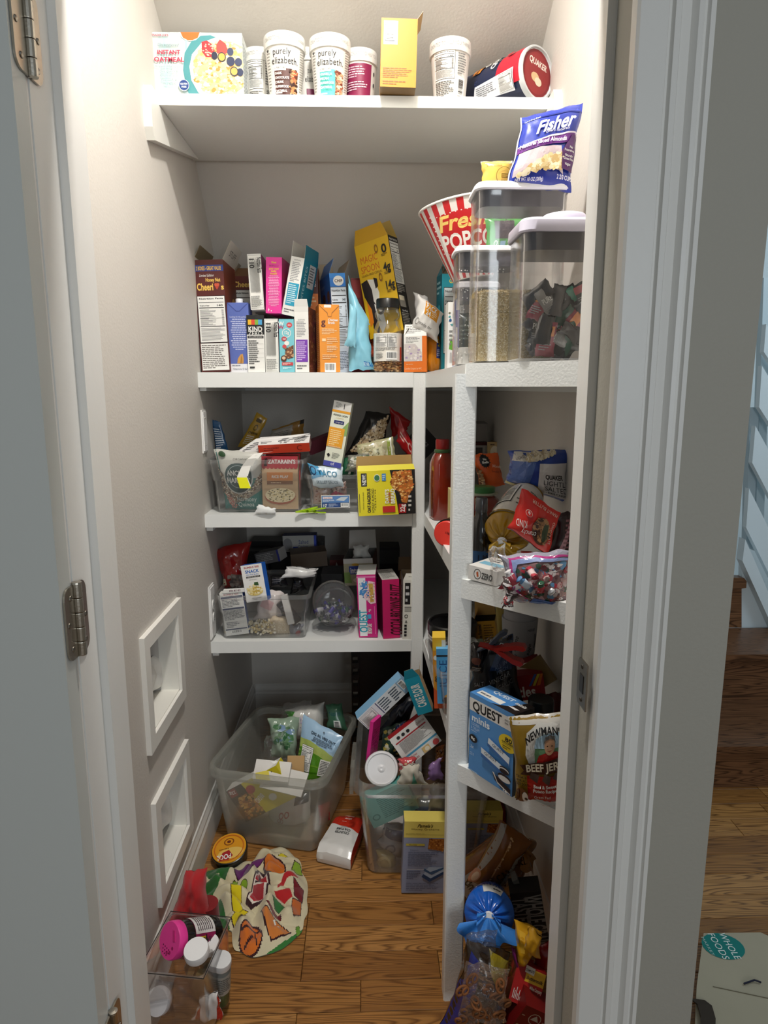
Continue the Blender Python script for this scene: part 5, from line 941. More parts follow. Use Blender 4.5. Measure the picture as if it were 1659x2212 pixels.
bag('taco_pouch', 'pale blue and white taco skillet pouch curled over the smaller bin', ((675, 1050), (742, 1052), (740, 1008), (662, 1000)), 2.16, .03, '#d8e6ee', [('p', [(0, .3), (0, 1), (.3, .95), (.45, .5)], '#4a9ac8'), ('ring', .12, .7, .09, .2, .25, '#1f2a50'), ('t', 'TACO', .55, .60, .30, '#3a7fa0', dict(w=.6, b=1)), ('t', 'SKILLET SAUCE', .5, .2, .14, '#4a6a7a', dict(w=.7))], wr=.006, seed=14, pitch=15)
bag('seasoning_packet', 'pale pouch with beans in the smaller clear bin', ((676, 1090), (712, 1092), (716, 1050), (674, 1046)), 2.185, .02, '#b59a90', [('s', 'r', .1, .1, .9, .9, 60, .004, ['#7a4a40', '#c8a898', '#a87a6a'])], wr=.003)
bag('seasoning_packet', 'magenta-edged packet in the smaller clear bin', ((712, 1074), (750, 1072), (748, 1040), (714, 1050)), 2.20, .02, '#9a7a70', [('p', [(0, 0), (.9, .1), (.3, .5), (.1, .5)], '#c8325a'), ('s', 'r', .1, .4, .9, .9, 50, .004, ['#6a4a40', '#d0b0a0'])], wr=.003)
bag('seasoning_packet', 'black 10 gram protein packet slanting in the smaller bin', ((722, 1052), (743, 1034), (738, 1022), (717, 1036)), 2.19, .008, BLK, [('t', '10 PROTEIN', .5, .5, .5, W, dict(w=.85, b=1))], wr=.001)
# chip clips in front
for nm, px, Yc, rz, lab in (('bag_clip', (663, 1097), 2.125, 20, 'lime green bag clip lying at the shelf edge, on the outer side'), ('bag_clip', (680, 1102), 2.122, -5, 'yellow-green bag clip lying flat against the smaller clear bin')):
    v = at(px, Y=Yc); o = empty(nm, T(v.x, Yc, Z3e+.006, rz), label=lab, cat='clip')
    for dz, an in ((.0, 3), (.008, -9)):
        mb = MB(); mb.prism([(-.038, -.004), (.028, -.007), (.036, -.003), (.036, .003), (.028, .007), (-.038, .004)], 0, .003, '#a8d018', 'z'); obj('jaw', mb, PLAST, o, T(0, 0, dz, 0, 0, an))
    mb = MB(); mb.tube([(.0, -.008, .005), (.0, .008, .005)], .004, '#8ab810', 10); obj('spring_pin', mb, METAL, o)
# long white carton with orange panel, tilted
carton('pasta_box', 'long white carton with orange panel slanting up out of the smaller bin', ((698, 1004), (736, 1012), (787, 877)), 2.19, .028, {'*': '#e9ecd8', 'L': '#1d1d1c', 'T': W}, yaw=-10, art={'F': [('r', 0, .86, 1, 1, '#dddbd6'), ('l', .15, .9, .5, .98, 4, '#7a7a76'), ('r', .6, .89, .64, .97, BLK), ('r', 0, .83, 1, .865, '#e5a030'), ('t', 'FOOD LION', .5, .79, .025, BLK, dict(w=.8, b=1)), ('t', 'Long Grain', .5, .75, .018, '#c9a85a', dict(w=.4)), ('p', [(.55, .5), (1, .5), (1, .72), (.7, .6)], '#8fae68'), ('r', .2, .66, .75, .71, '#1f2a6a'), ('t', 'original', .48, .685, .02, W, dict(w=.4)),
   ('r', .0, .3, .86, .6, '#eda52e'), ('l', .1, .33, .76, .57, 8, '#f9dfa8'), ('t', 'The Customer Promise', .43, .315, .018, W, dict(w=.7)), ('p', [(.1, .18), (.22, .2), (.3, .17), (.2, .14)], BLK), ('l', .4, .13, .85, .22, 5, '#6a6a60'), ('r', 0, 0, 1, .08, '#4a50a8'), ('t', 'of', .5, .05, .05, W)]})
def heap_bag(name, label, px, Y, t, col, art, **k): return bag(name, label, px, Y, t, col, art, **k)
bag('nut_bag', 'black bag with a clear window full of pistachios', ((745, 985), (832, 985), (845, 895), (790, 888)), 2.27, .06, '#1c1a19', [('p', [(.05, .1), (.6, .05), (.92, .5), (.9, .95), (.6, .8), (.3, .5)], '#5a4838'), ('s', [(.05, .1), (.6, .05), (.95, .5), (.92, .95), (.6, .8), (.3, .5)], 0, 0, 1, 1, 330, .0058, ['#d8c2a0', '#c4a880', '#e8d8bc', '#a88a64', '#e0cba8'])], wr=.005, seed=16)
bag('zip_bag', 'small yellowish zip bag labelled PLUM above the yellow snack box', ((768, 1008), (858, 1000), (850, 944), (772, 962)), 2.20, .03, '#b5b08a', [('r', .82, 0, .92, 1, '#8a9a3a'), ('r', .9, 0, .94, 1, '#e8e8d8'), ('s', 'r', .05, .1, .75, .9, 90, .005, ['#c8bc98', '#a89a70', '#d8d0b0']), ('p', [(.45, .1), (.72, .05), (.68, .75), (.42, .7)], '#d6d3ae'), ('t', 'PLUM', .56, .55, .13, '#4a4a30', dict(w=.24, rot=-75))], wr=.004, m=FOIL)
bag('nut_bag', 'clear bag of shelled pistachios below the PLUM zip bag', ((745, 1020), (800, 1020), (800, 980), (752, 985)), 2.185, .03, '#7a7a70', [('s', 'r', .05, .1, .95, .9, 60, .005, ['#c8c4b0', '#6a7a5a', '#a8a898', '#e0e0d8'])], wr=.006, m=FOIL)
bag('snack_pouch', 'dark green and white pouch between the carton and the yellow box', ((728, 1030), (765, 1030), (768, 985), (740, 990)), 2.21, .025, '#1f5a3c', [('p', [(.6, 0), (.75, 0), (.95, 1), (.8, 1)], W)], wr=.006)
bag('snack_pouch', 'shiny red packet rising at the right end of the third shelf', ((856, 955), (905, 1010), (909, 985), (862, 900)), 2.26, .02, '#a8181c', [('t', 'CE', .6, .5, .4, '#d8a8a0', dict(w=.3, b=1)), ('l', .1, .3, .5, .6, 2, '#e0c0b8')], wr=.006, seed=22, m=FOIL)
bag('snack_pouch', 'red pouch with a torn corner pointing up beside the pistachio bag', ((846, 945), (880, 930), (888, 912), (841, 878)), 2.33, .02, '#b01c1e', [], wr=.005, seed=23)
carton('snack_box', 'black box leaning behind the red packet at the post', ((872, 960), (910, 1000), (892, 894)), 2.36, .05, {'*': '#121112'}, yaw=4, art={'F': [('t', 'CE', .6, .6, .12, '#8a8a8a')]})
carton('snack_box', 'small black carton with coloured dots behind the yellow snack box', ((860, 1022), (898, 1022), (866, 982)), 2.25, .03, {'*': '#161616'}, art={'F': [('l', .1, .5, .9, .9, 3, '#7a8a8a'), ('r', .1, .2, .3, .4, '#c04030'), ('r', .35, .2, .55, .4, '#d0b030')]})
# dark items in the gloom at the back of the bin row
# yellow oat bar box, lid torn open
o = carton('bar_box', 'bright yellow oat bar box jutting over the third shelf edge', ((775, 1110), (898, 1104), (775, 1013)), 2.085, .055, {'*': '#c9a812', 'L': '#b9b7b0', 'F': '#e6d81e'}, yaw=5, snap=Z3e, art={'F': [
   ('r', 0, 0, 1, 1, '#e8da22'), ('p', [(.56, 1), (1, 1), (1, 0), (.7, 0), (.66, .4)], '#1a1716'), ('p', [(.62, .97), (.94, .98), (.97, .6), (.9, .45), (.85, .25), (.76, .27), (.73, .5), (.6, .6), (.57, .75)], '#b56a24'), ('s', [(.62, .97), (.94, .98), (.97, .6), (.9, .45), (.85, .25), (.76, .27), (.73, .5), (.6, .6), (.57, .75)], .55, .25, 1, 1, 160, .0042, ['#e0a050', '#c07a30', '#f0c880', '#8a4a1c', '#d8702c']),
   ('r', .06, .66, .16, .95, BLK), ('t', 'NEW!', .11, .805, .085, W, dict(rot=90, w=.24, b=1)), ('r', .02, .08, .028, .5, BLK), ('t', 'OAT-RAGEOUS', .185, .34, .075, '#2a1a14', dict(rot=90, w=.54, b=1)), ('t', 'HONEY ALMOND', .255, .34, .062, '#2a1a14', dict(rot=90, w=.54)), ('t', 'ORGANIC SNACK BARS', .09, .34, .026, '#2a1a14', dict(rot=90, w=.4)), ('l', .29, .1, .31, .6, 8, '#6a5a10'),
   ('e', .335, .84, .055, .08, '#e8e8dc'), ('e', .335, .84, .045, .066, '#3a7a4c'), ('r', .42, .77, .49, .93, '#4a8ac0'), ('l', .43, .79, .48, .91, 3, '#e8f0f8'), ('t', "DAVE'S", .5, .42, .09, W, dict(rot=90, w=.32, b=1)), ('t', 'KILLER', .545, .40, .05, '#b02020', dict(rot=90, w=.24, b=1)), ('t', 'BREAD', .60, .42, .09, W, dict(rot=90, w=.34, b=1)), ('p', [(.42, .06), (.64, .06), (.64, .2), (.42, .2)], '#c02c24'),
   ('r', .70, .03, .83, .24, '#a81c20'), ('t', '22g', .765, .14, .10, W, dict(rot=90, w=.17, b=1)), ('l', .87, .05, .93, .45, 4, '#d8d4cc')], 'L': [('l', .1, .05, .9, .95, 14, '#8a887f'), ('r', .1, .6, .9, .605, BLK), ('r', .1, .4, .9, .405, BLK)]},
   flaps=[('F', .018, -25, '#e6d81e', '#b8a880'), ('B', .042, -8, '#c9a050', '#c8a468')], inner='#b8a080')
# ================================================================ FOURTH SHELF, LEFT RUN (z .623)
Z4e = Z4+.001
tl, tr = at((468, 1284), Y=2.16), at((668, 1279), Y=2.16)
bin_('storage_bin', 'clear bin with tuna boxes and popcorn against the left wall, by the outlet', tl.x, tr.x, 2.14, 2.46, Z4e, tl.z-Z4-.001, flare=.016, step=.58)
TUNA = [('r', 0, 0, 1, 1, '#dcdce2')]
carton('tuna_box', 'white facts-printed tuna snack box upright in the fourth shelf bin', ((489, 1374), (538, 1368), (477, 1282)), 2.168, .03, {'*': W, 'R': '#2a5aa8', 'T': W}, art={'F': [('t', 'BUMBLE BEE', .5, .95, .04, '#b04a5a', dict(w=.66)), ('r', .03, .86, .97, .91, '#3a4468'), ('l', .05, .66, .95, .85, 6, '#55565c'), ('r', .03, .60, .97, .64, '#3a4468'), ('l', .05, .36, .95, .59, 8, '#66676c'), ('l', .1, .18, .7, .32, 4, '#77787e'), ('r', .03, .13, .97, .155, '#3a4468'), ('bc', .25, .04, .75, .12)]})
bag('box_end', 'white box end with a smile mark above the upright tuna box', ((479, 1283), (535, 1279), (533, 1270), (483, 1273)), 2.165, .006, W, [('t', 'BEE', .5, .6, .4, '#7a4a5a', dict(w=.5))], m=CARD, wr=0, pw=8, cat='box')
carton('tuna_box', 'white and blue snack-on-the-run box tilted on top of the fourth shelf bin', ((533, 1302), (578, 1296), (525, 1222)), 2.155, .035, {'*': '#1f66c8', 'F': '#f0efec', 'D': '#c8c8cc'}, yaw=-12, pitch=6, art={'F': [('t', 'BUMBLE BEE', .5, .93, .05, '#b0504a', dict(w=.72, b=1)), ('t', 'SNACK', .5, .82, .085, '#1f66b8', dict(w=.66, b=1)), ('t', 'ON THE RUN!', .5, .73, .04, '#1f66b8', dict(w=.6)), ('r', .18, .65, .85, .69, BLK), ('t', 'TUNA SALAD KIT', .5, .67, .025, W, dict(w=.6)), ('t', 'with Crackers', .5, .60, .025, '#444444', dict(w=.4, sh=.3)), ('e', .5, .28, .38, .12, '#e0c878'), ('s', 'e', .15, .18, .85, .46, 60, .004, ['#ecdca0', '#f4eccc', '#c8a850']), ('p', [(.5, .44), (.72, .42), (.7, .52), (.52, .52)], '#3a5a30'), ('l', .3, .05, .8, .12, 2, '#5a5a64')]})
bag('candy_bag', 'glossy red plastic bag crumpled against the left wall over the bin', ((478, 1278), (532, 1278), (538, 1172), (456, 1192)), 2.26, .07, '#8f1612', [('p', [(.35, 0), (.9, 0), (.85, .35), (.45, .4)], '#7a6a60'), ('r', .06, .12, .2, .3, '#d8d0b0'), ('s', 'r', .35, .02, .9, .35, 24, .006, ['#b8b0a8', '#8a8078', '#5a504c'])], wr=.014, seed=41, m=FOIL)
fr, bk = None, None
bag('rice_sack', 'clear bag of white rice slumped in the fourth shelf bin', ((552, 1368), (640, 1386), (618, 1338), (585, 1335)), 2.19, .05, '#d9c8ac', [('s', 'r', 0, .05, 1, .95, 260, .002, ['#efe6d4', '#c8b490', '#e0d2b8'])], wr=.004, seed=42)
heap('popcorn', 'popcorn loose along the bottom of the fourth shelf bin', T((tl.x+tr.x)/2-.05, 2.20, Z4e), 0, .006, .048, 300, .0058, ['#efe2bc', '#f6eed4', '#d9c48c', '#fbf6e6'], 'ball', rect=(.085, .028), seed=9)
bag('rice_sack', 'white flour-style bag bulging inside the fourth shelf bin', ((545, 1345), (605, 1345), (612, 1285), (560, 1275)), 2.215, .05, '#e6dcd8', [('p', [(.1, .5), (.6, .4), (.7, .7), (.2, .8)], '#e0b8b8')], wr=.008, seed=43)
bag('snack_pouch', 'white pouch with puffed fold lying on top of the fourth shelf bin', ((604, 1252), (680, 1250), (688, 1232), (618, 1226)), 2.21, .04, '#e2e1df', [('r', .1, .9, .95, 1, BLK)], wr=.006, seed=44)
carton('slim_box', 'slim black box leaning inside the fourth shelf bin', ((634, 1352), (650, 1340), (612, 1296)), 2.19, .02, {'*': '#26262a', 'L': '#d8d6d2'}, art={'F': [('l', .2, .1, .8, .9, 6, '#6a6a70')]})
carton('slim_box', 'white-edged black carton standing askew in the fourth shelf bin', ((622, 1350), (636, 1347), (596, 1290)), 2.178, .014, {'*': '#dcdad6'})
bag('snack_pouch', 'black printed pouch at the back of the fourth shelf bin', ((625, 1288), (662, 1275), (652, 1248), (632, 1250)), 2.26, .03, '#161618', [('l', .1, .3, .9, .7, 4, '#4a4a50')], wr=.005, seed=45)
bag('snack_pouch', 'dark pouch lying behind the tilted tuna box', ((580, 1272), (620, 1270), (618, 1244), (584, 1246)), 2.24, .03, '#1b1b1e', [('l', .1, .4, .9, .8, 3, '#6a6a70')], wr=.004, seed=46)
bag('rice_sack', 'clear crackled wrap in the right corner of the fourth shelf bin', ((620, 1382), (655, 1378), (655, 1350), (622, 1352)), 2.20, .03, '#8d8f98', [('e', .7, .4, .2, .2, '#a04a50')], wr=.010, seed=47, m=FOIL)
carton('cracker_box', 'white and blue salted cracker box set at the back of the fourth shelf', ((612, 1192), (684, 1190), (612, 1158)), 2.62, .06, {'*': '#2a3f9a', 'F': '#b8b8b4', 'T': '#1e2c6a'}, art={'F': [('r', .93, 0, 1, 1, '#3a50c0'), ('t', 'Salted', .62, .6, .26, '#2a3a7a', dict(rot=0, w=.3)), ('t', 'Crackers', .6, .3, .2, '#2a3a7a', dict(w=.3)), ('r', .3, .05, .44, .3, '#2a3f9a'), ('e', .14, .45, .14, .4, '#8a8a8c')]})
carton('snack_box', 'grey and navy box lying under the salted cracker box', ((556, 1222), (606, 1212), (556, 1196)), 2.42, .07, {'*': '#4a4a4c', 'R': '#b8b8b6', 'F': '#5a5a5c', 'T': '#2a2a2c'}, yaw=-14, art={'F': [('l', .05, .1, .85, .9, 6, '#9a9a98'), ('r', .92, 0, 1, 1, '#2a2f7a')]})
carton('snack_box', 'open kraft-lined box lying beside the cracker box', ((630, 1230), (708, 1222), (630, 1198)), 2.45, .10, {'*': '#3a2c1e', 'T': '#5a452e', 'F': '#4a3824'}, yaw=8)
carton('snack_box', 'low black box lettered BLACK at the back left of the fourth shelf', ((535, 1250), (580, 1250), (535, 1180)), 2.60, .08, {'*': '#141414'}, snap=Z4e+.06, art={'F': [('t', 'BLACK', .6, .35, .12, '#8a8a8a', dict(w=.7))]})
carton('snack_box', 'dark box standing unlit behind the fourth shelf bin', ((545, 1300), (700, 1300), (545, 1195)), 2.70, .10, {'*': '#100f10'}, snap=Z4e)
# tissue box standing on end, open
o = carton('tissue_box', 'white kitchen bag box standing open behind the pink boxes', ((745, 1250), (808, 1248), (741, 1192)), 2.33, .16, {'*': '#cfccc4', 'F': '#a8a286', 'R': '#6a4a38'}, yaw=-6, snap=Z4+.13, art={'F': [('r', 0, .82, 1, 1, '#c4c2bc'), ('r', .18, .42, .92, .72, '#23409a'), ('t', 'intuitions', .55, .57, .22, W, dict(w=.66, b=1)), ('p', [(0, .1), (.25, .1), (.2, .5), (0, .5)], '#7a9a50'), ('e', .6, .2, .3, .12, '#d9d2ba'), ('e', .4, .78, .12, .05, '#b8902c')]}, flaps=[('B', .07, 20, '#b8b6b0', '#cfccc6')], inner='#7a7874')
mb = MB(); fr, bk = pillow_fn([(-.035, 0), (.035, 0), (.03, .05), (-.03, .045)], .05, 51, .012, 2); mb.grid(fr, 16, 12, '#dcdcd8'); mb.grid(bk, 16, 12, '#dcdcd8', flip=True)
q = obj('tissue_bundle', mb, MATTE, smooth='all', label='crumpled white plastic bundle poking out of the kitchen bag box', cat='bag'); q.matrix_world = o.matrix_world @ T(.005, .04, o['dims'][2]-.015)
bag('snack_pouch', 'white crumpled wrap in front of the kitchen bag box', ((775, 1252), (818, 1252), (815, 1236), (780, 1232)), 2.24, .03, '#cfcdca', [], wr=.008, seed=52)
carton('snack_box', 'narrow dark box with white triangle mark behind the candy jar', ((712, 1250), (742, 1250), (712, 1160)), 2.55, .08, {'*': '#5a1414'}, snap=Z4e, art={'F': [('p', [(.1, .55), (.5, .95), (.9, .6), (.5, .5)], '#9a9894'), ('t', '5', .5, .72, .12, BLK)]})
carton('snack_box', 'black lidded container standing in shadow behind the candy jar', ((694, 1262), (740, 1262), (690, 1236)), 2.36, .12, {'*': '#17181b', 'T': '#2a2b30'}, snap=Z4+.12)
# candy jar lying back with round lid facing out
cj = at((719, 1390), Z=Z4e); cj = Vector((cj.x, 2.20, Z4e)); rj = .072
Mj = T(cj.x, 2.235, Z4+.0930, 0, 0)
o = empty('candy_jar', Mj, label='round clear jar of foil candies tipped with its clear lid facing out', cat='jar')
E_ = Matrix.Rotation(R(63), 4, 'X')     # jar axis leans toward the room
mb = MB(); mb.lathe([(.052, -.085), (.064, -.080), (.074, -.05), (.076, .0), (.072, .035), (.064, .052), (.062, .066)], '#ffffff', 40); obj('jar_body', mb, CLEAR, o, E_, smooth=True)
mb = MB(); mb.lathe([(.0685, .052), (.0705, .054), (.0705, .074), (.0685, .077), (.063, .0775), (.061, .0745), (.001, .0745)], '#ffffff', 40); lid = obj('lid', mb, SMOKE, o, E_, smooth=True)
mb = MB(); mb.lathe([(.010, .0745), (.0095, .0765), (.006, .0775), (.001, .0778)], '#ffffff', 20); obj('lid_boss', mb, GLASS, lid, smooth=True)
CND = ['#2c2080', '#c8c8cc', '#14552c', '#5c5c66', '#241c70', '#9a9aa2', '#123f20', '#1c1c22', '#3f30a0']
rgc = random.Random(12)
def candy(M, c_, c2, label, group, s=1.0):
    mb = MB(); L_, r = .020*s, .0075*s; pr = [(r*.05, -L_*.86), (r*1.0, -L_), (r*.35, -L_*.70), (r*.95, -L_*.5), (r*.95, L_*.5), (r*.35, L_*.70), (r*1.0, L_), (r*.05, L_*.86)]
    n = 9; vs = []; 
    for p in pr:
        for j in range(n):
            a = 6.2832*j/n; q = p[0]*(1+.15*math.sin(3*a+p[1]*200)); vs.append((q*math.cos(a), q*.65*math.sin(a), p[1]))
    b = [tuple(i*n+k for k in (j, (j+1) % n, (j+1) % n+n, j+n)) for i in range(7) for j in range(n)]
    base = len(mb.v); mb.add(vs, b[:27]+b[36:], c_); mb.f += [tuple(base+i for i in f) for f in b[27:36]]; mb.c += [C(c2)]*9
    o = obj('wrapped_candy', mb, FOIL, smooth='all', label=label, cat='candy', group=group); o.matrix_world = M; return o
for i in range(84):
    while 1:
        p = Vector((rgc.uniform(-1, 1), rgc.uniform(-1, 1), rgc.uniform(-1, 1)))
        if p.length < 1: break
    q = Vector((cj.x+p.x*.053, 2.232+p.y*.044, Z4+.088-.056*abs(p.z)**.7)); c_ = rgc.choice(CND)
    candy(Matrix.Translation(q) @ Matrix.Rotation(rgc.uniform(-1.2, 1.2), 4, 'Z') @ Matrix.Rotation(R(90)+rgc.uniform(-.9, .9), 4, 'Y') @ Matrix.Rotation(rgc.random()*6, 4, 'X'), c_, rgc.choice(CND), 'foil wrapped candy inside the round clear jar', 'foil candies in the round jar', 1.15)
carton('bar_box', 'magenta bar box with cake picture beside the candy jar', ((776, 1387), (816, 1386), (777, 1252)), 2.155, .13, {'*': '#c81f7a', 'T': W}, yaw=-3, snap=Z4e, art={'F': [('r', .06, .02, .46, .95, '#e6e6e8'), ('t', 'QUEST', .26, .26, .13, '#28a0b8', dict(rot=90, w=.36, b=1)), ('r', 0, .95, 1, .975, '#e07ab0'), ('p', [(.12, .72), (.3, .88), (.55, .9), (.56, .75), (.3, .66)], '#4a8ac8'), ('p', [(.3, .66), (.55, .75), (.6, .9), (.95, .88), (.97, .55), (.7, .53), (.4, .62)], '#e8c8cc'), ('p', [(.62, .86), (.85, .86), (.88, .57), (.68, .56)], '#c8a048'), ('s', 'r', .12, .64, .6, .9, 40, .003, ['#6aa8d8', '#2a6ab0', W]), ('s', 'r', .4, .55, .95, .88, 50, .002, ['#d87ab0', '#6a3a7a', '#d8c050', W]),
   ('r', .52, .30, .7, .37, '#4aa0d0'), ('t', '4g', .6, .43, .035, W, dict(rot=90)), ('t', 'BIRTHDAY CAKE', .58, .14, .07, W, dict(rot=90, w=.16, b=1)), ('r', .88, .05, .9, .5, '#e8a0c8')]})
carton('bar_box', 'plain magenta box lettered COCOA BROWNIE BLITZ in the middle of the three', ((828, 1391), (864, 1388), (827, 1264)), 2.14, .13, {'*': '#c41c62', 'T': '#c4c2bc', 'L': '#5a1030'}, yaw=8, snap=Z4e, art={'F': [('t', 'COCOA BROWNIE BLITZ', .78, .48, .19, '#3a1014', dict(rot=90, w=.86, b=1, sh=.15))], 'T': [('l', .1, .1, .9, .9, 7, '#6a6a66')]})
carton('bar_box', 'white bar box with barcode at the right end of the fourth shelf row', ((869, 1396), (906, 1396), (869, 1269)), 2.135, .13, {'*': '#dedcd2', 'L': '#bdbbb4'}, snap=Z4e, art={'F': [('r', .1, .59, .42, .95, BLK), ('l', .15, .61, .38, .93, 3, '#d8d8d8'), ('bc', .5, .66, .9, .84, 'v'), ('r', .1, .47, .52, .55, '#a8a69e'), ('r', .1, .54, .52, .55, BLK), ('ring', .2, .39, .1, .03, .3, BLK), ('p', [(.12, .28), (.28, .28), (.2, .33)], '#6a6a66')]+[('r', .1, .05+.055*i, .24, .085+.055*i, BLK) for i in range(4)]+[('l', .68, .05, .72, .5, 20, '#9a988e')]}, flaps=[('F', .022, -6, '#e2e0d6', '#c9c5b8', [('l', .3, .4, .7, .6, 1, '#8a8a84')], .006)])
carton('snack_box', 'dark red chocolate dip box with raised kraft flaps near the post', ((862, 1310), (905, 1310), (860, 1208)), 2.26, .12, {'*': '#5a120e', 'F': '#6a1612'}, snap=Z4e, art={'F': [('t', 'GREAT', .45, .82, .06, '#cfc6bc', dict(w=.34)), ('t', 'FOR DIPPING', .5, .72, .04, '#cfc6bc', dict(w=.5)), ('t', 'OR YOGURT', .6, .60, .05, '#cfc6bc', dict(w=.6))]}, flaps=[('F', .03, -20, '#8a6a44', '#a08258'), ('B', .05, 25, '#6a5234', '#7a6040')], inner='#5a4630')
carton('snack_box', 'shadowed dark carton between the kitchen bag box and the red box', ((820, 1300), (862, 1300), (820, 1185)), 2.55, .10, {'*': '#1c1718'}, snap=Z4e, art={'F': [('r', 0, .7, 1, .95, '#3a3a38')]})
# ================================================================ THIRD SHELF, RIGHT RUN (z 1.053)
def gathered(name, label, M, Rr, L, n, col, tailc=None, tail=(.05, .035), art=(), m=FOIL, cat='bag', sy=1.0, back=.8, seed=1):
    """soft bag seen from its tied end: local +z points at the tie"""
    o = empty(name, M, label=label, cat=cat); rg = random.Random(seed)
    ph = [rg.uniform(0, 6) for _ in range(4)]
    def f(u, v, off=0):      # v 0 = tie, 1 = rim, >1 along the body
        a = 6.28319*u
        if v <= 1:
            r = .006+(Rr-.006)*v**.8; z = -.012-.055*Rr/.06*(v**1.7)*.6; am = .07*Rr*math.sin(math.pi*min(1, v*1.05))**.7*(1-.4*v)
            z += am*(math.sin(n*a+ph[0]+1.2*v)+.5*math.sin((2*n-3)*a+ph[1]))
        else:
            t = v-1; r = Rr*(1-(1-back)*t*t); z = -.012-.033*Rr/.06-L*t+.0; r *= 1+.03*math.sin(3*a+ph[2]+4*t)
        return Vector((r*math.cos(a), r*math.sin(a)*sy, z+off))
    mb = MB(); mb.grid(f, 96, 12, col, v0=0, v1=1, flip=True); mb.grid(f, 96, 10, col, v0=1, v1=2, flip=True)
    b = len(mb.v); mb.add([f(i/48, 2) for i in range(48)], [tuple(range(48))], col)
    for q in art:
        a0, a1, v0, v1, cm = q
        def g(u, v, off, a0=a0, a1=a1, v0=v0, v1=v1):
            p = f(a0+(a1-a0)*u, v0+(v1-v0)*v); c_ = Vector((0, 0, p.z)); d = (p-c_).normalized() if (v0+v1)/2 > 1 else Vector((0, 0, 1)); return p+d*(off+.0008)
        draw(mb, Surf(g, abs(a1-a0)*6.28*Rr, (v1-v0)*(L if v0 >= 1 else Rr), True), cm, seed)
    obj('wrap', mb, m, o, smooth='all')
    mb = MB(); tl_, tr_ = tail
    def tf(u, v, k=0):
        b_ = (u-.5)*2.5; ln = tl_*(1+.16*math.sin(9*u+ph[3])+.1*math.sin(23*u)); z = .001+v*.010+.010*v*math.sin(17*u+ph[2])*(1-.3*v)-.016*v*v+k
        return Vector((.010*(u-.5)+ln*v*math.sin(b_)*1.05, -.003-ln*v*math.cos(b_)*.95, z))
    mb.grid(tf, 60, 8, tailc or col, flip=True); mb.grid(lambda u, v: tf(u, v, -.0008), 60, 8, tailc or col)
    for q_ in (-1, 1): mb.grid(lambda u, v: Vector((q_*(.006+.020*v), .004+.004*math.sin(3*u+q_)-.012*v+.022*(u-.5)*v, .002+.012*v+.006*v*math.sin(12*u))), 14, 5, tailc or col, flip=q_ > 0)
    obj('gathered_end', mb, m, o, smooth='all')
    mb = MB(); mb.tube([(.0085*math.cos(i/12*6.28), .0075*math.sin(i/12*6.28), -.006) for i in range(12)], .0028, '#e8e8ea', 6, True); mb.box(-.010, -.004, -.006, .010, .005, -.0005, '#e8e8ea'); obj('tie', mb, PLAST, o)
    return o
def aim(p, d, roll=0):
    """matrix at p whose z axis points along d"""
    z = Vector(d).normalized(); x = Vector((0, 0, 1)).cross(z).normalized(); y = z.cross(x); M = Matrix((x, y, z)).transposed().to_4x4(); M = M @ Matrix.Rotation(R(roll), 4, 'Z'); M.translation = p; return M
# bottle of red sauce between the posts
def sauce(name, label, x, y, z, r, h, body, capc, ringc, sq=True, capr=.6):
    o = empty(name, T(x, y, z, 12), label=label, cat='jar'); mb = MB()
    mb.loft([(0, r*.92, r*.92, r*.5), (.006, r, r, r*.5), (h*.70, r, r, r*.5), (h*.80, r*.8, r*.8, r*.6), (h*.84, r*capr, r*capr, r*capr*.98)], body, 6, True, True); obj('glass', mb, LIQ, o, smooth=True)
    mb = MB(); mb.lathe([(r*capr*1.15, h*.835), (r*capr*1.18, h*.84), (r*capr*1.18, h*.87), (r*capr, h*.88)], ringc, 24); obj('band', mb, PLAST, o, smooth=True)
    mb = MB(); mb.lathe([(r*capr*.95, h*.86), (r*capr, h*.87), (r*capr, h*.985), (r*capr*.93, h), (.001, h)], capc, 24); obj('lid', mb, PLAST, o, smooth=True); return o
v = at((957, 1122), Z=Z3e); sauce('sauce_bottle', 'tall bottle of red sauce with a red cap, seen between the two posts', v.x-.003, v.y+.02, Z3e, .034, .245, '#7a2412', '#8a1512', '#3a5a34', capr=.62)
mb = box_body(.010, .05, .12, '#d8c98a', {'F': [('l', .2, .05, .8, .95, 14, '#6a5a2a')]}); q = obj('recipe_card', mb, CARD, label='yellowish lettered packet edge beside the red sauce bottle', cat='box'); q.matrix_world = T(at((976, 1080), Y=1.83).x, 1.83, Z3e+.001)
# red-lidded jar lying toward us at the slanted edge
v = at((966, 1152), Y=1.70); M = aim(v, (-.45, -1, .05)); o = empty('spread_jar', M, label='jar lying down with its round red lid poking past the shelf edge', cat='jar')
mb = MB(); mb.lathe([(.032, -.11), (.036, -.10), (.036, -.016), (.034, -.008)], '#1d1413', 30); obj('glass', mb, LIQ, o, smooth=True)
mb = MB(); mb.lathe([(.036, -.016), (.037, -.013), (.037, -.004)], '#141010', 30); obj('collar', mb, PLAST, o, smooth=True)
mb = MB(); mb.lathe([(.033, -.004), (.0335, .008), (.031, .0105), (.001, .0105)], '#d8382c', 30); draw(mb, flat((-.015, -.015, .0106), (1, 0, 0), (0, 1, 0), .03, .03), [('t', '12g', .6, .6, .2, '#6a1410', dict(b=1))]); obj('lid', mb, PLAST, o, smooth=True)
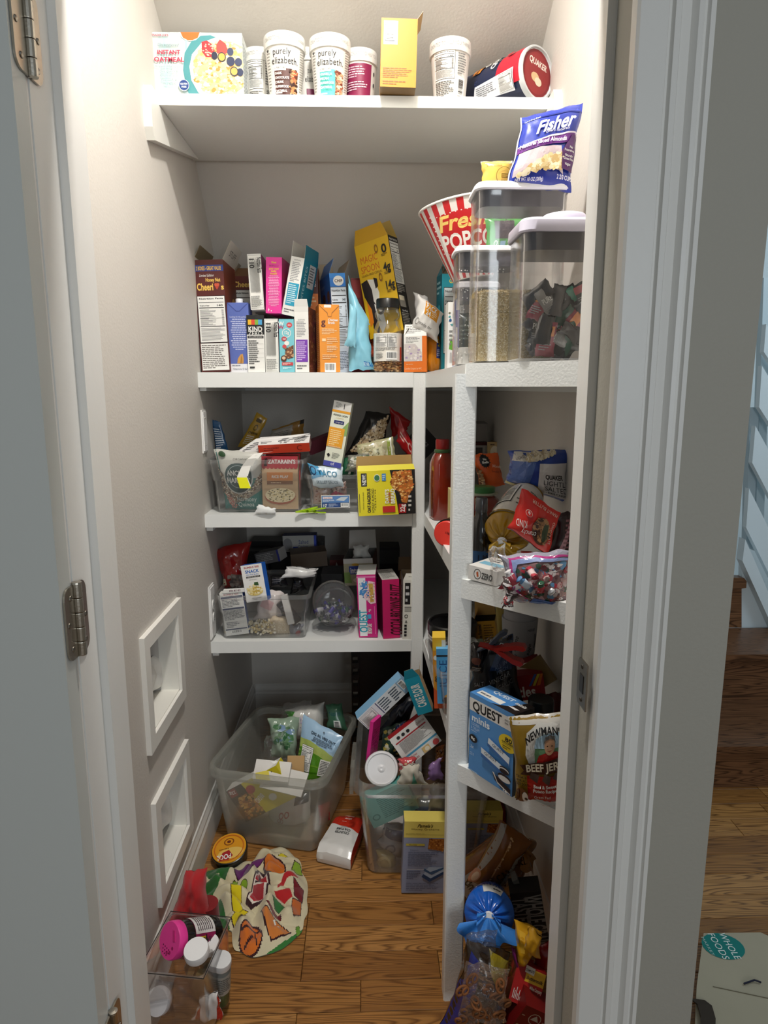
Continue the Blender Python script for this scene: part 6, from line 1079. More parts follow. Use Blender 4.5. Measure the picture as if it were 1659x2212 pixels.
# back of the shelf
carton('snack_box', 'long brown cardboard box lying at the back of the right-hand third shelf', ((1053, 1010), (1085, 1010), (1052, 955)), 2.42, .10, {'*': '#8a6a3c', 'F': '#c8a870', 'R': '#5a4426'}, yaw=-20, art={'F': [('e', .5, .6, .3, .25, '#e8dcc0'), ('e', .5, .45, .22, .14, '#3a2c1c'), ('l', .2, .85, .8, .95, 1, '#5a4020')]})
carton('snack_box', 'kraft box lettered Baker with a nut picture behind the blue rice cake bag', ((1086, 1012), (1155, 1012), (1086, 957)), 2.38, .09, {'*': '#7a5a30', 'F': '#9a7a48'}, yaw=4, art={'F': [('t', 'Baker', .14, .5, .3, '#3a2812', dict(rot=90, w=.7)), ('s', 'r', .4, .6, 1, .98, 60, .006, ['#c8a468', '#a87a3c', '#6a4a28']), ('r', .35, .3, .9, .55, '#3a2c1e')]})
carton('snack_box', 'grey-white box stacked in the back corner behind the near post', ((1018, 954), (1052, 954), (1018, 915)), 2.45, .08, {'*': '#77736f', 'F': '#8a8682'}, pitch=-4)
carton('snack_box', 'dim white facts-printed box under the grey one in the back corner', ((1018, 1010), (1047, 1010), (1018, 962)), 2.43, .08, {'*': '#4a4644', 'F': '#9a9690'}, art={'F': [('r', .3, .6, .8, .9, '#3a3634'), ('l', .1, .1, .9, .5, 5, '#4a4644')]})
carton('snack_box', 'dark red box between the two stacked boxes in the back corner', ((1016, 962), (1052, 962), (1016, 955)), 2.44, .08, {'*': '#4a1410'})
# orange nut pouch
bag('nut_pouch', 'orange pouch with a black starburst reading No Shells', ((1040, 1062), (1094, 1048), (1078, 978), (1020, 984)), 2.02, .04, '#d2581e', [('e', .40, .80, .19, .17, BLK)]+[('p', [(.40+.15*math.cos(a), .80+.14*math.sin(a)), (.40+.24*math.cos(a+.15), .80+.21*math.sin(a+.15)), (.40+.15*math.cos(a+.3), .80+.14*math.sin(a+.3))], BLK) for a in [i*.45 for i in range(14)]]+[('t', 'No', .40, .86, .06, W, dict(w=.13, b=1)), ('t', 'Shells', .40, .78, .06, W, dict(w=.26, b=1)), ('t', 'Wonder', .84, .62, .09, '#f0e0c8', dict(w=.42, sh=.2, rot=-16)), ('t', 'Smoky B', .76, .48, .07, '#4a1a08', dict(w=.42, rot=-16)), ('p', [(0, 0), (.0, .7), (.16, .45), (.22, 0)], '#6a4a34'), ('s', 'r', 0, 0, .16, .6, 30, .004, ['#b8956a', '#8a6a48'])], wr=.004, seed=61)
v = at((1036, 1128), Y=1.86); sauce('sauce_jar', 'wide jar of red sauce with a green lid behind the near post', v.x+.004, 1.87, Z3e, .046, .125, '#6a1c10', '#2f6a34', '#9aa08a', capr=.86)
# dark bottle
v = at((1028, 1215), Y=1.52); turned('dark_bottle', 'near-black bottle with a clear stopper and blue label behind the near post', v.x+.006, 1.50, Z3e, [
  ('glass', [(.026, 0), (.029, .004), (.029, .075), (.026, .095), (.014, .112), (.013, .120)], '#0c0b0d', LIQ, []),
  ('label', [(.0294, .006), (.0294, .034)], '#1f4a7a', CARD, [([(.0295, 0), (.0295, .1)], -50, 50, .006, .034, [('t', '1 M', .5, .5, .4, '#0c1a30', dict(b=1))])]),
  ('stopper', [(.013, .120), (.014, .122), (.014, .150), (.012, .153), (.001, .153)], '#3a3c40', LIQ, [])], cat='bottle')
# rice cake bags
def ricebag():
    a = at((1083, 1172), Y=1.42); b = at((1150, 1050), Y=1.62); d = (a-b).normalized(); M = aim(a, d, 20)
    return gathered('rice_cake_bag', 'white and mustard rice cake bag lying with its twisted end forward', M, .052, .16, 9, '#a87e12', '#b8901c', (.045, .028), [(-.45, .60, 1.03, 1.9, [('r', 0, 0, 1, 1, '#dcd8d0'), ('l', .3, .2, .6, .8, 9, '#6a6864'), ('nf', .62, .3, .8, .9), ('r', 0, .0, 1, .04, '#8a6a14')])], m=FOIL, seed=3)
ricebag()
bag('rice_cake_bag', 'blue rice cake bag with a white panel reading LIGHTLY SALTED', ((1086, 1048), (1236, 1096), (1240, 975), (1098, 978)), 1.56, .10, '#22439c', [('p', [(0, 0), (.32, .0), (.40, .5), (.44, .75), (.0, .9)], '#4a66a8'), ('p', [(.02, .75), (.45, .78), (.7, .98), (.1, .98)], '#c8c4bc'), ('s', [(.25, .8), (.5, .82), (.8, .97), (.35, .97)], .2, .78, .8, .98, 100, .004, ['#d8ccae', '#b8a888', '#e8e0cc']), ('t', 'LIGHTLY', .2, .86, .07, '#4a4a50', dict(w=.2, rot=12)),
  ('r', .0, .02, .32, .1, '#c8c08a'), ('p', [(.50, .08), (1, .06), (1, .76), (.50, .74)], '#d9d6d6'), ('t', 'QUAKER', .76, .47, .09, BLK, dict(w=.3, b=1)), ('t', 'LIGHTLY', .80, .345, .10, '#3a3a40', dict(w=.44)), ('t', 'SALTED', .80, .225, .10, '#3a3a40', dict(w=.38)), ('t', '- RICE CAKES -', .80, .13, .04, '#3a3a40', dict(w=.36, b=1))], wr=.006, seed=63, nu=28, nv=26, yaw=-12)
bag('bar_pouch', 'bright red upside-down snack bar pouch below the blue rice cake bag', ((1098, 1146), (1186, 1206), (1212, 1112), (1128, 1056)), 1.345, .035, '#c4231a', [('r', 0, 0, 1, .02, '#6a6a70'), ('t', 'BUTTER', .48, .90, .07, '#e8c8b8', dict(w=.36, rot=180)), ('t', 'PEANUT', .82, .9, .07, '#e8c8b8', dict(w=.28, rot=180)), ('t', 'CHOCOLATE', .93, .5, .06, '#e8c8b8', dict(w=.5, rot=-90)), ('e', .3, .62, .09, .07, '#e8d8cc'), ('e', .3, .62, .08, .06, '#b82018'), ('t', '3g', .3, .62, .05, W, dict(rot=180, b=1)), ('e', .68, .42, .22, .30, '#5a3a24'), ('s', 'e', .48, .14, .9, .7, 90, .004, ['#3a2014', '#8a6038', '#a87848']), ('e', .78, .45, .07, .22, '#2c3a20'), ('t', 'KIND', .2, .32, .16, W, dict(rot=200, w=.32)), ('t', 'crunchy', .42, .22, .12, W, dict(rot=200, w=.4, sh=.3))], wr=.004, seed=64, yaw=-10)
bag('bar_pouch', 'dark brown and pink pouch beside the red pouch, next to the jamb', ((1180, 1215), (1240, 1215), (1245, 1110), (1205, 1110)), 1.38, .03, '#2c1a1c', [('p', [(.2, 0), (.5, 0), (.9, 1), (.8, 1)], '#c8909a'), ('l', .5, .1, .9, .9, 9, '#8a5a60')], wr=.006, seed=65)
bag('bar_pouch', 'folded red pouch bottom sticking out above the zip bag', ((1120, 1210), (1232, 1232), (1225, 1206), (1125, 1190)), 1.36, .02, '#8f1a16', [('l', .3, .4, .8, .7, 1, '#d8a090')], wr=.004, seed=66, yaw=-10)
# zero drink box and clear wrap
v0 = at((1010, 1254), Z=Z3e)
carton('drink_mix_box', 'flat white box lettered ZERO on the slanted shelf edge', ((1011, 1251), (1072, 1268), (1011, 1220)), v0.y+.002, .09, {'*': '#dcdad6'}, yaw=-43, snap=Z3e, art={'F': [('ring', .32, .5, .13, .36, .14, BLK), ('p', [(.28, .6), (.34, .7), (.37, .35), (.31, .3)], '#b8582c'), ('t', 'ZERO', .66, .48, .42, '#4a4a4a', dict(w=.38, b=1))], 'T': [('r', .1, .3, .9, .55, '#7ab0c8'), ('l', .3, .6, .8, .9, 2, '#5a5a5a')]})
bag('clear_wrap', 'loose clear plastic wrap drooping over the flat white box', ((1050, 1238), (1095, 1240), (1080, 1180), (1045, 1192)), 1.30, .05, '#ffffff', m=WRAP, wr=.016, seed=67, yaw=-30)
ZB = 1.235
o = bag('zip_bag', 'clear zip bag of sweets with a pink and blue seal hanging over the shelf edge', ((1100, 1305), (1236, 1318), (1240, 1196), (1078, 1205)), ZB, .055, '#b8b4bc', [('r', 0, 0, 1, 1, '#8a6a6c'), ('s', 'r', .12, .1, 1, .8, 170, .0065, ['#a83040', '#5a8ab0', '#c8a0a0', '#3a5a48', '#d8d4d4', '#8a5a50', '#6a4a50', '#b0888a', '#c8c0c0']),
  ('p', [(0, 1), (1, 1), (1, .90), (.5, .92), (.2, .87), (.13, .72), (.12, .45), (.18, .25), (.30, .14), (.12, .02), (0, .3)], '#9a98a8'), ('p', [(.12, .96), (.5, .97), (1, .93), (1, .90), (.5, .93), (.2, .88), (.14, .72), (.13, .45), (.19, .25), (.31, .14), (.27, .12), (.14, .26), (.08, .5), (.09, .8)], '#b83a86'),
  ('p', [(.15, .92), (.5, .945), (1, .88), (1, .84), (.5, .88), (.22, .83), (.17, .7), (.165, .5), (.14, .5), (.13, .7)], '#8a9ac8'), ('p', [(.27, .02), (.5, .0), (1, .0), (1, .10), (.7, .11), (.4, .16)], '#3f68b8'), ('p', [(.3, .06), (.7, .05), (1, .05), (1, .065), (.7, .07), (.35, .09)], '#7a9ad8')], wr=.010, seed=68, m=FOIL, nu=30, nv=26, yaw=-14, sag=.1)
bag('sweet_bag', 'corner of sweets in clear film dangling below the zip bag', ((1086, 1312), (1108, 1316), (1114, 1258), (1080, 1250)), 1.215, .03, '#5a4848', [('s', 'r', 0, 0, 1, 1, 60, .0045, ['#e0dcdc', '#8a2030', '#2a2426', '#b83a40', '#c8c0c0', '#4a3a3c'])], wr=.010, seed=69, m=FOIL, yaw=-20)
rgz = random.Random(4)
for i, (px, c_, c2, w_) in enumerate((((1108, 1252), '#e8e4e4', '#a84050', 'red-lettered white'), ((1135, 1262), '#5a8ab8', '#c8d8e8', 'light blue'), ((1168, 1272), '#2a5a40', '#c83040', 'green and red'), ((1192, 1280), '#d8d8dc', '#a8a8b0', 'silver'), ((1178, 1248), '#c8a8a4', '#8a3a40', 'dusty pink'), ((1150, 1238), '#b83a4a', '#e0c8c8', 'dark pink'))):
    candy(Matrix.Translation(at(px, Y=ZB-.032)) @ Matrix.Rotation(R(rgz.uniform(-60, 60)), 4, 'Y') @ Matrix.Rotation(R(20*i), 4, 'X'), c_, c2, w_+' wrapped sweet pressed against the front of the zip bag', 'sweets at the front of the zip bag', 1.0)
# ================================================================ FOURTH SHELF, RIGHT RUN (z .623)
# black-lidded dark red canister, seen past both sides of the near post
v = at((979, 1345), Y=1.93); rr_ = .072; h_ = v.z-Z4-.002
turned('round_canister', 'dark red canister with black lid and white dotted band behind the near post', v.x, 1.95, Z4e, [
  ('body', [(rr_*.94, 0), (rr_*.96, .002), (rr_, h_-.05)], '#4a0f0e', PLAST, []),
  ('band', [(rr_+.0005, h_-.052), (rr_+.0015, h_-.05), (rr_+.0015, h_-.03), (rr_+.0005, h_-.028)], '#141012', PLAST, [([(rr_+.0016, 0), (rr_+.0016, 1)], -80, 80, h_-.05, h_-.03, [('e', (i+.5)/40, yy, .009, .16, '#d8d4d0') for i in range(40) for yy in (.25, .7)])]),
  ('lid', [(rr_+.001, h_-.03), (rr_+.004, h_-.028), (rr_+.004, h_-.004), (rr_, h_), (rr_*.93, h_), (rr_*.9, h_-.008), (.001, h_-.010)], '#101011', PLAST, [])], cat='canister')
# frosted bin wedged between the posts
def bin2(name, label, M, w_, d, h, **k):
    return bin_(name, label, -w_/2, w_/2, -d/2, d/2, 0, h, M=M, **k)
bin2('storage_bin', 'narrow frosted bin of juice cartons jutting out between the two posts', T(.243, 1.70, Z4e, 3), .135, .24, .125, flare=.014, m=HAZY, rad=.016)
carton('juice_box', 'orange and yellow carton standing in the narrow frosted bin', ((938, 1530), (966, 1530), (934, 1378)), 1.63, .05, {'*': '#e0962a', 'T': '#e8c040'}, yaw=-6, art={'F': [('r', 0, .82, 1, 1, '#e8b830'), ('r', .7, .88, 1, .97, '#d8d0c0'), ('e', .25, .72, .2, .035, W), ('p', [(0, 0), (0, .3), (.5, .2), (1, .3), (1, 0)], '#d85a2c'), ('t', 'g', .25, .45, .08, BLK)]})
carton('juice_box', 'light blue carton standing in front of the orange one in the narrow bin', ((945, 1520), (972, 1520), (941, 1402)), 1.60, .03, {'*': '#4a9ad0', 'T': '#6ab0e0'}, yaw=-6, pitch=4, art={'F': [('t', 'JUICE', .5, .55, .14, '#20508a', dict(rot=90, w=.5)), ('r', 0, .86, 1, .89, BLK), ('p', [(.5, 0), (1, 0), (1, .2), (.6, .15)], '#e0a830'), ('e', .7, .06, .3, .06, '#3a2418')]})
bag('snack_pouch', 'pale handwritten zip bag behind the round canister', ((1012, 1395), (1075, 1395), (1078, 1310), (1010, 1310)), 2.20, .04, '#8a877c', [('l', .1, .5, .8, .6, 1, '#4a4840'), ('t', 'Cotton', .4, .55, .14, '#4a4840', dict(w=.6, sh=.4))], wr=.008, seed=71, m=FOIL)
carton('broth_box', 'open amber box with dark recipe print behind the chip bag', ((1030, 1408), (1076, 1406), (1042, 1342)), 1.98, .06, {'*': '#c8942c', 'R': '#e0b84a', 'L': '#a87a24'}, yaw=-14, art={'F': [('l', .45, .08, .95, .9, 10, '#6a4a14'), ('t', 'Chocolate Roasted', .25, .5, .11, '#5a3a10', dict(rot=90, w=.8, b=1))]}, flaps=[('L', .03, -25, '#b8842a', '#a87a34'), ('B', .05, 10, '#d8a83c', '#b08a44')], inner='#3a2c14')
carton('broth_box', 'flat yellow packet with a grey-green strip lying before the amber box', ((1006, 1412), (1050, 1410), (1006, 1398)), 1.80, .06, {'*': '#d8a428', 'T': '#5f6a58'}, art={'F': [('l', .3, .3, .8, .7, 1, '#8a5a14')], 'T': [('l', .3, .3, .8, .7, 1, '#c8c8b8')]})
bag('snack_pouch', 'pale yellow pouch edge standing behind the grey cup', ((1070, 1440), (1090, 1440), (1092, 1310), (1072, 1310)), 2.12, .03, '#d0bb6a', wr=.005, seed=72)
# grey lidded cup canister
v = at((1127, 1445), Y=1.60); top = at((1127, 1327), Y=1.60).z; rg_ = .046; h_ = top-v.z
zb_ = v.z
turned('stone_canister', 'matte grey ceramic canister with herb script and a round lid', v.x, 1.64, zb_, [
  ('body', [(rg_*.80, 0), (rg_*.84, .003), (rg_, h_*.82), (rg_*1.0, h_*.86), (rg_*.93, h_*.86)], '#9a9a9c', MATTE, [([(rg_*.82, 0), (rg_, h_*.82)], -65, 65, .01, h_*.8, [('t', 'HERBS', .72, .88, .07, '#2c2c30', dict(w=.24)), ('t', 'thyme', .30, .55, .1, '#2c2c30', dict(rot=80, w=.4, sh=.4)), ('t', 'sage', .66, .4, .1, '#2c2c30', dict(rot=80, w=.3, sh=.4)), ('p', [(.82, .75), (.86, .6), (.84, .4), (.87, .4), (.89, .6), (.84, .78)], '#2c2c30'), ('t', 'rosemary', .5, .12, .07, '#2c2c30', dict(w=.6, sh=.4)), ('t', 'mint', .3, .2, .08, '#2c2c30', dict(rot=80, w=.18, sh=.4))])]),
  ('lid', [(rg_*.90, h_*.84), (rg_*.90, h_*.97), (rg_*.86, h_), (.001, h_)], '#a09fa2', MATTE, [])], cat='canister')
carton('candy_box', 'dark red candy box lettered in cream under the grey canister', ((1106, 1516), (1180, 1508), (1106, 1462)), 1.50, .12, {'*': '#8f1a1a', 'T': '#6a1214', 'R': '#8a6a34'}, yaw=-8, art={'F': [('t', 'ttles', .42, .35, .42, '#e0d4c4', dict(w=.62, b=1)), ('p', [(.55, .55), (.75, 1), (.82, 1), (.62, .55)], '#3a5a9a'), ('p', [(.66, .55), (.84, 1), (.92, 1), (.74, .55)], '#c8b030'), ('p', [(.78, .55), (.93, 1), (1, 1), (.88, .55)], '#c86a20')], 'T': [('r', .3, .3, .8, .6, '#b8a8a0')]}, snap=None)
carton('snack_box', 'tan cardboard side panel rising right of the grey canister', ((1150, 1500), (1200, 1470), (1172, 1410)), 1.52, .01, {'*': '#7a6238'}, yaw=-40)
# black chip bag with clips
bag('chip_bag', 'black chip bag with scratchy vinegar and garlic lettering', ((1006, 1520), (1130, 1530), (1106, 1380), (1012, 1418)), 1.47, .07, '#101014', [('p', [(.45, .62), (1, .52), (1, 1), (.75, 1)], '#1f3358'), ('t', 'ALL IN', .72, .66, .07, '#6a7a9a', dict(w=.3, rot=8)), ('t', 'PINCH', .74, .58, .06, '#6a7a9a', dict(w=.26, rot=8)), ('t', 'SALT', .2, .38, .08, '#8a8a8a', dict(w=.22, rot=12, sh=.1)), ('t', 'VINEGAR', .66, .46, .08, '#7a7a7a', dict(w=.46, rot=10, sh=.1)), ('t', 'BLACK GARLIC', .62, .32, .07, '#6a6a6a', dict(w=.6, rot=10)), ('t', 'POTATO', .3, .2, .07, '#6a6a6a', dict(w=.4, rot=10))], wr=.006, seed=73, yaw=-14, m=FILM, fold=.003)
bag('chip_bag', 'small black and brown bag with its neck clipped shut, behind the post', ((1000, 1455), (1052, 1465), (1050, 1398), (1018, 1398)), 1.45, .05, '#1a1414', [('e', .5, .5, .3, .14, '#6a3a2c'), ('r', .3, .1, .8, .3, '#4a3a2c'), ('l', .3, .12, .8, .28, 3, '#a89a8a')], wr=.012, seed=74, m=FOIL)
def clip(c_, M, label, s=1.0):
    o = empty('bag_clip', M, label=label, cat='clip')
    for nm, sg in (('jaw', 1), ('jaw', -1)):
        mb = MB(); P = [(-.045, .001), (-.01, .003), (.01, .012), (.035, .022), (.052, .024), (.058, .017), (.052, .012), (.035, .011), (.014, .002), (-.01, -.001), (-.045, -.001)]
        mb.prism([(a*s, b*sg*s) for a, b in (P if sg > 0 else P[::-1])], -.012*s, .012*s, c_, 'y'); obj(nm, mb, PLAST, o)
    mb = MB(); mb.tube([(.004+.008*s*math.cos(i), .010*s*math.sin(i*.9), .012*s*math.sin(i)) for i in range(8)], .0011, '#c8c8c8', 5); obj('spring', mb, METAL, o)
    return o
clip('#a81a16', Matrix.Translation(at((1078, 1402), Y=1.40)) @ Matrix.Rotation(R(-20), 4, 'Z') @ Matrix.Rotation(R(8), 4, 'Y'), 'red spring clip pinching the black chip bag', 1.0)
clip('#3a4658', Matrix.Translation(at((1062, 1392), Y=1.42)) @ Matrix.Rotation(R(-15), 4, 'Z') @ Matrix.Rotation(R(-28), 4, 'Y'), 'slate blue clip behind the red spring clip', .8)
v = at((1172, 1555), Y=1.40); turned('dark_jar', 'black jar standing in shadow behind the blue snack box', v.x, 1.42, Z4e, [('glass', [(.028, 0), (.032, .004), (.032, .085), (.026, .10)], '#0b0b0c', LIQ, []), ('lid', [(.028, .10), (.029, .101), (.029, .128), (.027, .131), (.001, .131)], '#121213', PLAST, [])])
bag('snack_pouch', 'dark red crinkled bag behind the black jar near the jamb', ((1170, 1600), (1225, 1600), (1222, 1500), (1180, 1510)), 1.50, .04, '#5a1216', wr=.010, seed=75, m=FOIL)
# blue mini bar box
v0 = at((1012, 1660), Z=Z4e)
QB = carton('bar_box', 'tall blue box of mini bars at the slanted edge of the fourth shelf', ((1012, 1660), (1106, 1722), (1013, 1493)), v0.y, .058, {'*': '#4f8cc8', 'R': '#1b1716', 'T': '#4a86c4'}, yaw=-56, snap=Z4e, art={'F': [('r', 0, 0, 1, 1, '#5590cc'), ('p', [(0, .94), (1, .94), (1, .78), (0, .78)], '#dedbd6'), ('t', 'QUEST', .40, .86, .115, BLK, dict(w=.66, b=1)), ('t', 'PROTEIN', .88, .885, .022, BLK, dict(w=.16)), ('t', 'BAR', .84, .85, .022, BLK, dict(w=.08)), ('t', 'minis', .27, .705, .085, '#ecf2f6', dict(w=.42, b=1)), ('t', 'COOKIES', .15, .625, .04, '#c4daf0', dict(w=.20)), ('t', '& CREAM', .15, .575, .04, '#c4daf0', dict(w=.20)), ('l', .05, .525, .32, .55, 1, '#a8c8e8'),
   ('e', .88, .62, .19, .105, '#e0c42c'), ('t', '80', .90, .665, .05, BLK, dict(w=.15, b=1)), ('t', 'CALORIES', .88, .625, .022, BLK, dict(w=.24, b=1)), ('r', .76, .60, 1.0, .603, BLK), ('l', .78, .54, .98, .59, 2, '#5a4a10'), ('e', .12, .44, .095, .05, BLK), ('t', '8g', .11, .445, .035, W, dict(w=.09, b=1)), ('t', '2g', .1, .34, .03, '#cfe0f0', dict(w=.07)), ('l', .05, .31, .17, .325, 1, '#b8d0e8'), ('t', '<1g', .1, .25, .03, '#cfe0f0', dict(w=.09)), ('l', .05, .22, .17, .235, 1, '#b8d0e8'),
   ('p', [(.48, .57), (.95, .47), (.93, .36), (.46, .47)], '#dfe6ec'), ('p', [(.46, .50), (.93, .39), (.93, .36), (.46, .46)], '#3a6aa8'), ('t', 'QUEST', .70, .50, .035, BLK, dict(w=.26, rot=-10)), ('p', [(.32, .40), (.82, .32), (.80, .21), (.33, .28)], '#dfe6ec'), ('p', [(.32, .33), (.81, .25), (.80, .21), (.33, .28)], '#3a6aa8'), ('t', 'QUEST', .54, .345, .035, BLK, dict(w=.28, rot=-8)),
   ('e', .85, .30, .10, .03, '#2a2022'), ('e', .85, .285, .10, .03, '#d8d4d0'), ('e', .85, .27, .10, .03, '#241a1c'), ('e', .86, .20, .14, .04, '#241a1c'), ('e', .86, .18, .13, .035, '#d0ccc8'), ('p', [(.6, .18), (.72, .16), (1, .1), (1, .04), (.8, .05), (.66, .1)], '#241a1c'), ('p', [(.6, .19), (.64, .19), (.72, .10), (1, .045), (1, .03), (.72, .08)], '#d0ccc8'), ('l', .03, .02, .5, .05, 1, '#a8c8e8'), ('t', '14', .88, .045, .035, W, dict(w=.1, b=1))],
   'R': [('nf', .15, .62, .95, .93, BLK, '#d8d4c8')], 'T': [('p', [(.48, 0), (1, 0), (1, 1), (.85, 1), (.75, .35), (.6, .1)], '#1f1816'), ('r', .08, .15, .62, .45, '#e4e4e0'), ('l', .12, .2, .58, .4, 1, '#6a6a6a'), ('t', 'QUEST', .45, .75, .2, '#d8e6f2', dict(w=.45, b=1)), ('t', 'minis', .85, .7, .18, W, dict(w=.22, b=1)), ('p', [(.72, .3), (.9, .25), (.95, .35), (.8, .38)], '#d8d4d0')]})
bag('treat_bag', 'gold and red dog treat bag reading BEEF JERKY by the jamb', ((1112, 1740), (1226, 1748), (1230, 1548), (1094, 1560)), 1.19, .05, '#8a6c1c', [('r', 0, .92, 1, 1, '#c8c4bc'), ('p', [(.25, .0), (1, .0), (1, .36), (.25, .36)], '#a8201a'), ('p', [(.25, .60), (.3, .84), (.5, .94), (1, .92), (1, .5), (.3, .5)], '#d8d6d0'), ('p', [(.42, .62), (.46, .78), (.6, .83), (1, .82), (1, .5), (.42, .5)], '#6a9a70'), ('p', [(.42, .68), (.46, .78), (.6, .83), (1, .82), (1, .66)], '#a8c8dc'), ('p', [(.44, .5), (.5, .6), (.62, .63), (.82, .63), (.95, .58), (.97, .5)], '#a82420'), ('e', .70, .70, .095, .095, '#c89a78'), ('p', [(.59, .72), (.62, .8), (.7, .82), (.78, .8), (.81, .72), (.78, .76), (.7, .78), (.63, .76)], '#6a6662'), ('e', .66, .705, .013, .008, '#3a2418'), ('e', .74, .705, .013, .008, '#3a2418'), ('p', [(.65, .66), (.75, .66), (.7, .64)], '#a85a4a'),
   ('t', "NEWMAN'S", .58, .87, .08, BLK, dict(w=.66, b=1, arc=.8, rot=8)), ('p', [(.12, .38), (1.0, .43), (1.0, .58), (.12, .50), (.2, .44)], '#3a1c14'), ('t', 'BEEF JERKY', .66, .485, .085, '#e8dcc4', dict(w=.84, b=1, rot=4)), ('p', [(.3, .36), (.45, .30), (.5, .40), (.34, .42)], '#4a3a34'), ('p', [(.55, .34), (.68, .28), (.72, .38), (.6, .42)], '#54443c'), ('p', [(.75, .36), (.92, .30), (.96, .40), (.8, .42)], '#4a3a34'),
   ('t', 'TREATS', .14, .36, .03, '#2c2008', dict(w=.2, b=1)), ('t', 'FOR ALL', .15, .32, .03, '#2c2008', dict(w=.2, b=1)), ('t', 'SIZE DOGS', .16, .28, .03, '#2c2008', dict(w=.24, b=1)), ('e', .13, .13, .12, .10, '#6a3c20'), ('e', .20, .12, .06, .07, '#e4dcd0'), ('e', .22, .10, .03, .02, BLK), ('e', .15, .17, .012, .01, BLK), ('p', [(.02, .18), (.08, .22), (.07, .06), (.02, .04)], '#4a2814'),
   ('t', 'Beef & Sweet', .60, .285, .04, W, dict(w=.44, b=1)), ('t', 'Potato Recipe', .60, .235, .04, W, dict(w=.46, b=1)), ('t', 'Grass Fed', .54, .16, .035, W, dict(w=.32)), ('t', 'NET WT. 5 OZ', .66, .04, .022, '#d8a090', dict(w=.3))], wr=.004, seed=76, yaw=-16, m=FILM, nu=28, nv=34, snap=None)
# ================================================================ ON THE FLOOR, LEFT
# big frosted bin
Mb = T(-.274, 2.122, .001, -13.1)
bin_('floor_bin', 'large open frosted bin on the floor against the left wall', -.185, .185, -.217, .217, 0, .27, M=Mb, flare=.028, m=FROST, lip=.026, rad=.045, rimw=.012)
def inb(px, YY): return at(px, Y=YY)
carton('bar_box', 'second yellow oat bar box lying crooked inside the large frosted bin, seen through its side', ((532, 1776), (640, 1722), (497, 1705)), 1.985, .05, {'*': '#d8c820', 'T': W}, yaw=-12, art={'F': [('r', 0, 0, 1, 1, '#d8c820'), ('p', [(0, 0), (0, 1), (.3, 1), (.36, .5), (.4, 0)], '#241a18'), ('s', 'r', .08, .02, .38, .7, 90, .006, ['#c88a3c', '#a8622c', '#e0b060', '#8a4a24']), ('r', .02, .76, .16, .98, '#9a2428'), ('t', '22g', .09, .87, .09, W, dict(w=.11, b=1, rot=180)), ('t', 'BREAD', .45, .42, .14, W, dict(rot=200, w=.3, b=1)), ('t', 'ALMOND', .72, .86, .12, BLK, dict(rot=180, w=.34, b=1)), ('r', .78, .5, .98, .64, BLK), ('t', 'NEW!', .88, .57, .09, W, dict(rot=180, w=.16, b=1)), ('e', .66, .3, .07, .1, '#e8e8dc'), ('e', .4, .75, .08, .12, '#b83030')]})
carton('card_sheet', 'white carton flap lying flat beside the crooked yellow box', ((560, 1700), (650, 1722), (588, 1652)), 1.96, .006, {'*': '#e2e0da'}, yaw=-12, pitch=50)
carton('bar_box', 'plain kraft cardboard sleeve slanting up out of the large frosted bin', ((618, 1690), (655, 1690), (588, 1632)), 1.99, .02, {'*': '#b5915c', 'F': '#b8935e'}, pitch=35)
carton('snack_box', 'white upturned carton with a yellow corner in the large frosted bin', ((545, 1682), (622, 1690), (562, 1640)), 1.95, .03, {'*': '#e4e1dc', 'F': '#dcd8d2'}, pitch=50, art={'F': [('p', [(.1, 0), (.5, 0), (.4, .5), (.05, .3)], '#d8c81c'), ('p', [(.4, .95), (.6, 1), (.55, .8)], '#f0efec')]})
bag('veggie_pouch', 'sky blue and green snack pouch reading DIG IN VEG OUT', ((632, 1682), (706, 1690), (738, 1592), (652, 1542)), 2.06, .03, '#a9c6dc', [('r', 0, .6, 1, 1, '#a6c8e4'), ('p', [(0, 0), (1, 0), (1, .52), (.7, .60), (.3, .66), (0, .64)], '#a8b860'), ('p', [(0, 0), (1, 0), (1, .36), (.6, .46), (0, .52)], '#4f8a1c'), ('r', .0, .12, .95, .15, '#3a7010'), ('r', .0, .24, .95, .27, '#6aa028'), ('t', 'DIG IN. VEG OUT.', .62, .80, .05, '#1a2a3a', dict(w=.64, b=1, rot=-2)), ('l', .34, .64, .9, .76, 4, '#5a6a7a', 'c'), ('nf', .12, .14, .44, .56), ('r', .68, .1, .98, .42, '#e4e4de'), ('l', .71, .12, .95, .4, 9, '#4a4a46'), ('e', .6, .90, .02, .014, '#4a5a6a')], wr=.004, seed=81, pitch=30, yaw=-18)
bag('napkin_pack', 'clear-wrapped stack of white napkins at the back of the large frosted bin', ((620, 1595), (705, 1600), (700, 1515), (612, 1530)), 2.20, .10, '#dcdad4', [('p', [(.0, .5), (.25, .85), (.0, .95)], '#4a9a34'), ('s', 'r', .35, .3, .6, .7, 20, .004, ['#c8b8d8', '#b0a8c0'])], wr=.007, seed=82, pitch=30, m=FOIL)
bag('napkin_pack', 'green napkin packet with mirrored lettering in the far corner of the large bin', ((705, 1575), (752, 1580), (738, 1520), (702, 1525)), 2.24, .05, '#3f6a52', [('t', 'Napkins', .5, .66, .18, '#1f4a5a', dict(w=.7)), ('r', .35, .08, .75, .38, '#9ab0a4'), ('bc', .38, .1, .72, .36, 'v')], wr=.004, seed=83, pitch=20)
bag('clear_wrap', 'crumpled clear packet with green leaf print in the large bin', ((585, 1640), (640, 1640), (645, 1550), (575, 1555)), 2.13, .06, '#9ab09a', [('s', 'r', .15, .3, .85, .8, 26, .012, ['#4a7a50', '#3a6a44', '#6a9068', '#7a98b8'])], wr=.016, seed=84, pitch=25, m=FOIL)
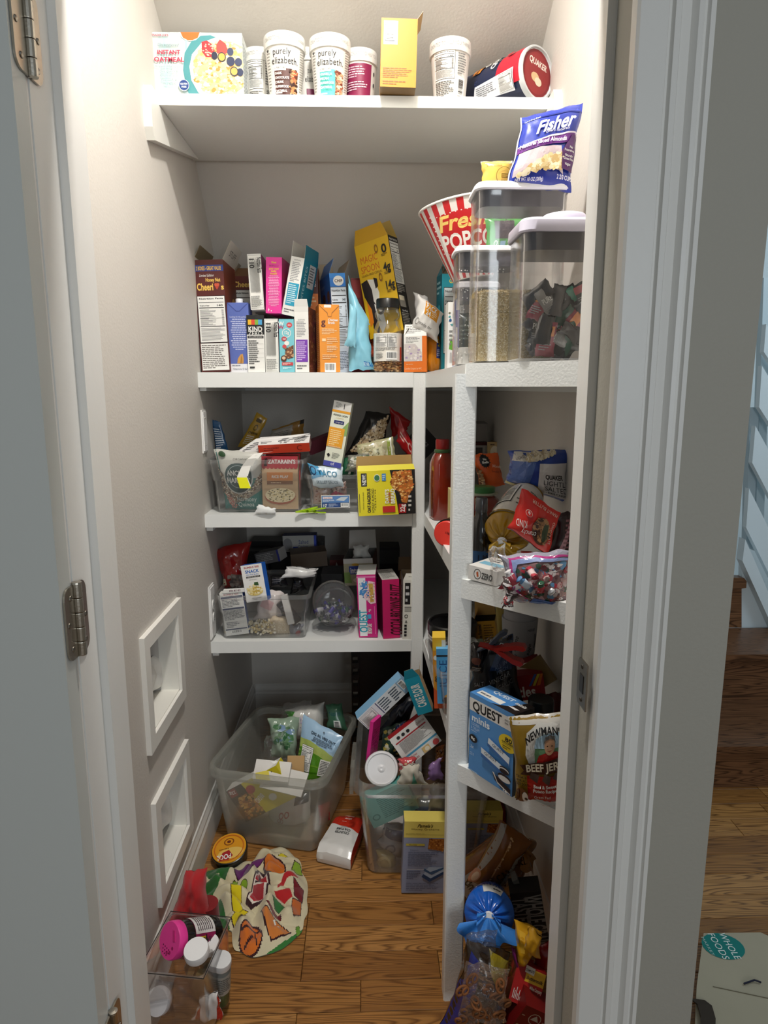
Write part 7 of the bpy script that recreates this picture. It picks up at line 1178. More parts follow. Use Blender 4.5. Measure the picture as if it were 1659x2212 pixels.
bag('clear_wrap', 'crinkled clear wrap drooping at the middle of the large bin', ((552, 1660), (620, 1650), (612, 1580), (572, 1590)), 2.10, .05, '#ffffff', wr=.02, seed=85, pitch=20, m=WRAP)
bag('clear_wrap', 'dull clear film folded over the napkins', ((600, 1560), (680, 1548), (672, 1512), (612, 1518)), 2.24, .03, '#ffffff', wr=.014, seed=86, pitch=30, m=WRAP)
bag('flour_sack', 'rounded white grocery sack with red print low in the large frosted bin', ((556, 1838), (672, 1842), (660, 1728), (566, 1735)), 2.07, .11, '#d8d4cc', [('t', 'OO', .5, .72, .12, '#a83a44', dict(w=.24, b=1)), ('t', 'GO', .42, .62, .08, '#a83a44', dict(w=.16)), ('r', .7, .85, .98, 1, '#3a4048')], wr=.006, seed=87, yaw=-12)
bag('snack_pouch', 'pink-red packet pressed against the right side of the large frosted bin', ((688, 1790), (712, 1775), (712, 1735), (686, 1745)), 2.02, .02, '#c8323e', seed=88)
# red and white coffee bag lying on the floor
a, b, c_, d_ = at((683, 1822), Z=.062), at((752, 1845), Z=.062), at((790, 1752), Z=.05), at((735, 1748), Z=.05)
M = Matrix.Translation((-.085, 1.985, .001)) @ Matrix.Rotation(R(-15), 4, 'Z')
def coffee():
    # a side-gusseted bag lying on its back: long axis y, top face up
    P = [at(p, Z=.056) for p in ((684, 1828), (757, 1846), (790, 1757), (734, 1750))]; ctr = sum(P, Vector())/4; o = empty('coffee_bag', Matrix.Translation((ctr.x, ctr.y, .001)), label='red and white coffee bag lying on the floor between the two bins', cat='bag')
    L = [p-Vector((ctr.x, ctr.y, 0)) for p in P]
    def top(u, v, off=0):
        p = L[0].lerp(L[1], u).lerp(L[3].lerp(L[2], u), v); k = noise.noise(Vector((u*5, v*6, 4)))*.003; z = .052+.006*math.sin(math.pi*u)-.020*max(0, (v-.78)/.22)**1.5-.016*max(0, (.12-v)/.12)+k
        return Vector((p.x, p.y, z+off))
    mb = MB(); mb.grid(top, 16, 26, '#e6e4e0')
    def skirt(e0, e1, cc, n=26):
        vs = []; fs = []
        for i in range(n+1):
            t = i/n; p = top(e0[0]+(e1[0]-e0[0])*t, e0[1]+(e1[1]-e0[1])*t); out = Vector((p.x, p.y, 0)).normalized()*.006
            vs += [p, p+out*(1 if 0 < i < n else .3)+Vector((0, 0, -p.z*.5)), Vector((p.x*.98, p.y*.98, .001))]
        for i in range(n): fs += [(3*i, 3*i+1, 3*i+4, 3*i+3), (3*i+1, 3*i+2, 3*i+5, 3*i+4)]
        mb.add(vs, fs, cc)
    skirt((1, 0), (1, 1), '#b52520'); skirt((0, 1), (0, 0), '#dcdad6'); skirt((1, 1), (0, 1), '#b52520', 12); skirt((0, 0), (1, 0), '#dcdad6', 12)
    W_, H_ = (L[1]-L[0]).length, (L[3]-L[0]).length; sf = Surf(top, W_, H_, True)
    draw(mb, sf, [('p', [(0, .64), (.35, .59), (.7, .58), (1, .50), (1, 1), (0, 1)], '#c8321f'), ('t', 'COUNTER', .5, .42, .055, '#4a4a4a', dict(rot=180, w=.46, b=1)), ('t', 'CULTURE', .5, .50, .055, '#4a4a4a', dict(rot=180, w=.46, b=1)), ('t', 'COFFEE', .5, .565, .03, '#8a8a8a', dict(rot=180, w=.26)), ('t', 'slow', .5, .76, .055, '#f0c8bc', dict(rot=180, w=.24, b=1)), ('t', 'motion', .5, .84, .055, '#f0c8bc', dict(rot=180, w=.34, b=1)), ('l', .34, .66, .66, .69, 1, '#e89a88')])
    obj('body', mb, FILM, o, smooth=True)
    e0, e1 = top(0, 1), top(1, 1); mb = MB(); mb.add([e0, e1, e1+Vector((.005, .022, -.012)), e0+Vector((0, .022, -.012)), e0-Vector((0, 0, .003)), e1-Vector((0, 0, .003)), e1+Vector((.005, .022, -.015)), e0+Vector((0, .022, -.015))], [(0, 1, 2, 3), (7, 6, 5, 4), (3, 2, 6, 7), (0, 3, 7, 4), (1, 5, 6, 2)], '#c03028'); obj('crimped_end', mb, FILM, o)
coffee()
# second floor bin with latch
Mb2 = T(.172, 2.02, .001, -2)
B2 = bin_('floor_bin', 'clear latching bin on the floor behind the pale graham box', -.195, .195, -.245, .245, 0, .315, M=Mb2, flare=.026, m=HAZY, lip=.035, rad=.04, rimw=.014)
mb = MB(); mb.box(-.222, -.13, .235, -.209, .02, .300, '#ffffff'); mb.box(-.226, -.125, .205, -.214, .015, .240, '#ffffff'); obj('latch', mb, FROST, B2)
carton('teal_pouch', 'tall teal printed pouch inside the clear latching bin, seen through its side', ((808, 1790), (905, 1745), (798, 1722)), 1.82, .04, {'*': '#5a9c94', 'F': '#6aa8a0'}, yaw=4, cat='bag', art={'F': [('l', .3, .15, .95, .85, 12, '#3a7c78'), ('ring', .15, .3, .08, .1, .3, '#3a7c78')]})
bag('flour_sack', 'long dark navy and grey packet low in the clear latching bin', ((815, 1835), (870, 1870), (905, 1800), (830, 1790)), 1.83, .06, '#8a8d90', [('r', 0, .6, 1, 1, '#2f3a52'), ('ring', .4, .25, .18, .2, .3, '#4a4e58')], wr=.006, seed=91)
bag('flour_sack', 'yellowish round packet at the bottom of the clear latching bin', ((808, 1885), (862, 1888), (858, 1848), (812, 1850)), 1.83, .06, '#a8945a', [('ring', .4, .5, .35, .38, .3, '#c8b47a')], wr=.004, seed=92)
bag('snack_pouch', 'navy pouch on the right inside the clear latching bin', ((892, 1772), (955, 1772), (955, 1728), (900, 1735)), 1.88, .05, '#39465e', wr=.008, seed=93)
bag('snack_pouch', 'tan crinkled pouch at the right wall of the clear latching bin', ((925, 1762), (962, 1762), (962, 1700), (930, 1700)), 1.85, .04, '#9a8c78', wr=.010, seed=94, m=FOIL)
# things standing out of the second bin
carton('cake_mix_box', 'white and light blue carton lying aslant, its end pointing down to the left', ((796, 1576), (890, 1486), (775, 1550)), 1.93, .045, {'*': '#8ab0cc', 'F': '#dfe6ea', 'R': '#7aa8cc', 'D': '#1c2430', 'T': '#7fb0d4'}, yaw=10, art={'F': [('nf', .02, .1, .3, .9, '#3a3a6a'), ('r', .38, .05, .395, .95, '#3a3a6a'), ('l', .42, .1, .62, .9, 5, '#3a4a5a'), ('l', .66, .1, .84, .9, 5, '#3a4a5a'), ('p', [(.86, 0), (1, 0), (1, 1), (.86, 1)], '#9ac0dc'), ('bc', .88, .3, .98, .9, 'v')]})
carton('flour_box', 'teal open carton lettered CAKE FLOUR leaning toward the near post', ((903, 1546), (935, 1536), (878, 1468)), 1.90, .05, {'*': '#0f86a4', 'F': '#1594b0', 'R': '#d8b890'}, yaw=-6, art={'F': [('t', 'CAKE FLOUR', .5, .5, .22, W, dict(rot=90, w=.62, b=1)), ('e', .78, .6, .06, .06, '#cfe8ee')]}, flaps=[('F', .03, 10, '#1594b0', '#c8b08c', None, .008), ('R', .03, 25, '#10809c', '#c8b08c')], inner='#a8906a')
carton('cake_mix_box', 'white cupcake mix box with red edges tilted in the clear latching bin', ((882, 1657), (954, 1600), (823, 1612)), 1.88, .05, {'*': '#a82026', 'F': '#dfe0dd', 'L': '#b82a28', 'D': '#8a1a20'}, yaw=6, pitch=18, art={'F': [('r', .93, 0, 1, 1, '#6ab0c8'), ('r', .06, .78, .93, .83, '#a82a30'), ('e', .18, .92, .05, .05, BLK), ('e', .34, .92, .05, .05, BLK), ('e', .5, .92, .05, .05, BLK), ('l', .1, .52, .55, .74, 6, '#5a5a5a'), ('r', .04, .1, .16, .98, '#4a9ac0')][:0]+[('r', .0, .24, 1, .30, '#4a9ac0'), ('t', 'Rainbow', .2, .18, .09, '#b0303c', dict(w=.32, sh=.2)), ('t', 'Cupcakes', .2, .08, .09, '#b0303c', dict(w=.34, sh=.2)), ('l', .12, .36, .92, .72, 12, '#7a7a78'), ('r', .06, .74, .94, .78, '#a82a30'), ('e', .2, .88, .045, .05, BLK), ('e', .34, .88, .045, .05, BLK), ('e', .48, .88, .045, .05, BLK), ('t', 'California', .84, .88, .08, '#7a2a2a', dict(w=.24, sh=.3)), ('r', .5, .02, .7, .2, '#d8b87a'), ('e', .62, .1, .06, .07, '#e8e0c8'), ('e', .88, .1, .08, .09, '#c84a4a')]})
bag('daisy_pouch', 'dark green pouch with white daisies in the clear latching bin', ((815, 1645), (880, 1640), (880, 1560), (828, 1578)), 1.97, .05, '#28483a', [('s', 'r', .1, .05, .9, .95, 46, .007, ['#e8e4cc', '#f0eee0', '#d8c860', '#c8c4a8']), ('p', [(.5, .7), (.95, .8), (.9, 1), (.55, .95)], '#2c4a9a')], wr=.006, seed=95, pitch=12)
carton('slim_box', 'slim bright pink packet standing at the left of the clear latching bin', ((790, 1645), (797, 1648), (810, 1562)), 1.90, .05, {'*': '#d8288a', 'F': '#e03090', 'R': '#c01f78'}, yaw=-30, art={'R': [('t', 'HEALTHY', .5, .5, .3, '#7a1048', dict(rot=90, w=.6))]})
c0 = at((824, 1660), Y=1.86); M = aim(c0, (-.05, -1, .55)); o = empty('drum_lid_tub', M, label='round white lidded tub lying in the clear latching bin, lid toward us', cat='tub')
mb = MB(); mb.lathe([(.038, -.10), (.042, -.095), (.045, -.01)], '#e4e4e2', 36); obj('tub_wall', mb, PLAST, o, smooth=True)
mb = MB(); mb.lathe([(.046, -.014), (.050, -.012), (.051, 0), (.049, .004), (.044, .005), (.042, .001), (.012, -.001), (.009, .002), (.005, .003), (.001, .001)], '#eaeaec', 40); obj('lid', mb, PLAST, o, smooth=True)
bag('snack_pouch', 'lilac crumpled packet at the right of the tilted cupcake box', ((922, 1690), (958, 1690), (955, 1640), (928, 1655)), 1.82, .03, '#8a6a9c', wr=.010, seed=96)
bag('snack_pouch', 'beige and mint torn paper packet by the white lidded tub', ((858, 1700), (925, 1700), (905, 1655), (870, 1660)), 1.80, .03, '#cfcabc', [('p', [(.45, 0), (.7, 0), (.6, .8)], '#6ab8a4')], wr=.010, seed=97, m=MATTE)
bag('snack_pouch', 'pink and red crumpled packet below the cupcake box', ((862, 1672), (905, 1668), (900, 1640), (860, 1645)), 1.84, .03, '#c84a50', [('s', 'r', .1, .1, .9, .9, 14, .006, ['#f0e8e0', '#e8c8a0', '#8a2a30'])], wr=.006, seed=98)
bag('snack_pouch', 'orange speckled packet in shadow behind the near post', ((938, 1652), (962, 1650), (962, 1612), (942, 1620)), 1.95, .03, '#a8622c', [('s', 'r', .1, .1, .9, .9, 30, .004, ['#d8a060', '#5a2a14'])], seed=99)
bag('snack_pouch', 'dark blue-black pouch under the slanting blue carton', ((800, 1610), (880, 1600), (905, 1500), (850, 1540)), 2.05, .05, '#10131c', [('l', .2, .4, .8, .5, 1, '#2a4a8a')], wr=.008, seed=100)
# tall black slatted crate at the back
o = empty('black_crate', T(.09, 2.62, .001), label='black slatted crate standing at the back under the lowest shelf', cat='crate')
mb = MB(); mb.box(-.13, -.02, 0, .24, .10, .42, '#15161a'); obj('panel', mb, PLAST, o)
for i in range(8): mb = MB(); mb.box(-.15, -.05, .03+.05*i, -.128, -.02, .055+.05*i, '#0e0f12'); obj('slat', mb, PLAST, o)
mb = MB(); mb.box(-.155, -.052, 0, -.150, .0, .44, '#0e0f12'); mb.box(-.128, -.052, 0, -.124, .0, .44, '#0e0f12'); obj('edge_strip', mb, PLAST, o)
# graham boxes
GR = {'F': [('r', 0, .86, 1, 1, '#e8d46a'), ('r', 0, 0, 1, .78, '#8f97b0'), ('r', 0, .78, 1, 1, '#e2cf68'), ('t', "Pamela's", .5, .945, .045, '#3a3018', dict(w=.36, sh=.4, b=1)), ('t', 'Honey Grahams', .5, .90, .028, '#6a5a28', dict(w=.66)), ('l', .04, .835, .96, .84, 1, '#6a5a28'), ('r', .04, .822, .96, .825, '#7a6828'), ('r', .06, .67, .5, .70, '#c8b84a'), ('t', 'Honey', .22, .685, .022, '#5a4a20', dict(w=.2)), ('p', [(.60, .77), (.98, .77), (.95, .60), (.58, .63)], '#9a5a22'), ('s', [(.60, .77), (.98, .77), (.95, .60), (.58, .63)], .56, .6, 1, .78, 60, .0025, ['#c88a48', '#7a3c14', '#b07030']), ('t', "S'mores", .26, .61, .022, '#4a5068', dict(w=.2)), ('l', .12, .38, .86, .59, 9, '#6a7088'), ('r', .1, .34, .86, .345, '#c8c4c0'), ('l', .1, .2, .44, .33, 5, '#5a6078'), ('p', [(.48, .26), (.62, .38), (.98, .38), (.98, .28), (.7, .2)], '#a8b8cc'), ('p', [(.46, .24), (.66, .17), (.98, .28), (.98, .32), (.68, .22), (.5, .28)], '#20406a'), ('p', [(.5, .33), (.7, .27), (.98, .36), (.98, .38), (.66, .31), (.52, .36)], '#3a5a80'), ('l', .1, .04, .9, .16, 5, '#6a7088')]}
carton('graham_box', 'pale grey-blue graham cracker box with a yellow top in front of the latching bin', ((867, 1930), (957, 1931), (865, 1776)), at((910, 1931), Z=0).y, .05, {'*': '#8f97b0', 'T': '#e2cf68'}, snap=.001, art=GR)
# round snack tin lying on the floor
v = at((502, 1838), Z=.02); o = empty('dip_tub', T(v.x, v.y-.01, .001, 10, 14, -8), label='shallow black tub with an orange-yellow lid beside the fruit print cloth', cat='tub')
mb = MB(); mb.lathe([(.042, .004), (.050, .008), (.054, .034), (.0555, .036), (.0555, .045), (.052, .047)], '#17171a', 40); obj('tub_wall', mb, PLAST, o, smooth=True)
mb = MB(); mb.lathe([(.053, .0455), (.0525, .0485), (.001, .0485)], '#e0a01c', 40)
draw(mb, flat((-.05, -.05, .0486), (1, 0, 0), (0, 1, 0), .1, .1), [('e', .5, .5, .5, .5, '#e09a1c'), ('e', .55, .3, .4, .2, '#e8c060'), ('ring', .5, .72, .16, .13, .25, '#8a4a14'), ('e', .5, .72, .06, .05, '#6a2a14'), ('l', .2, .45, .8, .52, 1, '#8a5a14'), ('p', [(.2, .08), (.45, .05), (.62, .2), (.5, .42), (.3, .36)], '#a81e24'), ('t', 'POOL', .34, .2, .17, W, dict(w=.46, b=1, rot=180)), ('ring', .5, .5, .46, .46, .06, '#c8641c')]); obj('lid', mb, CARD, o, smooth=True)
# ---- fruit print cloth
OUT = [(430, 1908), (448, 1878), (495, 1872), (540, 1858), (575, 1832), (610, 1826), (640, 1848), (655, 1885), (663, 1935), (660, 1975), (645, 2015), (600, 2048), (550, 2062), (512, 2048), (498, 2005), (470, 1990), (452, 1965), (438, 1935)]
po = [at(p, Z=.012) for p in OUT]; cx_ = sum(p.x for p in po)/len(po); cy_ = sum(p.y for p in po)/len(po)
pol = sorted((math.atan2(p.y-cy_, p.x-cx_), math.hypot(p.x-cx_, p.y-cy_)) for p in po)
def rb(a):
    n = len(pol)
    for i in range(n):
        a0, r0 = pol[i-1]; a1, r1 = pol[i]
        if i == 0:
            a0 -= 6.28319
            if a > pol[-1][0]: a -= 6.28319
        if a0 <= a <= a1: t = (a-a0)/(a1-a0+1e-9); t = t*t*(3-2*t); return r0+(r1-r0)*t
    return pol[0][1]
def ch(x, y):
    dx, dy = x-cx_, y-cy_; a = math.atan2(dy, dx); t = min(1, math.hypot(dx, dy)/max(rb(a), .01))
    f = .5+.5*math.sin(x*62+y*38+4*noise.noise(Vector((x*9, y*9, 2)))); g = abs(noise.noise(Vector((x*16, y*22, 7))))
    w_ = noise.noise(Vector((x*7, y*9, 1)))
    return .004+(1-t**3.5)*(.016+.024*f**1.5+.05*g+.018*w_)+.004*(noise.noise(Vector((x*50, y*50, 0))))*(1-t*.5)
def cf(u, v):
    a = -math.pi+6.28319*u; r = rb(a)*max(v, .0005); x, y = cx_+r*math.cos(a), cy_+r*math.sin(a); return Vector((x, y, max(.002, ch(x, y))))
SC = .5; S0 = Vector((cx_-SC/2, cy_-SC/2))
def P_(*pts): return [((at(p, Z=.035).x-S0.x)/SC, (at(p, Z=.035).y-S0.y)/SC) for p in pts]
DK = '#3a1c22'
def blobp(pts, c1, g=1.14):
    q = P_(*pts); mx_ = sum(p[0] for p in q)/len(q); my_ = sum(p[1] for p in q)/len(q)
    return [('p', [(mx_+(p[0]-mx_)*g, my_+(p[1]-my_)*g) for p in q], DK), ('p', q, c1)]
def elp(cx, cy, rx, ry, rot=0, n=16): return [(cx+rx*math.cos(6.283*i/n)*math.cos(rot)-ry*math.sin(6.283*i/n)*math.sin(rot), cy+rx*math.cos(6.283*i/n)*math.sin(rot)+ry*math.sin(6.283*i/n)*math.cos(rot)) for i in range(n)]
art = []
art += [('p', P_((438, 1868), (470, 1850), (500, 1868), (490, 1885), (450, 1885)), '#2f6a34'), ('p', P_((440, 1900), (470, 1888), (500, 1870), (510, 1862), (500, 1880), (478, 1905), (465, 1920), (450, 1940), (440, 1950), (432, 1918)), '#2c6a2c'), ('p', P_((455, 1955), (475, 1940), (495, 1985), (492, 2010), (470, 2010)), '#2f6f34')]
art += [('p', P_((540, 2060), (620, 2012), (655, 1985), (660, 1960), (661, 1990), (640, 2028), (600, 2052)), '#3a7c3c')]
art += blobp(elp(593, 1868, 22, 24), '#d9772a')+blobp(elp(528, 1884, 20, 14), '#6a2a6c')+blobp(elp(560, 1855, 18, 7, -.5), '#6a2a6c')
art += blobp([(636, 1845), (648, 1850), (652, 1872), (640, 1876), (630, 1862)], '#8aae28')+blobp([(500, 1925), (522, 1922), (520, 1955), (530, 1970), (512, 1978), (502, 1960)], '#e0cc20')
art += blobp([(560, 1884), (576, 1890), (582, 1915), (572, 1945), (545, 1948), (535, 1940), (550, 1912)], '#e8dcd0', 1.2)+[('p', P_((560, 1888), (574, 1894), (579, 1914), (566, 1922), (552, 1912)), '#a82430'), ('p', P_((548, 1918), (562, 1925), (572, 1926), (568, 1942), (548, 1945), (540, 1940)), '#b02a34'), ('p', P_((552, 1914), (575, 1922), (574, 1924), (551, 1917)), DK), ('p', P_((560, 1890), (563, 1890), (562, 1920), (559, 1918)), DK)]
art += [('p', P_((600, 1915), (620, 1898), (645, 1888), (643, 1900), (620, 1908), (600, 1925)), '#b8282c'), ('p', P_((592, 1930), (625, 1920), (632, 1935), (606, 1945)), '#b8282c')]+blobp([(635, 1905), (655, 1912), (652, 1935), (636, 1930)], '#7a1a24')
art += blobp([(632, 1938), (650, 1936), (648, 1960), (634, 1970), (630, 1955)], '#c8682a')+blobp(elp(541, 2017, 23, 26, .3), '#d9742c')+[('p', P_((520, 2005), (560, 1998), (561, 2001), (521, 2009)), DK), ('p', P_((525, 2030), (545, 2010), (547, 2013), (528, 2034)), DK), ('p', P_((548, 2000), (551, 2000), (556, 2030), (553, 2032)), DK)]
art += blobp([(566, 1972), (605, 1986), (625, 1998), (612, 2008), (585, 2018), (576, 2000)], '#d4803c')+[('p', P_((590, 1985), (594, 1982), (596, 1990), (592, 1992)), W), ('p', P_((597, 1992), (602, 1988), (603, 1996), (599, 1999)), W)]
art += blobp([(575, 1966), (605, 1968), (606, 1976), (590, 1976)], '#7a1a24')+blobp([(590, 1952), (615, 1950), (610, 1960), (594, 1962)], '#3a7a40')+blobp(elp(527, 1912, 7, 6), '#8aae28')+blobp(elp(507, 1906, 6, 8), '#8aae28')+blobp([(608, 1832), (622, 1838), (600, 1838)][:3], '#d8c828')+blobp([(500, 1975), (525, 1962), (535, 1965), (505, 1985)], '#e0cc20')+blobp([(638, 1985), (646, 1982), (648, 1998), (640, 2002)], '#6a9a34')
mb = MB(); NA, NR = 340, 120; mb.grid(cf, NA, NR, '#d9cfae'); shp = []
for cm in art: P = cm[1]; shp.append((min(p[0] for p in P), max(p[0] for p in P), min(p[1] for p in P), max(p[1] for p in P), P, C(cm[2])))
for k_, f in enumerate(mb.f):          # woven-in print: each little patch of cloth takes the colour of the fruit it lies on
    x = sum(mb.v[i][0] for i in f)/4; y = sum(mb.v[i][1] for i in f)/4; u, v = (x-S0.x)/SC, (y-S0.y)/SC
    for q in reversed(shp):
        if q[0] < u < q[1] and q[2] < v < q[3] and inpoly(u, v, q[4]): mb.c[k_] = q[5]; break
mb.grid(lambda u, v: Vector((cf(u, v*.995).x, cf(u, v*.995).y, .001)), 96, 2, '#c8bfa0', flip=True)
obj('fruit_print_cloth', mb, CLOTH, smooth='all', label='crumpled cotton cloth printed with fruit, lying on the floor', cat='cloth')
# red cloth behind the jar bin
fr, bk = pillow_fn([(-.060, 0), (.055, 0), (.040, .125), (-.015, .12)], .07, 7, .016, 2.0); mb = MB(); mb.grid(fr, 28, 28, '#b8282c'); mb.grid(bk, 12, 12, '#a82428', flip=True)
o = obj('red_cloth', mb, CLOTH, smooth='all', label='folded red cloth standing behind the clear jar bin', cat='cloth'); v = at((395, 2000), Y=1.50); o.matrix_world = T(-.455, 1.49, .115, 4, -24)
mb = MB(); mb.loft([(.0, .06, .035, .03), (.13, .055, .03, .03)], '#8a1f22', 5, True, True); o = obj('red_sack', mb, CLOTH, smooth=True, label='dull red sack under the folded red cloth', cat='bag'); o.matrix_world = T(-.447, 1.545, .002, 4)
# clear jar bin at the lower left
MJ = T(-.418, 1.345, .012, -8); JB = bin_('jar_bin', 'clear plastic bin full of spice jars in the near left corner', -.075, .075, -.085, .085, 0, .19, M=MJ, flare=.006, m=CLEAR, lip=.004, rad=.014, rimw=.002)
mb = MB(); mb.tube([(-.075, -.087, .19), (.075, -.087, .19), (.077, .085, .19), (-.075, .087, .19)], .0012, '#2a2a2a', 5, True); obj('rim_edge', mb, PLAST, JB)
def shaker(name, label, px, Y, axis, r, h, lidc, body, lid_h=.02, holes=False, lab=None, cat='jar', sq=False, cont=None):
    p = at(px, Y=Y); M = aim(p, axis); o = empty(name, M, label=label, cat=cat); mb = MB()
    if sq: mb.loft([(-h, r*.9, r*.9, r*.3), (-h+.004, r, r, r*.35), (-lid_h-.022, r, r, r*.35), (-lid_h-.010, r*.80, r*.80, r*.7), (-lid_h, r*.78, r*.78, r*.75)], '#ffffff', 6)
    else: mb.lathe([(r*.9, -h), (r*.96, -h+.004), (r*.96, -lid_h-.012), (r*.85, -lid_h-.003), (r*.84, -lid_h)], body or '#ffffff', 30)
    obj('glass', mb, LIQ if body else CLEAR, o, smooth=True)
    if cont: mb = MB(); hh = h*cont[1]; (mb.loft([(-h+.005, r*.88, r*.88, r*.3), (-h+hh, r*.88, r*.88, r*.3)], cont[0], 5, True, True) if sq else mb.lathe([(r*.86, -h+.005), (r*.88, -h+hh), (.001, -h+hh)], cont[0], 24)); obj('contents', mb, FOOD, o, kind='stuff')
    if lab: mb = MB(); mb.lathe([(r*.97, lab[0]), (r*.97, lab[1])], lab[2], 30); draw(mb, lathe_surf([(r*.975, -1), (r*.975, 1)], lab[4], lab[5], lab[0], lab[1]), lab[3]); obj('label', mb, CARD, o, smooth=True)
    mb = MB(); mb.lathe([(r, -lid_h), (r*1.02, -lid_h+.002), (r*1.02, -.004), (r*.97, 0), (.001, 0)], lidc, 40); lid = obj('lid', mb, PLAST, o, smooth=True)
    if holes:
        for i in range(11):
            mb = MB(); hx, hy = -.4+.2*(i % 4)+.06*(i//4), -.42-.17*(i//4); mb.lathe([(r*.045, .0002), (.0001, .0003)], '#3a0f26', 8); obj('hole', mb, PLAST, lid, T(hx*r+.0, hy*r, 0))
        for i, (hx, hy) in enumerate(((.10, -.62), (.34, -.50), (.46, -.20))):
            mb = MB(); mb.lathe([(r*.1, .0002), (.0001, .0003)], '#a81a62', 12); obj('large_hole', mb, PLAST, lid, T(hx*r, hy*r, 0))
        mb = MB(); mb.prism([(.1*r, .62*r), (.42*r, .40*r), (.62*r, .06*r), (.34*r, .14*r)][:0]+[(.02*r, .60*r), (.20*r, .68*r), (.52*r, .22*r), (.34*r, .14*r)], .0, .0012, '#c82a7c', 'z'); obj('pour_tab', mb, PLAST, lid)
    return o
shaker('spice_shaker', 'dark spice shaker with a big hot pink lid lying across the jar bin', (366, 2032), 1.335, (-.62, -.62, .42), .0385, .125, '#e8409a', '#1c1614', .022, True, (-.10, -.045, '#8a1c4a', [('r', 0, 0, 1, 1, '#8f1f50'), ('p', [(.4, 0), (1, 0), (1, 1), (.4, 1)], '#dcd8d4'), ('l', .45, .1, .95, .9, 8, '#5a4a50'), ('r', .1, .5, .35, .9, '#e8c82c'), ('t', 'TAJIN', .25, .5, .3, BLK, dict(rot=90, w=.6, b=1))], 60, 230))
shaker('spice_jar', 'square clear jar of tan seasoning with a plain white lid', (423, 2049), 1.30, (-.05, -.28, 1), .027, .175, '#eeeeee', None, .020, sq=True, cont=('#9a7e4e', .33))
shaker('spice_jar', 'round clear jar with a white barcoded lid behind the square jar', (450, 2037), 1.36, (.02, -.30, 1), .024, .15, '#e8e8e8', None, .016, cont=('#5a6a34', .3))
shaker('spice_jar', 'clear jar of dried green herbs against the right side of the jar bin', (479, 2072), 1.345, (.10, -.22, 1), .022, .15, '#dcdcdc', None, .018, cont=('#4a5a1c', .42), lab=(-.10, -.035, '#a8aaa4', [('l', .1, .1, .9, .9, 8, '#6a6c68')], -70, 70))
shaker('spice_jar', 'clear jar with a pale round lid low at the left of the jar bin', (338, 2165), 1.27, (-.3, -.8, .5), .028, .08, '#c8c8cc', None, .016)
bag('seasoning_packet', 'black and white seasoning packet deep in the jar bin', ((330, 2200), (375, 2205), (372, 2130), (335, 2125)), 1.30, .02, '#2a2c34', [('s', 'r', .1, .1, .9, .9, 12, .006, ['#c8c8cc', '#6a6a74'])], wr=.006, seed=111, m=FOIL)
bag('seasoning_packet', 'white and red crumpled packet at the bottom of the jar bin', ((412, 2212), (480, 2212), (470, 2150), (430, 2165)), 1.275, .02, '#d8d4d0', [('p', [(0, 0), (.3, 0), (.1, .8)], '#b02a2a'), ('p', [(.8, 0), (1, 0), (1, 1)], '#a82a20')], wr=.010, seed=112)
# ================================================================ ON THE FLOOR, RIGHT (under the slanted shelves)
carton('graham_box', 'second grey-blue graham cracker box, behind the near post under the shelf', ((1001, 1915), (1078, 1915), (1001, 1793)), 1.80, .05, {'*': '#8a8672', 'T': '#b8a84a'}, snap=.02, art=GR)
carton('flour_box', 'dark red cake flour box with upside-down white lettering behind the graham box', ((1001, 1900), (1092, 1896), (1001, 1757)), 1.98, .06, {'*': '#8a181a', 'F': '#98989a'}, art={'F': [('r', 0, .72, 1, 1, '#a81e20'), ('t', 'Swans Down', .4, .90, .085, '#d8c8b8', dict(rot=180, w=.62, b=1)), ('t', 'Cake Flour', .42, .97, .035, '#d8c8b8', dict(rot=180, w=.34)), ('t', "America's Favorite Cake Flour", .5, .66, .03, '#4a2a28', dict(w=.86)), ('t', 'Since 1894', .55, .61, .028, '#4a2a28', dict(w=.3))]})
bag('snack_pouch', 'dim crinkled plastic bag lying on the dark red flour box', ((1000, 1752), (1065, 1748), (1050, 1712), (1002, 1716)), 1.95, .05, '#7a6e60', wr=.012, seed=113, m=FOIL)
# bread-style bag of caramel rice cakes
p0 = at((1126, 1822), Y=1.56); p1 = at((1030, 1900), Y=1.42)
d = (p0-p1).normalized()
gathered('rice_cake_bag', 'brown caramel rice cake bag lying on its side, tied end up and back', aim(p0+Vector((0, -.012, .0)), (d*.55+Vector((0, -.55, .45))).normalized(), 0), .060, .17, 9, '#7a4612', '#8a5a1c', (.055, .032), [(-.60, -.38, 1.1, 1.9, [('r', 0, 0, 1, 1, '#a8a094'), ('t', 'CARAMEL', .5, .3, .2, BLK, dict(rot=0, w=.8)), ('t', 'QUAKER', .5, .75, .15, BLK, dict(w=.7, b=1))]), (.52, .66, 1.0, 1.9, [('r', 0, 0, 1, 1, '#b8b0a4')]), (.7, .78, 1.2, 1.9, [('l', 0, 0, 1, 1, 4, '#b88a5a')])], seed=5, back=.9)
bag('rice_cake_bag', 'caramel rice cake bag front with a cut-cake picture, resting on the graham box', ((1003, 1925), (1090, 1935), (1150, 1838), (1078, 1790)), 1.46, .07, '#7d4814', [('p', [(0, .1), (.05, .98), (.22, 1), (.2, .55), (.1, .3)], '#a39a8e'), ('e', .08, .16, .11, .14, '#c88a6a'), ('e', .09, .17, .07, .09, '#e0c0a0'), ('p', [(.80, 0), (1, .1), (1, .85), (.82, .7)], '#8a8478'), ('t', 'CARAMEL', .9, .5, .14, '#2a1c10', dict(rot=55, w=.5)), ('r', .42, .3, .46, .9, '#b07a48'), ('s', 'r', .42, .2, .48, .95, 16, .003, ['#caa070', '#b88a5a'])], wr=.006, seed=114, yaw=-14, nu=26, nv=28)
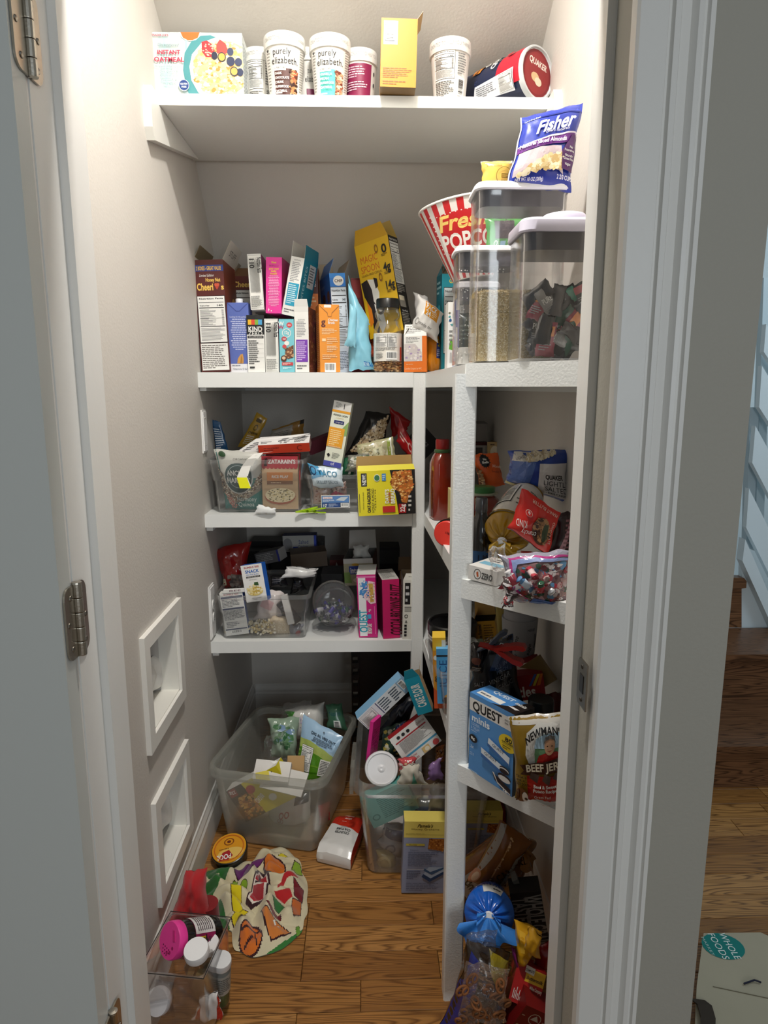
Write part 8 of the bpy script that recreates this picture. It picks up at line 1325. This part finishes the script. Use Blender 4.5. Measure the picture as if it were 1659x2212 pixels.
# blue gathered bag
gathered('rice_cake_bag', 'bright blue gathered bag tied with a white clip beside the near post', aim(at((1056, 1980), Y=1.30), (-.22, -1, .62), 0), .056, .12, 12, '#1a5fc0', '#3a86dc', (.068, .034), [(.16, .30, .75, 1.25, [('r', 0, 0, 1, 1, '#dcdcd8'), ('l', .1, .2, .9, .8, 3, '#3a3a3a')]), (.42, .52, 1.0, 1.7, [('r', 0, 0, 1, 1, '#dcdcd8')])], seed=9, back=.85)
carton('cereal_box', 'black carton lettered WHOLE GRAINS TASTE BETTER leaning in the corner', ((1124, 2066), (1190, 2060), (1108, 1930)), 1.37, .05, {'*': '#151413', 'R': '#5a5650'}, yaw=-6, art={'F': [('t', 'WHOLE GRAINS', .72, .5, .24, '#8f8b84', dict(rot=-90, w=.88, b=1)), ('t', 'TASTE BETTER', .30, .5, .22, '#7a7670', dict(rot=-90, w=.84, b=1))]})
carton('slim_box', 'slim grey carton edge leaning beside the black carton', ((1185, 2050), (1196, 2045), (1150, 1885)), 1.40, .03, {'*': '#5a5852'})
bag('snack_pouch', 'golden yellow folded pouch over the red pancake box', ((1118, 2118), (1150, 2080), (1172, 2035), (1110, 2005)), 1.25, .05, '#d8a018', [('r', .2, .5, .4, .9, '#e8b83a')], wr=.014, seed=116, m=FILM, fold=.004, yaw=-8)
bag('snack_pouch', 'golden pouch flap fanned out beside the folded yellow pouch', ((1128, 2060), (1165, 2080), (1172, 2035), (1140, 2012)), 1.225, .03, '#d09a20', wr=.014, seed=117, yaw=-20)
bag('snack_pouch', 'purple-edged packet wedged left of the pancake box', ((1122, 2132), (1134, 2128), (1116, 2060), (1105, 2052)), 1.26, .02, '#8a2a7c', seed=118)
carton('pancake_box', 'red pancake mix box with a yellow buttermilk panel, lying tilted near the jamb', ((1098, 2160), (1160, 2188), (1143, 2086)), 1.23, .085, {'*': '#b01e1c', 'D': '#8a1614', 'R': '#4a4a3c'}, yaw=-6, pitch=32, art={'F': [('p', [(.35, .60), (1, .60), (1, .95), (.35, .95)], '#e0b030'), ('p', [(.30, .82), (.62, .80), (.62, .98), (.30, 1.0)], '#e6e0d4'), ('t', 'COMPLETE', .46, .89, .06, '#4a3a2a', dict(w=.3, b=1)), ('t', 'Buttermilk', .68, .72, .09, '#5a3a14', dict(w=.56, b=1, sh=.2)), ('t', 'Milling Company', .78, .5, .09, '#e8d8c8', dict(w=.42, b=1)), ('r', .08, .1, .10, .34, W)]+[('r', .08+.05*i, .1, .10+.05*i, .1+.05*((i*7) % 5+2), W) for i in range(12)]})
carton('pancake_box', 'deep red box face lettered STA below the tilted pancake box', ((1092, 2235), (1152, 2262), (1108, 2158)), 1.205, .05, {'*': '#6f1110', 'F': '#7a1412'}, yaw=-6, pitch=-4, art={'F': [('ring', .5, .72, .2, .16, .12, '#c8c0b4'), ('p', [(.36, .68), (.5, .84), (.64, .68)], '#c8c0b4'), ('t', 'STACK', .5, .34, .2, '#d8c088', dict(w=.9, b=1)), ('l', .05, .7, .25, .76, 1, '#c8a890'), ('l', .75, .7, .95, .76, 1, '#c8a890')]})
bag('snack_pouch', 'dark red glossy pouch peeping out beside the golden pouch', ((1150, 2105), (1205, 2100), (1205, 2040), (1165, 2060)), 1.28, .03, '#8f1518', wr=.008, seed=119)
# pretzel bag
PZ = 1.16
bag('pretzel_bag', 'clear and navy bag of pretzels in the near right corner', ((958, 2262), (1098, 2262), (1112, 2098), (1015, 2072)), PZ+.045, .10, '#2a1e14', [('p', [(0, 0), (.0, .55), (.1, .95), (.3, .9), (.2, .4), (.25, 0)], '#1e2470'), ('p', [(.35, .80), (.75, .72), (.8, .58), (.4, .62)], '#23283c'), ('t', 'POUND', .52, .68, .09, '#8a8ea0', dict(w=.34, rot=-30)), ('p', [(.5, 1), (1, .95), (1, .72), (.75, .7), (.55, .85)], '#8a7a1c'), ('r', .85, .3, 1, .7, '#232870')], wr=.010, seed=121, m=FOIL, nu=30, nv=30)
def pretzel(M):
    loop = []
    for i in range(41):
        t = -4+8*i/40; loop.append(Vector(((3.3-.4*t*t)*math.sin(t), -(2.5-.3*t*t)*math.cos(t), .55*math.sin(t*1.6)))*.0066)
    mb = MB(); mb.tube(loop, .0036, '#7a4a26', 7)
    o = obj('pretzel', mb, FOOD, smooth='all', label='brown twisted pretzel inside the clear and navy bag', cat='pretzel', group='pretzels in the clear bag'); o.matrix_world = M; return o
rgq = random.Random(3); pz = None
for i, px in enumerate(((1000, 2145), (1022, 2120), (1008, 2180), (1032, 2165), (1050, 2190), (1070, 2155), (1078, 2195), (1052, 2135), (1025, 2200), (1085, 2130), (995, 2200), (1060, 2212), (1035, 2185), (1090, 2170))):
    M = Matrix.Translation(at(px, Y=PZ-.022+.012*(i % 3))) @ Matrix.Rotation(R(80+rgq.uniform(-18, 18)), 4, 'X') @ Matrix.Rotation(rgq.random()*6.28, 4, 'Z') @ Matrix.Scale(.72, 4)
    if pz is None: pz = pretzel(M)
    else: copies(pz, [M])
bag('clear_wrap', 'shiny clear film puffed over the pretzels', ((990, 2225), (1096, 2222), (1104, 2105), (1008, 2090)), PZ-.02, .03, '#ffffff', wr=.012, seed=122, m=WRAP)
bag('clear_wrap', 'loose clear bag tail below the blue gathered bag', ((998, 2095), (1070, 2110), (1078, 2020), (1010, 2030)), 1.24, .03, '#ffffff', wr=.016, seed=123, m=WRAP)
bag('snack_pouch', 'yellow-green film bag top with a round mark above the pretzels', ((1040, 2128), (1108, 2118), (1105, 2068), (1050, 2070)), 1.245, .03, '#6a6434', [('ring', .7, .6, .2, .28, .3, '#c8b830'), ('r', .5, 0, 1, .2, '#c8b830')], wr=.008, seed=124, m=FOIL)
